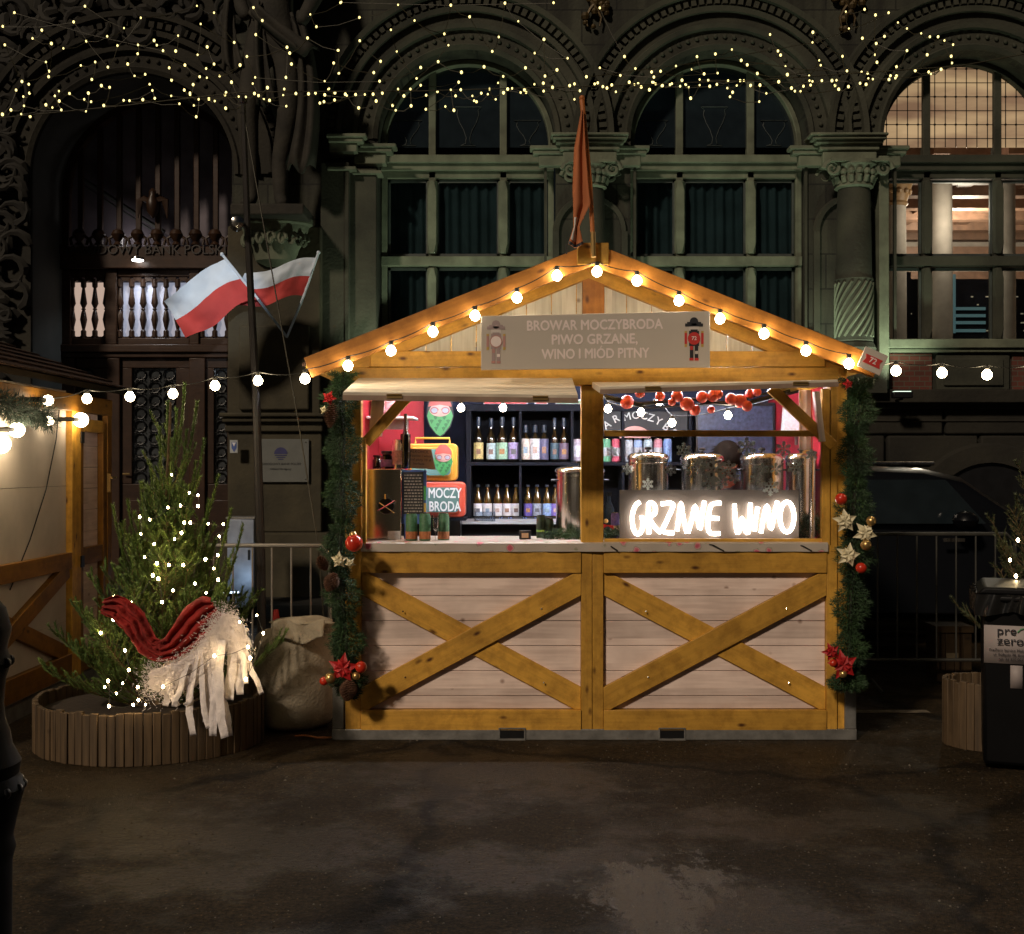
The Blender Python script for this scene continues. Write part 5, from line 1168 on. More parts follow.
# kraft notice
t = thing('paper_notice', 'tilted kraft paper notice leaning before the yellow television', 'notice', P(422, 468, 7.3))
c = P(420.5, 459, 7.3); M_ = Matrix.Translation(c) @ Matrix.Rotation(R(3), 4, 'Y'); g = G(); g.prism([(-.085, -.055), (.095, -.06), (.062, .062), (-.078, .06)], 0, .002); part('paper', g, M_kraft, t, M=M_)
for k, s in enumerate(('ALKOHOL', 'Grzaniec i wino', 'miód pitny 10 zł', 'herbata')):
    me = text(s, .022 if k else .024, ext=.0004); me.materials.append(M_prblack); link('lettering', me, t, M_ @ Matrix.Translation((-.008, -.002, .043-.024*k)) @ Matrix.Rotation(R(90), 4, 'X'))
# televisions
def rrect(g, cx, cz, w_, h_, r_, y0, y1):
    pts = []
    for sx, sz, a0 in ((1, 1, 0), (-1, 1, 90), (-1, -1, 180), (1, -1, 270)):
        for k in range(7): a = R(a0+15*k); pts.append((cx+sx*(w_/2-r_)+r_*math.cos(a), cz+sz*(h_/2-r_)+r_*math.sin(a)))
    g.prism(pts, y0, y1)
def gnome(parent, px_, py_, s, Y, y, faded=0):
    k = s*Y/F; g = G(); c = P(px_, py_, Y)
    def el(a, b, ra, rb_, mi, d, a0=0, a1=360, n=20):
        g.mi = mi; g.prism([(c.x+k*(a+ra*math.cos(R(a0+(a1-a0)*i/n))), c.z+k*(b+rb_*math.sin(R(a0+(a1-a0)*i/n)))) for i in range(n+(0 if a1-a0 == 360 else 1))], y-.0015-.0007*d, y)
    def pg(pts, mi, d): g.mi = mi; g.prism([(c.x+k*a, c.z+k*b) for a, b in pts], y-.0015-.0007*d, y)
    pg([(-1, .0), (-.85, .45), (.85, .45), (1, 0), (.75, -.75), (.3, -1.35), (0, -1.55), (-.3, -1.35), (-.75, -.75)], 2, 0)     # beard
    for r_ in range(5):
        wv = (.85, .8, .62, .42, .2)[r_]; nn = (5, 5, 4, 3, 1)[r_]
        for i in range(nn):
            x = (i-(nn-1)/2)*wv*2/max(1, nn-.2)*.95; z = -.15-.28*r_
            pg([(x-.17, z+.1), (x, z+.17), (x+.17, z+.1), (x, z-.2)], 3 if (i+r_) % 2 else 2, 2+r_ % 2)
    el(0, .45, .80, .5, 1, 6)                       # face
    pg([(-.9, .72), (-.75, 1.3), (-.3, 1.8), (.3, 1.8), (.75, 1.3), (.9, .72), (0, .86)], 0, 7)      # cap
    for s_ in (-1, 1): el(s_*.42, .42, .33, .27, 4, 8); el(s_*.42, .42, .24, .19, 5, 9)
    el(0, .22, .2, .26, 1, 10)
    return part('gnome_emblem', g, [mat('e_red', (.50, .09, .08), .5), mat('e_skin', (.52, .34, .30), .5), M_prgreen, M_prdgreen, mat('e_rim', (.30, .08, .10), .5), mat('e_lens', (.28, .33, .42), .3)], parent, smooth=False)
yt = 7.75
def tv(name, label, a, b, c_, d, y, m_, feet):
    t = thing(name, label, 'television', P((a+b)/2, d, y)); cx, cz = PX((a+b)/2, y), PZ((c_+d)/2, y); w_, h_ = (b-a)*y/F, (d-c_)*y/F
    g = G(); rrect(g, cx, cz, w_, h_, .03, y, y+.2); part('case', g, m_, t, bevel=.008)
    g = G(); rrect(g, cx-.004, cz, w_*.86, h_*.80, .035, y-.012, y-.0005); rim = part('bezel', g, M_prlight if 0 else m_, t, bevel=.004)
    g = G(); rrect(g, cx-.004, cz, w_*.78, h_*.70, .03, y-.017, y-.0125); part('screen', g, M_tvs, t)
    return t, cx, cz, w_, h_
t, cx, cz, w_, h_ = tv('yellow_television', 'retro yellow television with a carrying handle, stacked on the coral one', 407, 457, 443.5, 481, yt, M_tvy, 0)
g = G(); z0 = cz+h_/2; g.tube([(cx-.11, yt+.05, z0), (cx-.11, yt+.05, z0+.035), (cx+.11, yt+.05, z0+.035), (cx+.11, yt+.05, z0)], .007, 8); part('handle', g, M_tvy, t)
gnome(t, 443.5, 461.5, 9.5, yt, yt-.0180)
t, cx, cz, w_, h_ = tv('coral_television', 'retro coral red television carrying the words MOCZY BRODA', 418, 465, 482, 517.5, yt, M_tvr, 0)
textpart('lettering', 'MOCZY', .088, M_snow, t, (cx+.022, yt-.0185, cz+.04), ext=.001, bold=.002, sx=.68); textpart('lettering', 'BRODA', .088, M_snow, t, (cx+.022, yt-.0185, cz-.045), ext=.001, bold=.002, sx=.68)
t = thing('tv_shelf', 'black stand carrying the two retro televisions', 'stand', (PX(438, yt), yt, .11)); g = G(); g.box(PX(404, yt), PX(466, yt), yt-.02, yt+.3, PZ(520.5, yt), PZ(517.8, yt)); part('stand_top', g, M_shelf, t); g = G(); g.box(PX(410, yt), PX(460, yt), yt+.02, yt+.28, .11, PZ(520.6, yt)); part('stand_body', g, M_black, t)
# gnome heart sign
t = thing('gnome_sign', 'cut out bearded gnome in sunglasses and red cap with a green hop beard', 'sign', P(443, 410, 8.3)); yy = 8.3
gnome(t, 440, 416, 13, yy, yy-.006)
g = G(); k = 13*yy/F; c = P(440, 416, yy); g.prism([(c.x+k*a, c.z+k*b) for a, b in ((-1.05, .0), (-.92, 1.2), (-.3, 1.9), (.3, 1.9), (.92, 1.2), (1.05, 0), (.8, -.8), (.3, -1.42), (0, -1.62), (-.3, -1.42), (-.8, -.8))], yy-.005, yy+.01); part('backing', g, M_prblack, t)
# red wall shelf
t = thing('wall_shelf', 'small white shelf on the red side wall', 'shelf', P(412, 419, 7.9)); g = G(); g.box(KL+.05, PX(417, 7.9), 7.6, 8.0, PZ(420, 7.9), PZ(418, 7.9)); part('shelf_board', g, M_label_w, t); g = G(); g.box(KL+.05, KL+.3, 7.78, 7.8, PZ(430, 7.9), PZ(420, 7.9)); part('bracket', g, M_galv, t)
t = thing('carton', 'pink and white round box on the small white wall shelf', 'carton', P(392, 418, 7.85)); g = G(); b = Vector((PX(388, 7.85), 7.85, PZ(418, 7.9)+.001)); g.lathe(b, [(.08, 0), (.08, .1), (.075, .105)], 20); part('box', g, lbl('pinkbox', (.6, .25, .25)), t); g = G(); g.lathe(b+Vector((0, 0, .106)), [(.084, 0), (.084, .02), (.07, .024)], 20); part('lid', g, M_label_w, t)
# tissue box + greenery etc at the middle
t = thing('card_holder', 'clear plastic stacking box left of the price strip', 'box', P(486, 516, 8.15)); g = G(); b = P(485, 517.5, 8.2)
g.box(b.x-.07, b.x+.07, 8.14, 8.26, 1.206, 1.212); g.box(b.x-.07, b.x+.07, 8.14, 8.146, 1.2121, 1.27); g.box(b.x-.07, b.x-.064, 8.147, 8.26, 1.2121, 1.29); g.box(b.x+.064, b.x+.07, 8.147, 8.26, 1.2121, 1.29); part('box', g, glassmat('plastic', (.75, .85, .95), .25, .15), t)
t = thing('tin_box', 'small dark tin with a white label on the counter', 'tin', P(525, 541, 7.2)); g = G(); b = P(525, 540.6, 7.2); g.box(b.x-.035, b.x+.035, 7.17, 7.24, CT, CT+.05); part('tin_body', g, M_black, t, bevel=.004); g = G(); g.box(b.x-.02, b.x+.02, 7.163, 7.169, CT+.008, CT+.036); part('paper_label', g, M_kraft, t)
for p, hh in ((541, 25), (549, 22)):
    can(p, 540.5, hh, 4.6, 7.35, lbl('blackcan', (.03, .05, .02)), '%s black and lime can by the steel boiler' % ('taller' if hh == 25 else 'shorter'), band=(.35, .42, lbl('lime', (.25, .45, .05))))
def sprig(name, label, cat, pts, n, L, wd_, m, spread, group=None, thin=1):
    base = Vector(pts[0]); g = G(); pts = [Vector(p) for p in pts]; seg = len(pts)-1; rr = random.Random(hash(len(label)) % 991)
    for k in range(n):
        f = rr.random()*seg; i = min(int(f), seg-1); p = pts[i].lerp(pts[i+1], f-i)
        d = Vector((rr.gauss(0, 1), rr.gauss(0, 1)*thin, rr.gauss(0, 1))).normalized(); p = p+d*spread*rr.random()**.6
        dd = (d+Vector((rr.gauss(0, .6), rr.gauss(0, .6), rr.gauss(0, .6)))).normalized()*L*rr.uniform(.6, 1.2)
        g.needle(p, dd, wd_, dd.cross(Vector((rr.random()-.5, rr.random()-.5, rr.random()-.5))).normalized())
    if name is None: return g
    t = thing(name, label, cat, base, group); part('needles', g, m, t, recalc=False, smooth=False); return t
t = sprig('fir_sprig', 'fir greenery lying on the counter before the steel boiler', 'greenery', [P(545, 536, 7.2), P(562, 533, 7.2), P(580, 534, 7.2)], 900, .03, .0025, M_garl, .03)
t = sprig('fir_sprig', 'fir greenery at the right end behind the glass', 'greenery', [P(800, 535, 7.3), P(812, 520, 7.3), P(820, 530, 7.3)], 900, .035, .0025, M_garl, .05)
t = sprig('fir_sprig', 'fir greenery with a small red bow at the left foot of the neon sign', 'greenery', [P(605, 535, 7.15), P(622, 532, 7.15)], 600, .03, .0025, M_garl, .03)
g = G(); b = P(608, 526, 7.11); g.prism([(b.x-.03, b.z-.012), (b.x, b.z), (b.x+.035, b.z-.022), (b.x+.03, b.z+.004), (b.x, b.z+.006), (b.x-.03, b.z+.014)], 7.10, 7.108); part('red_bow', g, M_petal_r, t)
g = G(); g.sphere(P(606, 521, 7.11), .014, 10); part('gold_bell', g, M_goldb, t)
# boilers
def boiler(px_, r_px, top, Y, label, tap=True):
    r = r_px*Y/F; b = Vector((PX(px_, Y), Y, CT)); h = PZ(top, Y)-CT; t = thing('steel_boiler', label, 'boiler', b, 'mulled wine boilers')
    g = G(); g.lathe(b, [(r*.97, 0), (r, .01), (r, h*.86), (r*1.02, h*.865), (r*1.02, h*.875), (r, h*.88), (r, h*.91)], 36); part('drum', g, M_steel, t)
    g = G(); g.lathe(b, [(r*1.04, h*.911), (r*1.05, h*.92), (r*1.03, h*.945), (r*.96, h*.97), (r*.8, h*.99), (r*.5, h*.998), (r*.1, h)], 36); lid = part('lid', g, M_steel, t)
    g = G(); g.lathe(b+Vector((0, 0, h)), [(.01, -.002), (.01, .012), (.022, .016), (.022, .028), (.01, .032)], 14); part('knob', g, M_black, lid)
    for s in (-1, 1):
        g = G(); x = b.x+s*r; g.tube([(x, b.y-.03, b.z+h*.8), (x+s*.025, b.y-.03, b.z+h*.8), (x+s*.025, b.y+.03, b.z+h*.8), (x, b.y+.03, b.z+h*.8)], .006, 8); part('side_handle', g, M_black, t)
    return t
boiler(580, 24, 466, 7.38, 'large steel boiler half hidden by the middle post')
boiler(648, 20, 452, 7.34, 'steel boiler above the letters GRZ of the neon sign')
boiler(702, 21, 453, 7.36, 'steel boiler behind the large snowflakes above the gap in the neon words')
boiler(762, 21, 453, 7.34, 'steel boiler above the word WINO')
boiler(801, 15, 453, 7.42, 'narrow steel boiler at the right end beside the red lining')
t = thing('sight_tube', 'upright steel tap column before the narrow right boiler', 'tap', P(812, 541, 7.2)); g = G(); b = P(812, 541, 7.2); g.tube([(b.x, 7.2, CT), (b.x, 7.2, PZ(456, 7.2))], .018, 12); part('tube', g, M_steel, t); g = G(); g.lathe((b.x, 7.2, PZ(456, 7.2)), [(.02, 0), (.024, .005), (.02, .03), (.008, .034)], 12); part('cap', g, M_black, t)
can(615, 541, 28, 4.2, 7.3, lbl('purple_can', (.20, .14, .48)), 'violet can left of the neon sign behind glass', band=(.25, .55, lbl('yw', (.6, .5, .3))))
t = thing('bottle', 'dark blue bottle left of the neon sign behind glass', 'bottle', P(609, 541, 7.38)); b = Vector((PX(609, 7.38), 7.38, CT)); g = G(); g.lathe(b, [(.03, 0), (.032, .005), (.032, .17), (.012, .22), (.011, .27)], 16); part('glass_body', g, lbl('bluegl', (.02, .05, .10)), t); g = G(); g.lathe(b, [(.013, .25), (.014, .252), (.014, .275)], 12); part('cap', g, M_black, t)
# neon sign
t = thing('neon_sign', 'glowing white neon words on a smoky panel', 'neon sign', P(714, 538, 7.11))
YN = 7.085
g = G(); g.box(PX(620, YN), PX(800, YN), YN+.03, YN+.036, CT, PZ(490, YN)); part('backing_panel', g, mat('smoky_acrylic', (.125, .113, .10), .35, var=.15, scale=5), t)
def ell(cx, cy, rx, ry, a0, a1, n=10): return [(cx+rx*math.cos(R(a0+(a1-a0)*i/n)), cy+ry*math.sin(R(a0+(a1-a0)*i/n))) for i in range(n+1)]
letters = {
 'G': [[(640, 502), (636, 505), (633, 512), (632.3, 520), (633.5, 529), (637, 534), (641, 532), (643, 525), (643, 518), (640, 518)]],
 'R': [[(649, 534), (648.3, 520), (648.5, 504)], [(648, 505), (651, 502.5), (655, 506), (655, 513), (650, 518), (654, 526), (661, 533)]],
 'Z': [[(661, 504), (673, 504), (668, 518), (663, 531), (674, 533)]],
 'A': [[(677, 531), (679, 516), (681, 503), (683, 516), (687, 533)]],
 'N': [[(688, 533), (692, 519), (695, 506), (698, 519), (700, 529), (702, 516), (704.5, 501)]],
 'E': [[(721, 503), (712, 504.5), (709, 513), (708, 524), (710, 533), (720, 533.5)], [(709, 518), (719, 518.5)]],
 'W': [[(734.5, 504), (735.5, 522), (737.5, 533), (740, 528), (742, 518), (744.5, 528), (748, 533), (749.5, 520), (750.5, 503)]],
 'I': [[(758, 507), (755.5, 520), (754.5, 531)]],
 'n': [[(761, 533), (763.5, 518), (767, 505.5), (769, 518), (771, 529), (774, 516), (777.5, 501)]],
 'O': [ell(787, 517, 7, 15, 0, 360, 20)]}
for k, strokes in letters.items():
    g = G()
    for s_ in strokes:
        q_ = [Vector(a_) for a_ in s_]; q_ = [q_[0]]+q_+[q_[-1]]; sm = []
        for j in range(1, len(q_)-2):
            for u_ in (0, .25, .5, .75):
                p0, p1, p2, p3 = q_[j-1:j+3]; sm.append(.5*((2*p1)+(-p0+p2)*u_+(2*p0-5*p1+4*p2-p3)*u_**2+(-p0+3*p1-3*p2+p3)*u_**3))
        sm.append(q_[-1]); g.tube([P(a.x, a.y, YN) for a in sm], .0125, 10)
    part('neon_letter', g, M_neon, t)
g = G(); g.tube([P(605, 543, 6.99), P(612, 547, 6.94), P(618, 551, 6.94)], .004, 5); g.tube([P(705, 544, 6.97), P(713, 545, 6.94), P(724, 551, 6.94)], .004, 5); g.tube([P(796, 545, 6.97), P(803, 546, 6.94), P(812, 551, 6.94)], .004, 5)
part('supply_cable', g, M_wire, t)
# ball garland in the right hatch
t = thing('ball_garland', 'garland of matt red balls hanging across the glazed hatch top', 'garland', P(700, 400, 7.15)); g = G(); yy = 7.18
g.tube([P(604, 396, yy), P(640, 404, yy), P(690, 399, yy), P(740, 405, yy), P(790, 391, yy)], .012, 6); g.tube([P(606, 399, yy), P(650, 408, yy), P(700, 404, yy), P(740, 400, yy), P(780, 390, yy)], .006, 6); part('wire_core', g, M_wire, t)
for a, b, r in ((687, 404, 7), (695, 410, 5.5), (702, 397, 6), (713, 396, 6), (731, 399, 6), (740, 401, 7), (747, 406, 5.5), (627, 402, 7), (711, 409.5, 4), (672, 402, 4), (677, 396, 6), (660, 396, 5), (750, 394, 5), (757, 392, 4.5), (718, 394, 5), (640, 393, 5)):
    g = G(); g.sphere(P(a, b, yy-.02+rng.uniform(-.03, .03)), r*yy/F, 16); part('red_ball', g, M_redbm, t)
# hanging paper rolls at right
t = thing('hanging_banner', 'cream banner with red edge hanging inside the right end of the hatch', 'banner', P(806, 430, 7.3)); g = G()
g.grid(lambda u, v: (PX(799+14*u, 7.3), 7.3+.01*math.sin(u*9), PZ(390+60*v, 7.3)), 10, 8); part('cloth', g, mat('cream_cloth', (.55, .42, .36), .8), t, solid=.003, recalc=False)
g = G(); g.grid(lambda u, v: (PX(811+1.4*u, 7.29), 7.288, PZ(390+60*v, 7.29)), 2, 8); part('red_edge', g, M_prred, t, recalc=False)
t = thing('yellow_notice', 'small yellow sheet under the cream hanging banner', 'notice', P(806, 455, 7.5)); g = G(); g.box(PX(800, 7.5), PX(812, 7.5), 7.5, 7.503, PZ(460, 7.5), PZ(437, 7.5)); part('sheet', g, M_prgold, t)
g = G(); g.tube([P(803, 443, 7.49), P(806, 446, 7.49), P(810, 444, 7.49)], .003, 4); part('print', g, M_prblack, t)
t = thing('wall_board', 'large dark blue speckled board behind the boilers', 'board', P(735, 440, 8.7)); g = G(); g.box(PX(697, 8.7), PX(772, 8.7), 8.68, 8.7, PZ(500, 8.7), PZ(406, 8.7)); part('board', g, mat('blue_starry_board', (.05, .065, .13), .4, var=.6, scale=40), t)
g = G(); g.box(PX(695, 8.7), PX(774, 8.7), 8.66, 8.705, PZ(406, 8.7), PZ(403, 8.7)); g.box(PX(695, 8.7), PX(697, 8.7), 8.66, 8.705, PZ(500, 8.7), PZ(406.1, 8.7)); g.box(PX(772, 8.7), PX(774, 8.7), 8.66, 8.705, PZ(500, 8.7), PZ(406.1, 8.7)); part('frame', g, M_black, t)
t = thing('paper_bag', 'white paper bag standing by the right wall', 'bag', P(793, 432, 8.0)); g = G(); b = P(793, 431, 8.0)
g.add([(b.x-.07, 7.95, b.z), (b.x+.07, 7.95, b.z), (b.x+.07, 8.05, b.z), (b.x-.07, 8.05, b.z), (b.x-.06, 7.97, b.z+.17), (b.x+.075, 7.96, b.z+.15), (b.x+.07, 8.03, b.z+.16), (b.x-.06, 8.03, b.z+.18)], [(0, 1, 5, 4), (1, 2, 6, 5), (2, 3, 7, 6), (3, 0, 4, 7), (0, 3, 2, 1)]); part('bag_body', g, M_label_w, t)
t = thing('side_shelf', 'short shelf at the right wall under the paper bag', 'shelf', P(793, 432, 8.0)); g = G(); g.box(PX(780, 8), KR-.045, 7.9, 8.15, PZ(433.5, 8), PZ(431.2, 8)); part('shelf_board', g, M_shelf, t); g = G(); g.box(KR-.06, KR-.045, 8, 8.02, PZ(445, 8), PZ(433.6, 8)); part('bracket', g, M_galv, t)
# the seller, bending behind the boilers
ps = thing('person', 'seller with dark hair bending down behind the boilers, dark jacket', 'person', (PX(722, 7.95), 7.95, .11)); Yp = 7.95; x0 = PX(724, Yp)
vs_ = [(x0+.05, 8.15, 1.02), (x0+.05, 8.08, 1.22), (x0+.02, 7.98, 1.38), (x0, 7.90, 1.47), (x0-.01, 7.86, 1.55), (x0-.01, 7.83, 1.64), (x0+.15, 8.16, .95), (x0+.16, 8.1, .55), (x0+.16, 8.15, .17), (x0+.16, 8.03, .13), (x0-.06, 8.16, .95), (x0-.07, 8.1, .55), (x0-.07, 8.15, .17), (x0-.07, 8.03, .13),
       (x0+.21, 7.98, 1.36), (x0+.29, 7.85, 1.15), (x0+.20, 7.66, 1.10), (x0-.18, 7.96, 1.36), (x0-.27, 7.83, 1.15), (x0-.18, 7.66, 1.10)]
eds = [(0, 1), (1, 2), (2, 3), (3, 4), (4, 5), (0, 6), (6, 7), (7, 8), (8, 9), (0, 10), (10, 11), (11, 12), (12, 13), (2, 14), (14, 15), (15, 16), (2, 17), (17, 18), (18, 19)]
rd = [.14, .14, .15, .06, .055, .06, .09, .06, .045, .04, .09, .06, .045, .04, .06, .045, .035, .06, .045, .035]
skin_body('body', vs_, eds, rd, M_skin, ps)
g = G(); hc = Vector((x0-.01, 7.80, 1.60)); g.lathe(hc, [(.001, -.125), (.04, -.115), (.065, -.08), (.078, -.03), (.083, .02), (.075, .07), (.045, .105), (.001, .115)], 24, 1, 1.15)
g.sphere(hc+Vector((0, -.10, -.02)), .014, 8); g.sphere(hc+Vector((-.082, 0, -.01)), .02, 8, 1.4); g.sphere(hc+Vector((.082, 0, -.01)), .02, 8, 1.4); HT = Matrix.Translation(hc) @ Matrix.Rotation(R(58), 4, 'X') @ Matrix.Translation(-hc); part('head', g, M_skin, ps, M=HT)
g = G()
for s in (-1, 1): g.sphere(hc+Vector((s*.03, -.088, .01)), .010, 8)
g.tube([hc+Vector((-.022, -.088, -.062)), hc+Vector((0, -.093, -.066)), hc+Vector((.022, -.088, -.062))], .004, 6); part('eyes_and_mouth', g, M_hair, ps, M=HT)
g = G(); g.lathe(hc+Vector((0, .018, .02)), [(.082, -.07), (.090, -.03), (.092, .03), (.082, .075), (.05, .108), (.001, .12)], 24, 1, 1.12)
for k in range(500):
    d = Vector((rng.gauss(0, 1), rng.gauss(0, 1), rng.uniform(-.3, 1.2))).normalized(); q = hc+Vector((d.x*.09, .018+d.y*.1, .02+d.z*.105)); dd = (Vector((d.x, d.y, -1.0))).normalized()*.05; g.needle(q, dd, .004, dd.cross(d).normalized())
part('hair', g, M_hair, ps, M=HT)
jv = [vs_[0], vs_[1], vs_[2], vs_[3], vs_[14], vs_[15], (x0+.21, 7.69, 1.105), vs_[17], vs_[18], (x0-.19, 7.69, 1.105)]
skin_body('jacket', jv, [(0, 1), (1, 2), (2, 3), (2, 4), (4, 5), (5, 6), (2, 7), (7, 8), (8, 9)], [.175, .17, .18, .08, .078, .062, .05, .078, .062, .05], M_jacket, ps)
tv_ = [vs_[0], vs_[6], vs_[7], (x0+.16, 8.15, .2), vs_[10], vs_[11], (x0-.07, 8.15, .2)]
skin_body('trousers', tv_, [(0, 1), (1, 2), (2, 3), (0, 4), (4, 5), (5, 6)], [.17, .11, .078, .062, .11, .078, .062], M_black, ps)

# ------------------------------------------------------------------ garlands
def baub(g, c, r): g.sphere(c, r, 20)
def cone(c, r, h, tilt):
    g = G()
    for k in range(13):
        z = -h/2+h*k/12; rr = r*math.sin(math.pi*(k+1.2)/14.2)**.7; n = 9
        for j in range(n):
            a = 2*math.pi*(j+.5*(k % 2))/n; d = Vector((math.cos(a), math.sin(a), 0)); p = Vector((0, 0, z))+d*rr*.5; s = Vector((-math.sin(a), math.cos(a), 0))*rr*.30
            tp = Vector((0, 0, z+.004))+d*rr*1.12; g.add([p-s, p+s, tp+s*.8+Vector((0, 0, .004)), tp-s*.8+Vector((0, 0, .004)), p+Vector((0, 0, .009))], [(0, 1, 2, 3), (3, 2, 4), (0, 3, 4), (1, 4, 2)])
    g.lathe((0, 0, 0), [(r*.3, -h*.45), (r*.62, -h*.1), (r*.5, h*.3), (r*.1, h*.48)], 10)
    return g, Matrix.Translation(c) @ Matrix.Rotation(tilt, 4, 'Y')
def flower(c, r, n=5, rot=0, sc=1):
    g = G()
    for L_, nn, zz in ((r, n, 0), (r*.65, n, -.012)):
        for k in range(nn):
            a = 2*math.pi*(k+(.5 if zz else 0))/nn+rot; d = Vector((math.cos(a), 0, math.sin(a))); s = Vector((-math.sin(a), 0, math.cos(a)))
            p = [c+Vector((0, zz, 0)), c+d*L_*.45+s*L_*.26+Vector((0, zz-.012, 0)), c+d*L_+Vector((0, zz+.01, 0)), c+d*L_*.45-s*L_*.26+Vector((0, zz-.012, 0)), c+d*L_*.5+Vector((0, zz-.002, 0))]
            g.add(p, [(0, 1, 4), (0, 4, 3), (1, 2, 4), (4, 2, 3)])
    return g
def garland(label, pts, seed):
    rr = random.Random(seed); Yg = 6.84; W3 = [P(a, b, Yg) for a, b in pts]; t = thing('fir_garland', label, 'garland', W3[-1], 'garlands hanging at the kiosk corners'); g = G(); seg = len(W3)-1
    for k in range(24000):
        f = rr.random()*seg; i = min(int(f), seg-1); p = W3[i].lerp(W3[i+1], f-i); lump = .8+.3*math.sin(f*5.1+seed)+.12*math.sin(f*23)
        a = rr.uniform(0, 6.283); rad = .098*lump*rr.random()**.45; d = Vector((math.cos(a), math.sin(a)*.8, rr.gauss(0, .4)))
        q = p+Vector((d.x, d.y, 0))*rad; dd = (d+Vector((rr.gauss(0, .4), rr.gauss(0, .4), rr.gauss(-.1, .5)))).normalized()*rr.uniform(.018, .036)
        g.needle(q, dd, .0021, dd.cross(Vector((rr.random()-.5, rr.random()-.5, rr.random()-.5))).normalized())
    part('needles', g, M_garl, t, recalc=False, smooth=False)
    g = G(); g.tube(W3, .012, 6); part('stem', g, M_wire, t); return t
gl = garland('long fir garland with pine cones down the left kiosk corner', [(344, 372), (340, 400), (344, 440), (341, 480), (344, 520), (338, 560), (343, 600), (347, 640), (346, 670), (350, 698)], 3)
for a, b, r, h, ti in ((331, 416, .038, .13, .1), (331, 583, .042, .10, .4), (323, 564, .036, .08, -.5), (348, 691, .046, .11, .15)):
    g, M_ = cone(P(a, b, 6.74), r, h, ti); part('pine_cone', g, M_cone, gl, M=M_, smooth=False)
for a, b, r, m_ in ((354, 543, 9, M_redb), (353, 535, 4, M_goldb), (361, 667, 6, M_redb), (330, 678, 5.5, M_goldb), (324, 681, 4.5, M_redb), (356, 676, 4, M_goldb)):
    g = G(); g.sphere(P(a, b, 6.72), r*6.72/F, 20); part('bauble', g, m_, gl)
for a, b, r, m_, ro in ((339, 560, 9, M_petal_w, .3), (350, 563, 6, M_petal_w, .9), (343, 668, 16, M_petal_r, .2), (329, 398, 8, M_petal_r, 1.2), (324, 410, 5, M_petal_w, .2)): part('silk_flower', flower(P(a, b, 6.73), r*6.73/F, 5, ro), m_, gl, recalc=False, smooth=False)
gr = garland('fir garland with cream flowers down the right kiosk corner', [(857, 378), (859, 405), (855, 440), (856, 480), (853, 520), (855, 560), (851, 600), (850, 640), (848, 672), (846, 690)], 8)
for a, b, r, m_ in ((841, 499, 6, M_redb), (861, 568, 5.5, M_redb), (871, 521, 5, M_goldb), (866, 545, 5.5, M_goldb), (843, 674, 4, M_goldb), (833, 663, 4, M_redb)):
    g = G(); g.sphere(P(a, b, 6.72), r*6.72/F, 20); part('bauble', g, m_, gr)
for a, b, r, m_, ro in ((845, 521, 13, M_petal_w, .4), (865, 533, 13, M_petal_w, 1.0), (848, 555, 13, M_petal_w, .1), (843, 665, 16, M_petal_r, .5), (848, 384, 6, M_petal_r, .5), (831, 652, 10, M_petal_r, 1.9)): part('silk_flower', flower(P(a, b, 6.73), r*6.73/F, 5, ro), m_, gr, recalc=False, smooth=False)

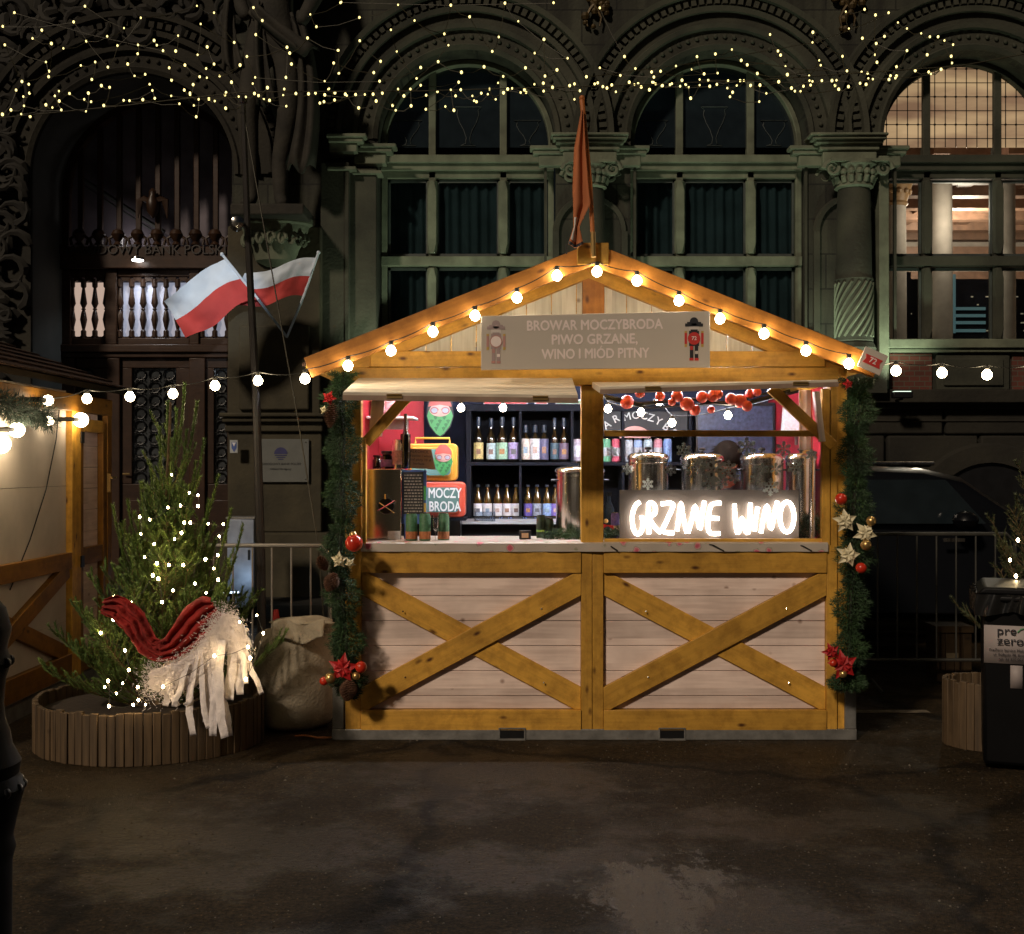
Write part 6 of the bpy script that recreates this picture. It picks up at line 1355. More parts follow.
# ------------------------------------------------------------------ fir trees
def conifer(label, base, H, Rb, nb, seed, m, tops=True, lean=0, dens=1.0, vh=.62, needle=.024):
    rr = random.Random(seed); t = thing('fir_tree', label, 'tree', base); base = Vector(base); g = G(); gb = G()
    gb.tube([base, base+Vector((lean*.5, 0, H*.5)), base+Vector((lean, 0, H*.97))], [.035, .022, .006], 8)
    def twig(p, d, L, up, r0, lvl):
        n = max(3, int(L/.045)); q = p.copy(); dd = d.copy(); pts = [q.copy()]
        for i in range(n):
            dd = (dd+Vector((rr.gauss(0, .05), rr.gauss(0, .05), up/n))).normalized(); q = q+dd*L/n; pts.append(q.copy())
        gb.tube(pts, [r0*(1-.75*i/n) for i in range(n+1)], 4, cap=False)
        for i in range(n):
            a, b = pts[i], pts[i+1]; tdir = (b-a).normalized(); o1 = tdir.orthogonal().normalized(); o2 = tdir.cross(o1)
            if lvl == 0 and i < n*.25: continue
            for k in range(int(26*dens)):
                an = rr.uniform(0, 6.283); rad = o1*math.cos(an)+o2*math.sin(an); nd = (rad*.75+tdir*.75+Vector((0, 0, .15))).normalized()*needle*rr.uniform(.7, 1.15)
                g.needle(a.lerp(b, rr.random()), nd, .0027, nd.cross(rad+Vector((.1, .2, .3))).normalized())
        return pts
    for k in range(nb):
        f = (k+rr.random()*.6)/nb; z = H*(.02+vh*f**1.2); az = k*2.39996+rr.uniform(-.3, .3)
        L = Rb*(1-.60*f)*rr.uniform(.7, 1.12)+.04; el = R(16+44*f+rr.uniform(-10, 12)); d = Vector((math.cos(az)*math.cos(el), math.sin(az)*math.cos(el), math.sin(el)))
        p = base+Vector((lean*z/H, 0, z)); pts = twig(p, d, L, .55+.5*f, .010*(1-f*.6), 0); n = len(pts)
        for j in range(1, n):
            if j < n*.22 or rr.random() < f*.35: continue
            for s in (-1, 1):
                if rr.random() < .85:
                    td = (pts[j]-pts[j-1]).normalized(); side = td.cross(Vector((0, 0, 1))).normalized()*s; sd = (td*.75+side*.75+Vector((0, 0, .18))).normalized()
                    twig(pts[j], sd, L*(.42*(1-j/n)+.10)*rr.uniform(.7, 1.2), .35, .004, 1)
    def brush(pts, per, nl):
        for a_, b_ in zip(pts, pts[1:]):
            td = (b_-a_).normalized(); o1 = td.orthogonal().normalized(); o2 = td.cross(o1)
            for k in range(int(per*(b_-a_).length)):
                an = rr.uniform(0, 6.283); rad = o1*math.cos(an)+o2*math.sin(an); nd = (rad*.62+td*.8).normalized()*nl*rr.uniform(.75, 1.1)
                g.needle(a_.lerp(b_, rr.random()), nd, .0031, nd.cross(rad+Vector((.1, .2, .3))).normalized())
    for tx, ty in tops or ():
        e = P(tx, ty, base.y+rr.uniform(-.18, .12)); lv = rr.uniform(.42, .62)+abs(e.x-base.x-lean)*.5; zb_ = max(.3, e.z-base.z-lv)
        p = base+Vector((lean*zb_/H, 0, zb_)); m1 = Vector((p.x+(e.x-p.x)*.75, p.y+(e.y-p.y)*.75, p.z+lv*.30))
        pts = [p*(1-u)**2+m1*2*u*(1-u)+e*u*u for u in [i/12 for i in range(13)]]
        gb.tube(pts, [.006*(1-.7*i/12) for i in range(13)], 5, cap=False); brush(pts, 1100, .028)
        for k in range(2):
            j = rr.randint(3, 7); sd = Vector((rr.choice((-1, 1))*.5, rr.uniform(-.4, .3), .8)).normalized(); L = rr.uniform(.10, .22); q = [pts[j]+sd*L*u+Vector((0, 0, .05*u*u)) for u in (0, .25, .5, .75, 1)]
            brush(q, 800, .022); gb.tube(q, .003, 4, cap=False)
    part('needles', g, m, t, recalc=False, smooth=False); part('trunk', gb, M_bark, t, recalc=False); return t
TB = Vector((PX(160, 6.9), 6.9, .12))
conifer('fir tree strung with warm lights in the round planter on the left', TB, PZ(392, 6.9)-.12, .72, 115, 11, M_fir, lean=.06, vh=.56, tops=[(185, 384), (197, 402), (168, 402), (177, 409), (160, 428), (204, 440), (151, 465), (218, 476), (141, 483), (231, 510), (113, 505), (196, 462), (128, 500), (243, 524), (172, 440), (187, 430), (209, 500), (120, 530)])
TR = Vector((PX(1045, 7.0), 7.0, .35))
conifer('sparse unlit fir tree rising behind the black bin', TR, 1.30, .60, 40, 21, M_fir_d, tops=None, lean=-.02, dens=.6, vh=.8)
# lights on the trees
def pts_string(name, label, pts, Yf, r, m, group=None, wire=M_wire, cat='string lights'):
    W3 = [P(a, b, Yf(a, b)) for a, b in pts]; t = thing(name, label, cat, W3[0], group)
    g = G(); rest = list(range(1, len(W3))); cur = 0; path = [0]
    while rest: j = min(rest, key=lambda q: (W3[q]-W3[cur]).length); rest.remove(j); path.append(j); cur = j
    for a, b in zip(path, path[1:]):
        if (W3[a]-W3[b]).length < 2.5: g.tube([W3[a]+Vector((0, .01, 0)), W3[a].lerp(W3[b], .5)+Vector((0, .02, -.015)), W3[b]+Vector((0, .01, 0))], .0018 if wire is M_wire else .0028, 4, cap=False)
    part('wire', g, wire, t, recalc=False)
    b0 = G(); b0.sphere((0, 0, 0), r, 8, 1.25); me = b0.mesh('bulb', [m])
    for p in W3: link('bulb', me, t, Matrix.Translation(p) @ Matrix.Scale(rng.uniform(.75, 1.25), 4))
    return t
tl = [(501, 510, 1), (553, 563, 1), (578, 570, 1), (578, 602, 1), (437, 641, 1), (411, 683, 1), (538, 650, 1), (556, 650, 1), (510, 698, 1), (652, 655, 1), (640, 690, 1), (422, 751, 1), (458, 769, 1), (493, 774, 1), (462, 814, 1), (446, 804, 1), (569, 828, 1), (637, 817, 1), (624, 784, 1), (600, 757, 1), (535, 774, 1), (602, 855, 1), (333, 866, 1), (383, 884, 1), (473, 882, 1), (750, 921, 1), (505, 848, 1), (608, 653, 1), (527, 600, 1), (636, 745, 1), (450, 712, 1), (408, 633, 1), (490, 606, 1), (530, 680, 1)]
tp = [(a/2.92, 300+b/2.92) for a, b, _ in tl]
tl2 = [(294, 213), (365, 264), (376, 321), (316, 353), (358, 360), (306, 371), (402, 371), (404, 409), (425, 422), (389, 423), (318, 427), (476, 370), (700, 181), (724, 254), (731, 286), (718, 348), (626, 280), (340, 390), (769, 214), (331, 174)]
tp += [(a/2.92, 560+b/2.92) for a, b in tl2]
pts_string('tree_lights', 'warm mini lights wound round the left fir tree', tp, lambda a, b: 6.16 if (a > 145 and b > 605) else TB.y-.16-.42*min(1, max(0, (b-470)/220)), .0062, M_fairyw)
pts_string('tree_lights', 'a few warm mini lights on the fir tree behind the bin', [(1018, 540), (1016, 576), (1010, 560), (1030, 520), (1036, 560)], lambda a, b: 6.6, .007, M_fairyw)

# scarf and fringe on tree
def ribbon(pts, wds, dy, n=40, fold=.02, fr=4):
    g = G(); W3 = [P(a, b, dy) for a, b in pts]; seg = len(pts)-1
    def fn(u, v):
        f = v*seg; i = min(int(f), seg-1); k = f-i; p = W3[i].lerp(W3[i+1], k); w_ = wds[i]*(1-k)+wds[i+1]*k
        tdir = (W3[min(i+1, seg)]-W3[max(i, 0)]).normalized(); s = Vector((-tdir.z, 0, tdir.x))
        x = (u-.5)*w_*dy/F; q = p+s*x; nn = nvec(q*16)*.014*min(1, w_/14)+nvec(q*42)*.005; return (q.x+nn.x*.6, q.y+fold*math.sin(u*fr*3.14+v*5)-.014*math.sin(u*3.14)*max(0, min(1, (w_-10)/10))+nn.y, q.z+nn.z*.6)
    g.grid(fn, 36, n); return g
t = thing('red_scarf', 'red velvet cloth draped in a swag across the left fir tree', 'cloth', P(160, 650, 6.35))
g = ribbon([(102, 606), (118, 608), (133, 620), (141, 635), (150, 647), (162, 652), (175, 647), (186, 634), (197, 620), (208, 611), (216, 606)], [14, 26, 28, 26, 23, 22, 25, 31, 35, 31, 20], 6.28, 90, .018, 7)
part('velvet', g, M_redcloth, t, solid=.003, recalc=False, ang=180)
g = G(); g.sphere(P(160, 655, 6.30), .03, 10); g.tube([P(150, 650, 6.29), P(160, 646, 6.27), P(172, 650, 6.29)], .014, 8); part('knot', g, M_redcloth, t)
t = thing('white_fringe', 'white fleece fringe with torn strips hanging from the left fir tree', 'cloth', P(200, 680, 6.3))
rr = random.Random(4); g = G()
edge = [(150, 680), (166, 681), (183, 674), (198, 662), (210, 648), (219, 630), (227, 622), (235, 634), (244, 650)]
g2 = ribbon(edge, [14, 30, 34, 36, 34, 28, 26, 26, 18], 6.30, 50, .015); part('fleece', g2, M_white, t, solid=.01, recalc=False, ang=180)
EW = [P(a, b, 6.27) for a, b in edge]
for k in range(7000):
    f = rr.random()*(len(EW)-1); i = int(f); p = EW[i].lerp(EW[i+1], f-i)+Vector((rr.gauss(0, .03), -.03+rr.gauss(0, .012), rr.gauss(0, .045)))
    d = Vector((rr.gauss(-.3, .5), -.3, rr.gauss(.1, .6))).normalized()*rr.uniform(.010, .026); g.needle(p, d, .0016, Vector((d.z, 0, -d.x)).normalized())
part('pile', g, M_white, t, recalc=False, smooth=False)
strips = [((205, 640), (208, 690), (206, 722), 5), ((214, 636), (216, 690), (213, 736), 6), ((222, 640), (220, 700), (225, 738), 6), ((228, 640), (232, 670), (229, 700), 7), ((236, 640), (238, 668), (240, 695), 6), ((243, 645), (252, 672), (262, 694), 4), ((193, 655), (190, 690), (193, 736), 5), ((200, 650), (203, 700), (209, 728), 4), ((180, 668), (172, 690), (165, 706), 5), ((188, 662), (180, 690), (174, 707), 4), ((172, 672), (168, 685), (178, 706), 4), ((197, 655), (190, 700), (184, 705), 3), ((216, 640), (224, 700), (230, 736), 4), ((232, 630), (244, 660), (246, 684), 4)]
for a, b, c_, wd_ in strips:
    g = ribbon([a, ((a[0]+b[0])/2+rr.uniform(-2, 2), (a[1]+b[1])/2), b, ((b[0]+c_[0])/2+rr.uniform(-2, 2), (b[1]+c_[1])/2), c_], [wd_*1.2, wd_*1.4, wd_*1.5, wd_*1.4, wd_*1.2], 6.24+rr.uniform(-.03, .03), 20, .003, 1); part('strip', g, M_white, t, solid=.0012, recalc=False, ang=180)

# ------------------------------------------------------------------ planters
def planter(label, cx, cy, rx, ry, h, n, seed):
    rr = random.Random(seed); t = thing('round_planter', label, 'planter', (cx, cy, 0)); g = G()
    for k in range(n):
        a0, a1 = 2*math.pi*k/n, 2*math.pi*(k+1)/n-.006; hh = h+rr.uniform(-.008, .008); v = []; o = rr.uniform(-.006, .006)
        for a in (a0, a1):
            for q in (1, 1-.028/rx):
                for z in (0, hh): v.append((cx+(rx+o)*q*math.cos(a), cy+(ry+o)*q*math.sin(a), z))
        g.add(v, [(0, 1, 5, 4), (2, 6, 7, 3), (1, 3, 7, 5), (0, 4, 6, 2), (0, 2, 3, 1), (4, 5, 7, 6)])
    part('slats', g, M_slat, t, bevel=.004)
    g = G(); g.lathe((cx, cy, 0), [(.001, 0), (rx-.04, .001), (rx-.04, h-.07), (.001, h-.05)], 30, 1, ry/rx); part('soil', g, mat('dark_soil', (.03, .02, .012), .95, bump=.6), t); return t
planter('wide round planter of upright slats holding the lit fir tree', PX(151, 6.95), 6.95, .635, .62, .275, 84, 2)
planter('narrow slatted planter behind the black bin', PX(989, 6.86), 6.86, .25, .22, .37, 34, 3)
# wooden box behind
t = thing('wooden_box', 'upright rough wooden box behind the narrow planter', 'box', P(955, 680, 8.75)); g = G(); Yb2 = 8.75; a, b = PX(937, Yb2), PX(972, Yb2)
for k in range(4): g.box(a+(b-a)*k/4+.002, a+(b-a)*(k+1)/4-.002, Yb2, Yb2+.02, .02, PZ(633, Yb2))
g.box(a+.002, a+.018, Yb2+.021, Yb2+.24, .02, PZ(633, Yb2)); g.box(b-.018, b-.002, Yb2+.021, Yb2+.24, .02, PZ(633, Yb2)); part('sides', g, M_wood_dim, t, bevel=.002)
g = G(); g.box(a-.01, b+.01, Yb2-.012, Yb2+.25, PZ(633, Yb2)+.001, PZ(626, Yb2)); part('lid', g, M_wood_dim, t, bevel=.003)
g = G(); g.box(PX(946, Yb2), PX(958, Yb2), Yb2-.006, Yb2-.002, PZ(660, Yb2), PZ(653, Yb2)); part('stencil', g, mat('stencil', (.10, .075, .04), .8), t)

# ------------------------------------------------------------------ sack pile
def lump(cx, cy, rx, ry, z0, h, seed, ex=2.6, amp=.05):
    rr = random.Random(seed); ph = [rr.uniform(0, 6.28) for _ in range(8)]; g = G(); n, m_ = 48, 26; vs = []
    for j in range(m_+1):
        v = j/m_*math.pi; cz = -math.cos(v); rr_ = math.sin(v)
        zz = math.copysign(abs(cz)**(2/ex), cz); ra = abs(rr_)**(2/ex)
        for i in range(n):
            a = 2*math.pi*i/n; d = 1+amp*math.sin(3*a+ph[0]+zz*2)+amp*.6*math.sin(7*a+ph[1]+zz*5)+amp*.35*math.sin(13*a+ph[2]-zz*9)+amp*.5*math.sin(zz*6+ph[3])
            vs.append((cx+rx*ra*d*math.cos(a), cy+ry*ra*d*math.sin(a), z0+h/2+h/2*zz*(1+amp*.5*math.sin(2*a+ph[4]))))
    g.add(vs, [(j*n+i, j*n+(i+1) % n, (j+1)*n+(i+1) % n, (j+1)*n+i) for j in range(m_) for i in range(n)]); return g
t = thing('ballast_sack', 'big beige woven sack slumped between planter and kiosk', 'sack', (PX(290, 7.35), 7.35, 0))
part('sack_body', lump(PX(294, 7.35), 7.35, .240, .22, .0, PZ(629, 7.35), 7, 7, .018), M_sack, t)
g = lump(PX(305, 7.3), 7.3, .175, .14, PZ(634, 7.3), .105, 9, 3, .12); part('folded_top', g, M_sack, t)
g = G(); g.grid(lambda u, v: (PX(272+52*u, 7.12), 7.10+.05*v+.012*math.sin(u*17+v*4), PZ(640, 7.12)+.02*math.sin(u*8)+.10*v), 24, 8); part('sack_flap', g, M_sack, t, solid=.008, recalc=False, ang=180)
g = G(); g.tube([(PX(296, 7.05), 7.02, .01), (PX(306, 7.05), 7.0, .02), (PX(318, 7.0), 6.98, .01), (PX(332, 7.0), 6.98, .012)], .006, 6); solo('ground_cable', 'thin cable lying on the ground at the kiosk left foot', 'cable', g, M_orange, (PX(310, 7), 7, 0))

# ------------------------------------------------------------------ barriers
def barrier(label, xa, xb, Y, zt, nbar, m):
    t = thing('crowd_barrier', label, 'barrier', ((xa+xb)/2, Y, 0), 'crowd barriers'); g = G(); zb = .2; r = .04
    g.tube([(xa, Y, 0), (xa, Y, zt-.06), (xa+.06, Y, zt), (xb-.06, Y, zt), (xb, Y, zt-.06), (xb, Y, 0)], .014, 8); g.tube([(xa, Y, zb), (xb, Y, zb)], .012, 8); part('frame', g, m, t)
    g = G()
    for k in range(1, nbar): x = xa+(xb-xa)*k/nbar; g.tube([(x, Y, zb), (x, Y, zt)], .0065, 6)
    part('bars', g, m, t)
    g = G()
    for x in (xa+.1, xb-.1): g.tube([(x, Y-.25, .01), (x, Y, .06), (x, Y+.25, .01)], .012, 6)
    part('foot', g, m, t); return t
M_bar = mat('galvanised_bar', (.30, .28, .25), .4, metal=.5, var=.2); M_bard = mat('shaded_bar', (.06, .058, .05), .5, metal=.3, var=.2)  # second one is the same steel with the dimness put into its colour
barrier('steel crowd barrier behind the lit fir tree and sack', PX(136, 8.05), PX(330, 8.05), 8.05, PZ(545.5, 8.05), 10, M_bar)
barrier('darkened steel crowd barrier right of the kiosk before the dark car', PX(858, 8.6), PX(1015, 8.6), 8.6, PZ(534, 8.6), 8, M_bard)

# small steel cabinet by the pier
t = thing('steel_cabinet', 'narrow pale steel cabinet against the pier behind the barrier', 'cabinet', (PX(240, 12.4), 12.4, 0)); Yc = 12.4
g = G(); g.box(PX(227, Yc), PX(254, Yc), Yc, Yc+.25, .13, PZ(519, Yc)); part('cabinet_body', g, mat('pale_blue_steel', (.34, .38, .46), .4, metal=.3, var=.3, scale=5, bump=.1), t, bevel=.01)
g = G(); g.box(PX(226, Yc), PX(255, Yc), Yc-.01, Yc+.26, PZ(519, Yc)+.002, PZ(517, Yc)); part('cap', g, M_galv, t); g = G(); g.box(PX(248, Yc), PX(250, Yc), Yc-.012, Yc-.001, PZ(560, Yc), PZ(550, Yc)); part('lock', g, M_black, t)
t = thing('ground_lamp', 'tiny lit ground lamp in front of the steel cabinet', 'lamp', P(232, 592, 12.1)); g = G(); b = P(231, 593, 12.0); b.z = max(b.z, .2); g.box(b.x-.09, b.x+.09, 11.95, 12.05, b.z-.03, b.z); part('housing', g, M_black, t)
g = G(); g.box(b.x-.07, b.x+.07, 11.96, 12.04, b.z+.001, b.z+.012); part('lens', g, emit('cool_led', (.7, .85, 1), 3), t); g = G(); g.tube([(b.x, 12, 0.13), (b.x, 12, b.z-.03)], .015, 6); part('stem', g, M_black, t)
lamp('lamp_glow', 'POINT', (b.x, 12.0, b.z+.10), 1.6, (.6, .8, 1), t, .04)
# red cone
t = thing('traffic_cone', 'small red cone half hidden behind the barrier bars', 'cone', (PX(276, 9), 9, 0)); g = G(); g.lathe((PX(276, 9), 9, 0), [(.10, .03), (.09, .04), (.02, .5), (.018, .51)], 16); part('cone_body', g, M_prred, t); g = G(); g.box(PX(276, 9)-.14, PX(276, 9)+.14, 8.86, 9.14, 0.001, .03); part('base', g, M_black, t)

# ------------------------------------------------------------------ bin
bc = PX(1034, 6.40)
t = thing('wheelie_bin', 'black wheelie bin with white sticker and bag over its rim at the right edge', 'bin', (bc, 6.40, 0))
x0, x1 = bc-.28, bc+.28; xb0, xb1 = bc-.255, bc+.255; zt = PZ(603, 6.15); y0, y1 = 6.12, 6.68
g = G(); g.add([(xb0, y0+.06, .03), (xb1, y0+.06, .03), (xb1, y1-.08, .03), (xb0, y1-.08, .03), (x0+.02, y0, zt), (x1-.02, y0, zt), (x1-.02, y1, zt), (x0+.02, y1, zt)], [(0, 3, 2, 1), (4, 5, 6, 7), (0, 1, 5, 4), (1, 2, 6, 5), (2, 3, 7, 6), (3, 0, 4, 7)]); part('bin_body', g, M_bin, t, bevel=.02)
g = G(); g.box(x0-.02, x1+.02, y0-.03, y1+.03, zt+.001, zt+.035); part('rim', g, M_bin, t, bevel=.012)
g = G(); g.prism([(x0-.01, zt+.036), (x1+.01, zt+.036), (x1-.03, zt+.075), (x0+.03, zt+.075)], y0-.01, y1+.01); lid = part('lid', g, M_bin, t, bevel=.012)
g = G(); g.tube([(x0+.05, y1+.05, zt+.03), (x1-.05, y1+.05, zt+.03)], .015, 8); part('handle', g, M_bin, t)
for xx in (xb0+.03, xb1-.03):
    g = G(); g.tube([(xx-.025, y1-.03, .1), (xx+.025, y1-.03, .1)], .1, 20); part('wheel', g, M_rubber, t)
rr = random.Random(3); g = G()
def bagf(u, v):
    a = u*2*math.pi; c, s = math.cos(a), math.sin(a); k = max(abs(c), abs(s)); ex = (x1-x0)/2+.022; ey = (y1-y0)/2+.03
    w_ = .012*math.sin(u*90)+.010*math.sin(u*211+v*3)
    return ((x0+x1)/2+(ex+w_)*c/k*(1-.015*v), (y0+y1)/2+(ey+w_)*s/k, zt+.04-.10*v+.012*math.sin(u*57)*v)
g.grid(bagf, 260, 6); part('bin_liner', g, mat('glossy_black_film', (.012, .012, .012), .22, var=.2, spec=.8), t, recalc=False, ang=180)
tl_ = R(-1.5)
yst = y0-.004+.02
def stick(a, b, c_, d, m_, nm):
    g = G(); v = []
    for px_, py_ in ((a, d), (b, d), (b, c_), (a, c_)):
        z = PZ(py_, 6.1); f = (z-.03)/(zt-.03); y = (y0+.06)*(1-f)+y0*f-.004; v.append((x0+.025+(px_-981)*6.1/F, y, z))
    g.add(v, [(0, 1, 2, 3)]); return part(nm, g, m_, t, solid=.001, recalc=False)
M_stk = mat('sticker_paper', (.36, .31, .30), .6, var=.08)
stick(981.5, 1042, 628, 667, M_stk, 'sticker'); stick(1006.5, 1018, 668.5, 692, M_stk, 'small_sticker')
for s, px_, py_, sz in (('pre', 1003, 633.2, .058), ('zero', 1006.5, 643.2, .058)):
    o = textpart('logo_lettering', s, sz, M_prblack, t, (x0+.025+(px_-981)*6.1/F, 6.115, PZ(py_, 6.1)), ext=.0006, bold=.0003, sx=1.2)
for s, py_ in (('PreZero Service Małopolska', 653), ('ul. Półłanki 78, Kraków', 657.5), ('tel. 32 320 0012', 662)): textpart('small_print', s, .019, M_prblack, t, (x0+.025+(1008-981)*6.1/F, 6.122, PZ(py_, 6.1)), ext=.0006)
g = G(); g.tube([(x0+.025+(q-981)*6.1/F, 6.116, PZ(w2, 6.1)) for q, w2 in ((1013, 634), (1016, 631), (1019, 630))], .003, 4); part('green_mark', g, M_prgreen, t)
t.rotation_euler = (0, 0, R(-20))

# ------------------------------------------------------------------ iron post in foreground left
t = thing('iron_post', 'black glossy cast iron post base at the left edge in the foreground', 'post', (-1.27, 2.9, 0)); c = Vector((-1.325, 2.9, 0)); pr = []
pr = [(.16, 0), (.16, .10), (.15, .12), (.125, .15), (.13, .2), (.122, .3), (.128, .34), (.118, .38), (.120, .62), (.128, .65), (.122, .68), (.13, .72), (.145, .78), (.15, .80), (.135, .83), (.14, .86), (.12, .90), (.115, .93), (.105, .96), (.10, 1.0), (.105, 1.06), (.118, 1.10), (.108, 1.13), (.118, 1.18), (.105, 1.23), (.07, 1.27), (.045, 1.31), (.03, 1.34)]
g = G(); g.lathe(c, pr, 32); part('shaft', g, M_fe, t)
g = G(); rr = random.Random(2)
for z, r, n in ((.80, .14, 18), (1.10, .112, 14)):
    for k in range(n): a = 2*math.pi*k/n; g.sphere(c+Vector((r*math.cos(a), r*math.sin(a), z)), .014 if r > .1 else .010, 10)
part('cast_ornament', g, M_blackiron, t)
g = G(); g.sphere(c+Vector((0, 0, 1.37)), .05, 12); part('finial', g, M_blackiron, t)

# ------------------------------------------------------------------ left stall
stl = thing('market_stall', 'neighbouring timber stall with brown shingle roof at the left edge', 'stall', (-4.2, 8.3, 0))
XW = -3.1; ya, yb2 = 6.4, 9.25
g = G(); [g.box(XW-.04, XW, ya, 8.42, a_, b_) for a_, b_ in ((.1, .497), (.5, .947), (.95, 1.437), (1.44, 2.1))]; g.box(XW-2.2, XW-.045, ya, ya+.04, .1, 2.1); part('wall_panel', g, M_stallwall, stl)
g = G()
for k in range(12): z = .95+k*.155; g.box(XW-.035, XW-.008, 8.62, 9.08, z, z+.152) if z < 1.95 else None
for k in range(6): z = .12+k*.14; g.box(XW-.035, XW-.008, 8.62, 9.08, z, z+.137)
pd = part('door_planks', g, M_plank, stl)
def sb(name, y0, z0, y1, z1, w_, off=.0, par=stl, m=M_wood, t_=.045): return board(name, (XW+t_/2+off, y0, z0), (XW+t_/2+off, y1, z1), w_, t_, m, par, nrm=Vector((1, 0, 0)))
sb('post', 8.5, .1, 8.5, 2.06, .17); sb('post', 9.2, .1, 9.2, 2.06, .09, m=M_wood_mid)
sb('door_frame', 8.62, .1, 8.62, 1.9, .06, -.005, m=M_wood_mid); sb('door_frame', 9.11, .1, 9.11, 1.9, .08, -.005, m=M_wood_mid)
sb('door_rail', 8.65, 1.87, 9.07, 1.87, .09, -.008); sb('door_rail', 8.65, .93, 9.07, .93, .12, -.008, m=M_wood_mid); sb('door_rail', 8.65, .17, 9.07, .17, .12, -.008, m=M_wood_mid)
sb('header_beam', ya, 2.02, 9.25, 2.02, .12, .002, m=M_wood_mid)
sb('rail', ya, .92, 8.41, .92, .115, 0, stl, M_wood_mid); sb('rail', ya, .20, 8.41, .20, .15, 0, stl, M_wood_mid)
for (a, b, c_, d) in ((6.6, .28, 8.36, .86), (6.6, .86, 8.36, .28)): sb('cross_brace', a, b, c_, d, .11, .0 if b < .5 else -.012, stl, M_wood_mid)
g = G(); g.box(XW+.05, XW+.075, 9.12, 9.14, 1.38, 1.52); g.tube([(XW+.06, 9.13, 1.49), (XW+.11, 9.13, 1.49), (XW+.11, 9.04, 1.49)], .01, 6); part('door_handle', g, M_goldb, stl)
g = G(); g.box(XW+.046, XW+.055, 8.57, 8.63, .86, .94); g.box(XW+.046, XW+.055, 8.57, 8.63, 1.74, 1.82); part('hinge', g, M_black, stl)
g = G(); rz0 = 2.16; sl2 = math.tan(R(20)); xe = XW+.13
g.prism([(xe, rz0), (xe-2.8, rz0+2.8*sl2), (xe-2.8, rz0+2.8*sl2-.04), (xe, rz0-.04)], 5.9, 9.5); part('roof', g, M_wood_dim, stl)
g = G()
for k in range(15):
    x1_ = xe+.02-k*.19; x0_ = x1_-.20; za, zb3 = rz0+.002+(xe-x1_)*sl2+.022, rz0+.002+(xe-x0_)*sl2+.006
    y = 5.88-(k % 2)*.1
    while y < 9.5:
        yy1 = min(y+.19, 9.52); yy0 = max(y, 5.88)
        if yy1 > yy0: g.add([(x1_, yy0, za), (x1_, yy1, za), (x0_, yy1, zb3), (x0_, yy0, zb3), (x1_, yy0, za-.012), (x1_, yy1, za-.012), (x0_, yy1, zb3-.004), (x0_, yy0, zb3-.004)], [(0, 1, 2, 3), (7, 6, 5, 4), (0, 4, 5, 1), (1, 5, 6, 2), (2, 6, 7, 3), (3, 7, 4, 0)])
        y += .2
part('shingles', g, M_shingle, stl, smooth=False)
g = G(); g.box(XW-2.2, XW+.03, ya, 9.26, .0, .095); part('base_frame', g, M_galv, stl)
# garland + bright lamps on the stall
def sw(px_, py_, off=.12):  # a point just off the stall's side wall, seen at px,py
    x = XW+off; Y = x*F/(px_-512); return Vector((x, Y, PZ(py_, Y)))
t = thing('eave_garland', 'dark fir garland hanging under the left stall eave', 'garland', sw(5, 400)); W3 = [sw(-25, 398), sw(2, 402), sw(20, 412), sw(38, 410), sw(47, 420)]; g = G(); rr = random.Random(6)
for k in range(4200):
    f = rr.random()*(len(W3)-1); i = int(f); p = W3[i].lerp(W3[i+1], f-i); d = Vector((rr.gauss(0, .7), rr.gauss(0, 1), rr.gauss(-.2, 1))).normalized()
    q = p+d*.085*rr.random()**.5; dd = (d+Vector((0, rr.gauss(0, .5), rr.gauss(0, .5)))).normalized()*rr.uniform(.03, .055); g.needle(q, dd, .0024, dd.cross(Vector((rr.random()-.5, rr.random()-.5, rr.random()-.5))).normalized())
part('needles', g, mat('dull_garland', (.05, .075, .06), .8), t, recalc=False, smooth=False); g = G(); g.tube(W3, .012, 6); part('stem', g, M_wire, t)
def walllamp(label, px_, py_, r, strength, off=.10):
    p = sw(px_, py_, off); t = thing('wall_lamp', label, 'lamp', p, 'bare bulbs on the left stall'); g = G(); g.sphere(p, r, 18); part('bulb', g, emit('bare_bulb', (1, .80, .52), strength), t)
    g = G(); g.tube([p+Vector((-.0, -.02-r, 0)), p+Vector((-.0, -.09-r, 0.0)), p+Vector((-off, -.09-r, 0))], .016, 8); part('socket', g, M_sock, t); return p
walllamp('bare bulb on the post at the stall door', 81, 420, .050, 30)
walllamp('glaring bulb behind the eave garland', 17, 430, .045, 42, .09)
walllamp('glaring bulb at the left photo edge under the garland', 1, 444, .055, 42, .09)
walllamp('small bulb half hidden below the eave garland tip', 49, 421, .03, 26, .05)
walllamp('bulb under the stall eave above the garland', 48, 400.5, .034, 30, .14)
g = G(); g.tube([sw(60, 400, .01), sw(56, 440, .01), sw(46, 490, .01), sw(30, 540, .01), sw(10, 590, .01)], .004, 5); solo('stall_cable', 'thin dark cable sagging down the left stall wall', 'cable', g, M_wire, sw(10, 590, .01))

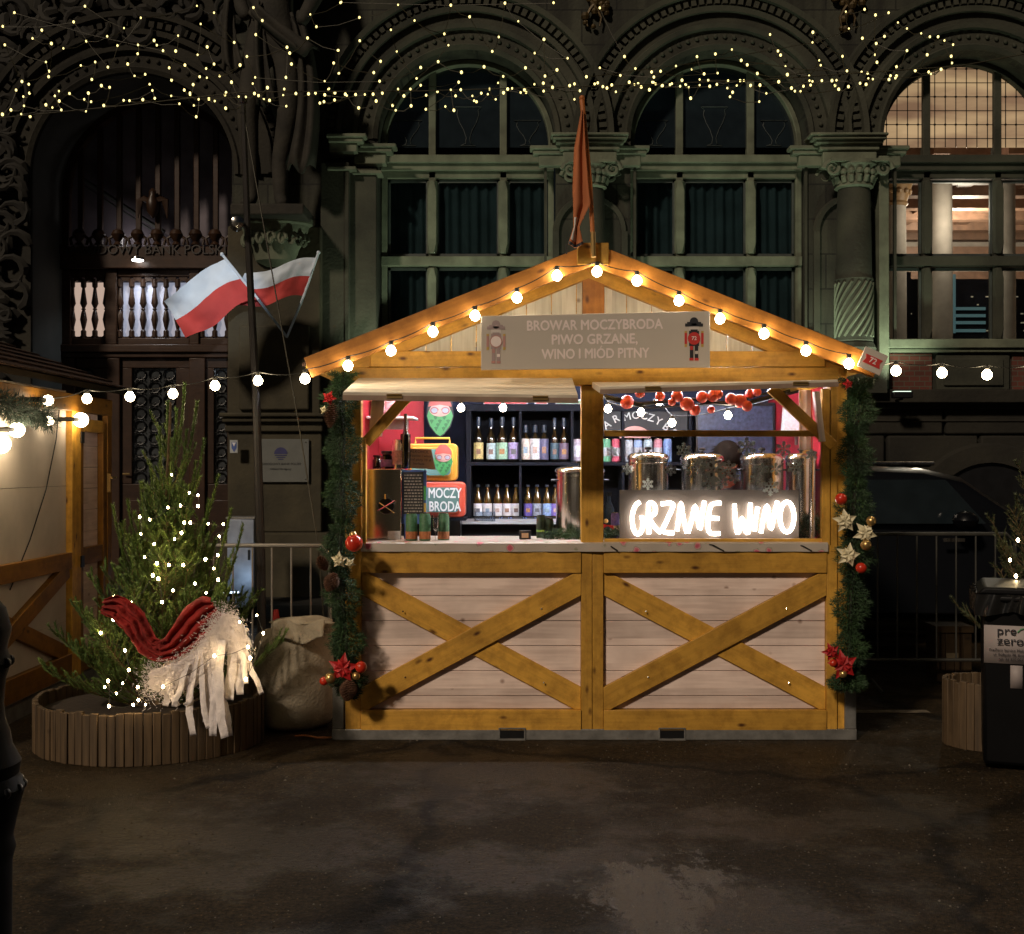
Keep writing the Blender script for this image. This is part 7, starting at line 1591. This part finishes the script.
# ------------------------------------------------------------------ dark car behind the right barrier
Yc0, Yc1 = 10.4, 12.1; t = thing('parked_car', 'black car parked in the dark between kiosk and palace', 'car', (PX(860, 11), 11.2, 0)); X0 = PX(640, Yc0); cx_ = lambda s: X0+s
prof = [(0, .35), (0, .75), (.05, 1.0), (.35, 1.45), (.7, 1.57), (1.6, 1.60), (2.5, 1.56), (2.85, 1.48), (3.45, 1.08), (4.25, .96), (4.5, .80), (4.58, .35)]
g = G(); n = len(prof)
ring_ = lambda y, ins, dz: [(cx_(a), y, z-(dz if z > 1.05 else 0)) for a, z in prof]
v = []; ys = [(Yc0, .06), (Yc0+.12, .0), (Yc1-.12, .0), (Yc1, .06)]
for y, dz in ys:
    for a, z in prof:
        yy_ = y
        if z > 1.05: yy_ = y+(.16 if y < 11.2 else -.16)
        v.append((cx_(a), yy_, z-dz))
fs = [(j*n+i, j*n+i+1, (j+1)*n+i+1, (j+1)*n+i) for j in range(3) for i in range(n-1)]+[tuple(range(n-1, -1, -1)), tuple(3*n+i for i in range(n))]
fs += [(j*n+n-1, j*n, (j+1)*n, (j+1)*n+n-1) for j in range(3)]
g.add(v, fs); body = part('car_body', g, M_carp, t, bevel=.03)
for a, b in ((.55, 1.55), (1.62, 2.65)):
    g = G(); g.prism([(cx_(a), 1.08), (cx_(b+(.35 if b > 2 else 0)), 1.08), (cx_(b), 1.46), (cx_(a+.1), 1.46)], Yc0+.07, Yc0+.12); part('side_window', g, M_glass_d, t)
g = G(); g.tube([(cx_(.6), Yc0+.22, 1.60), (cx_(2.6), Yc0+.22, 1.60)], .018, 8); part('roof_rail', g, M_steel, t)
for a in (.85, 3.65):
    for y in (Yc0-.01, Yc1-.2):
        g = G(); g.tube([(cx_(a), y, .33), (cx_(a), y+.21, .33)], .33, 28); wh = part('wheel', g, M_rubber, t); g = G(); g.tube([(cx_(a), y-.006, .33), (cx_(a), y+.02, .33)], .2, 20); part('rim', g, M_galv, wh)
g = G(); g.sphere((cx_(4.38), Yc0+.02, .78), .09, 12, .6); part('headlight', g, M_steel, t)
for a in (1.5, 2.6): g = G(); g.box(cx_(a), cx_(a+.18), Yc0-.03, Yc0-.005, .93, .96); part('door_handle', g, M_steel, t)
g = G(); g.sphere((cx_(2.75), Yc0-.12, 1.12), .11, 12, .7); part('mirror', g, M_carp, t)

# ------------------------------------------------------------------ fairy lights above the street
A1 = [(248,18),(575,17),(740,22),(994,8),(42,37),(411,52),(625,37),(906,42),(586,70),(766,60),(924,78),(215,64),(8,77),(122,88),(313,106),(362,82),(520,104),(747,101),(898,111),(14,131),(95,112),(150,127),(185,141),(252,120),(343,133),(403,131),(450,118),(458,132),(476,148),(513,149),(605,137),(684,124),(838,138),(846,155),(988,147),(134,181),(402,157),(577,160),(625,187),(721,165),(701,190),(851,187),(975,185),(143,208),(142,224),(236,191),(278,181),(315,196),(373,187),(494,198),(540,190),(602,200),(641,222),(745,226),(990,214),(64,238),(84,246),(268,232),(296,250),(320,255),(393,222),(424,217),(437,246),(501,234),(564,247),(583,224),(604,227),(738,244),(835,226),(961,259),(47,263),(86,272),(172,266),(160,280),(203,273),(258,272),(246,290),(266,297),(445,264),(538,263),(555,272),(660,270),(676,240),(830,260),(781,256),(948,237),(68,282),(70,309),(32,321),(7,334),(62,333),(88,340),(134,306),(153,314),(179,321),(173,295),(251,325),(303,308),(361,293),(378,294),(417,291),(452,287),(500,280),(524,303),(555,276),(580,290),(566,308),(573,341),(610,289),(627,295),(657,277),(659,316),(697,282),(718,283),(743,273),(755,279),(770,289),(787,293),(827,278),(864,273),(836,310),(901,274),(921,272),(934,301),(946,297),(977,292),(978,271),(1013,279),(706,309)]
A2 = [(62,6),(115,51),(228,14),(382,15),(540,9),(682,8),(817,23),(207,87),(276,60),(437,49),(579,62),(363,99),(522,108),(654,115),(116,119),(52,147),(224,150),(375,132),(503,150),(627,155),(723,170),(889,165),(40,184),(177,179),(345,180),(54,214),(157,212),(294,197),(413,211),(479,195),(600,198),(692,204),(657,222),(817,198),(921,200),(24,261),(14,277),(12,298),(43,292),(74,275),(104,276),(131,276),(155,275),(182,272),(164,295),(174,237),(228,260),(212,308),(221,322),(245,280),(264,260),(266,309),(282,229),(294,249),(310,278),(309,319),(113,315),(343,267),(366,311),(382,262),(391,322),(405,240),(411,262),(396,280),(445,280),(450,294),(457,297),(471,272),(495,260),(490,275),(513,290),(520,242),(535,223),(536,271),(548,260),(561,258),(586,270),(597,262),(602,270),(626,246),(652,243),(653,266),(679,255),(729,250),(743,245),(743,290),(759,265),(778,224),(802,245),(811,242),(826,253),(838,257),(852,248),(864,268),(877,220),(903,240),(918,247),(938,254),(929,244),(962,262),(970,240),(975,225),(980,245),(995,208),(1000,250)]
A3 = [(599,25),(549,31),(663,34),(628,40),(688,60),(557,76),(712,76),(347,92),(461,86),(460,113),(593,102),(652,97),(750,89),(773,98),(795,98),(812,108),(835,119),(630,116),(712,135),(766,146),(830,150),(832,168),(245,132),(368,136),(375,147),(201,144),(152,151),(270,161),(286,173),(540,150),(627,146),(632,166),(478,161),(482,174),(684,178),(96,176),(138,185),(388,177),(171,197),(207,195),(55,190),(31,192),(313,196),(552,189),(591,192),(607,195),(451,202),(370,218),(393,199),(734,188),(770,192),(776,197),(803,185),(6,232),(20,214),(36,220),(28,230),(80,226),(58,229),(85,223),(107,230),(112,214),(122,225),(130,233),(159,212),(159,227),(186,230),(182,214),(205,225),(235,215),(233,235),(247,246),(240,258),(258,228),(267,215),(277,215),(295,228),(320,227),(337,249),(318,271),(135,262),(413,243),(428,244),(404,235),(436,230),(455,227),(452,215),(485,215),(460,217),(512,215),(524,214),(520,228),(530,238),(556,231),(587,222),(603,225),(609,209),(621,211),(664,212),(668,202),(684,203),(681,208)]
Q = [(a/2.92, b/2.92) for a, b in A1]+[(320+a/2.92, b/2.92) for a, b in A2 if not (a < 90 and b > 290)]+[(640+a/2.667, b/2.667) for a, b in A3 if a > 30]
lo = [q for q in Q if q[1] > 82 or (q[0] > 600 and q[1] > 78)]; hi = [q for q in Q if q not in lo]
Yl = lambda a, b: 8.3+.25*math.sin(a*.13+b*.37)+max(0, 90-b)*.010
grp = 'fairy light strings over the street'
pts_string('fairy_lights', 'dense low fairy light run left of the thin pole', [q for q in lo if q[0] < 243], Yl, .0076, M_fairy, grp, M_wireg)
pts_string('fairy_lights', 'dense low fairy light run from the thin pole to above the furled banner', [q for q in lo if 243 <= q[0] < 580], Yl, .0076, M_fairy, grp, M_wireg)
pts_string('fairy_lights', 'dense low fairy light run right of the furled banner', [q for q in lo if q[0] >= 580], Yl, .0076, M_fairy, grp, M_wireg)
pts_string('fairy_lights', 'scattered high fairy lights over the doorway arch', [q for q in hi if q[0] < 243], Yl, .0076, M_fairy, grp, M_wireg)
pts_string('fairy_lights', 'scattered high fairy lights before the statue and left window arch', [q for q in hi if 243 <= q[0] < 580], Yl, .0076, M_fairy, grp, M_wireg)
pts_string('fairy_lights', 'fairy light loop rising towards the lit arched window', [q for q in hi if q[0] >= 580], Yl, .0076, M_fairy, grp, M_wireg)
g = G(); pl = [P(-60, 124, 8.3), P(0, 118, 8.3), P(120, 106, 8.3), P(243, 92, 8.3), P(420, 91, 8.3), P(600, 86, 8.3), P(760, 80, 8.3), P(960, 66, 8.3), P(1100, 40, 8.3)]
g.tube(pl, .004, 5); solo('support_wire', 'taut wire carrying the fairy lights across the street', 'wire', g, M_wireg, pl[0])
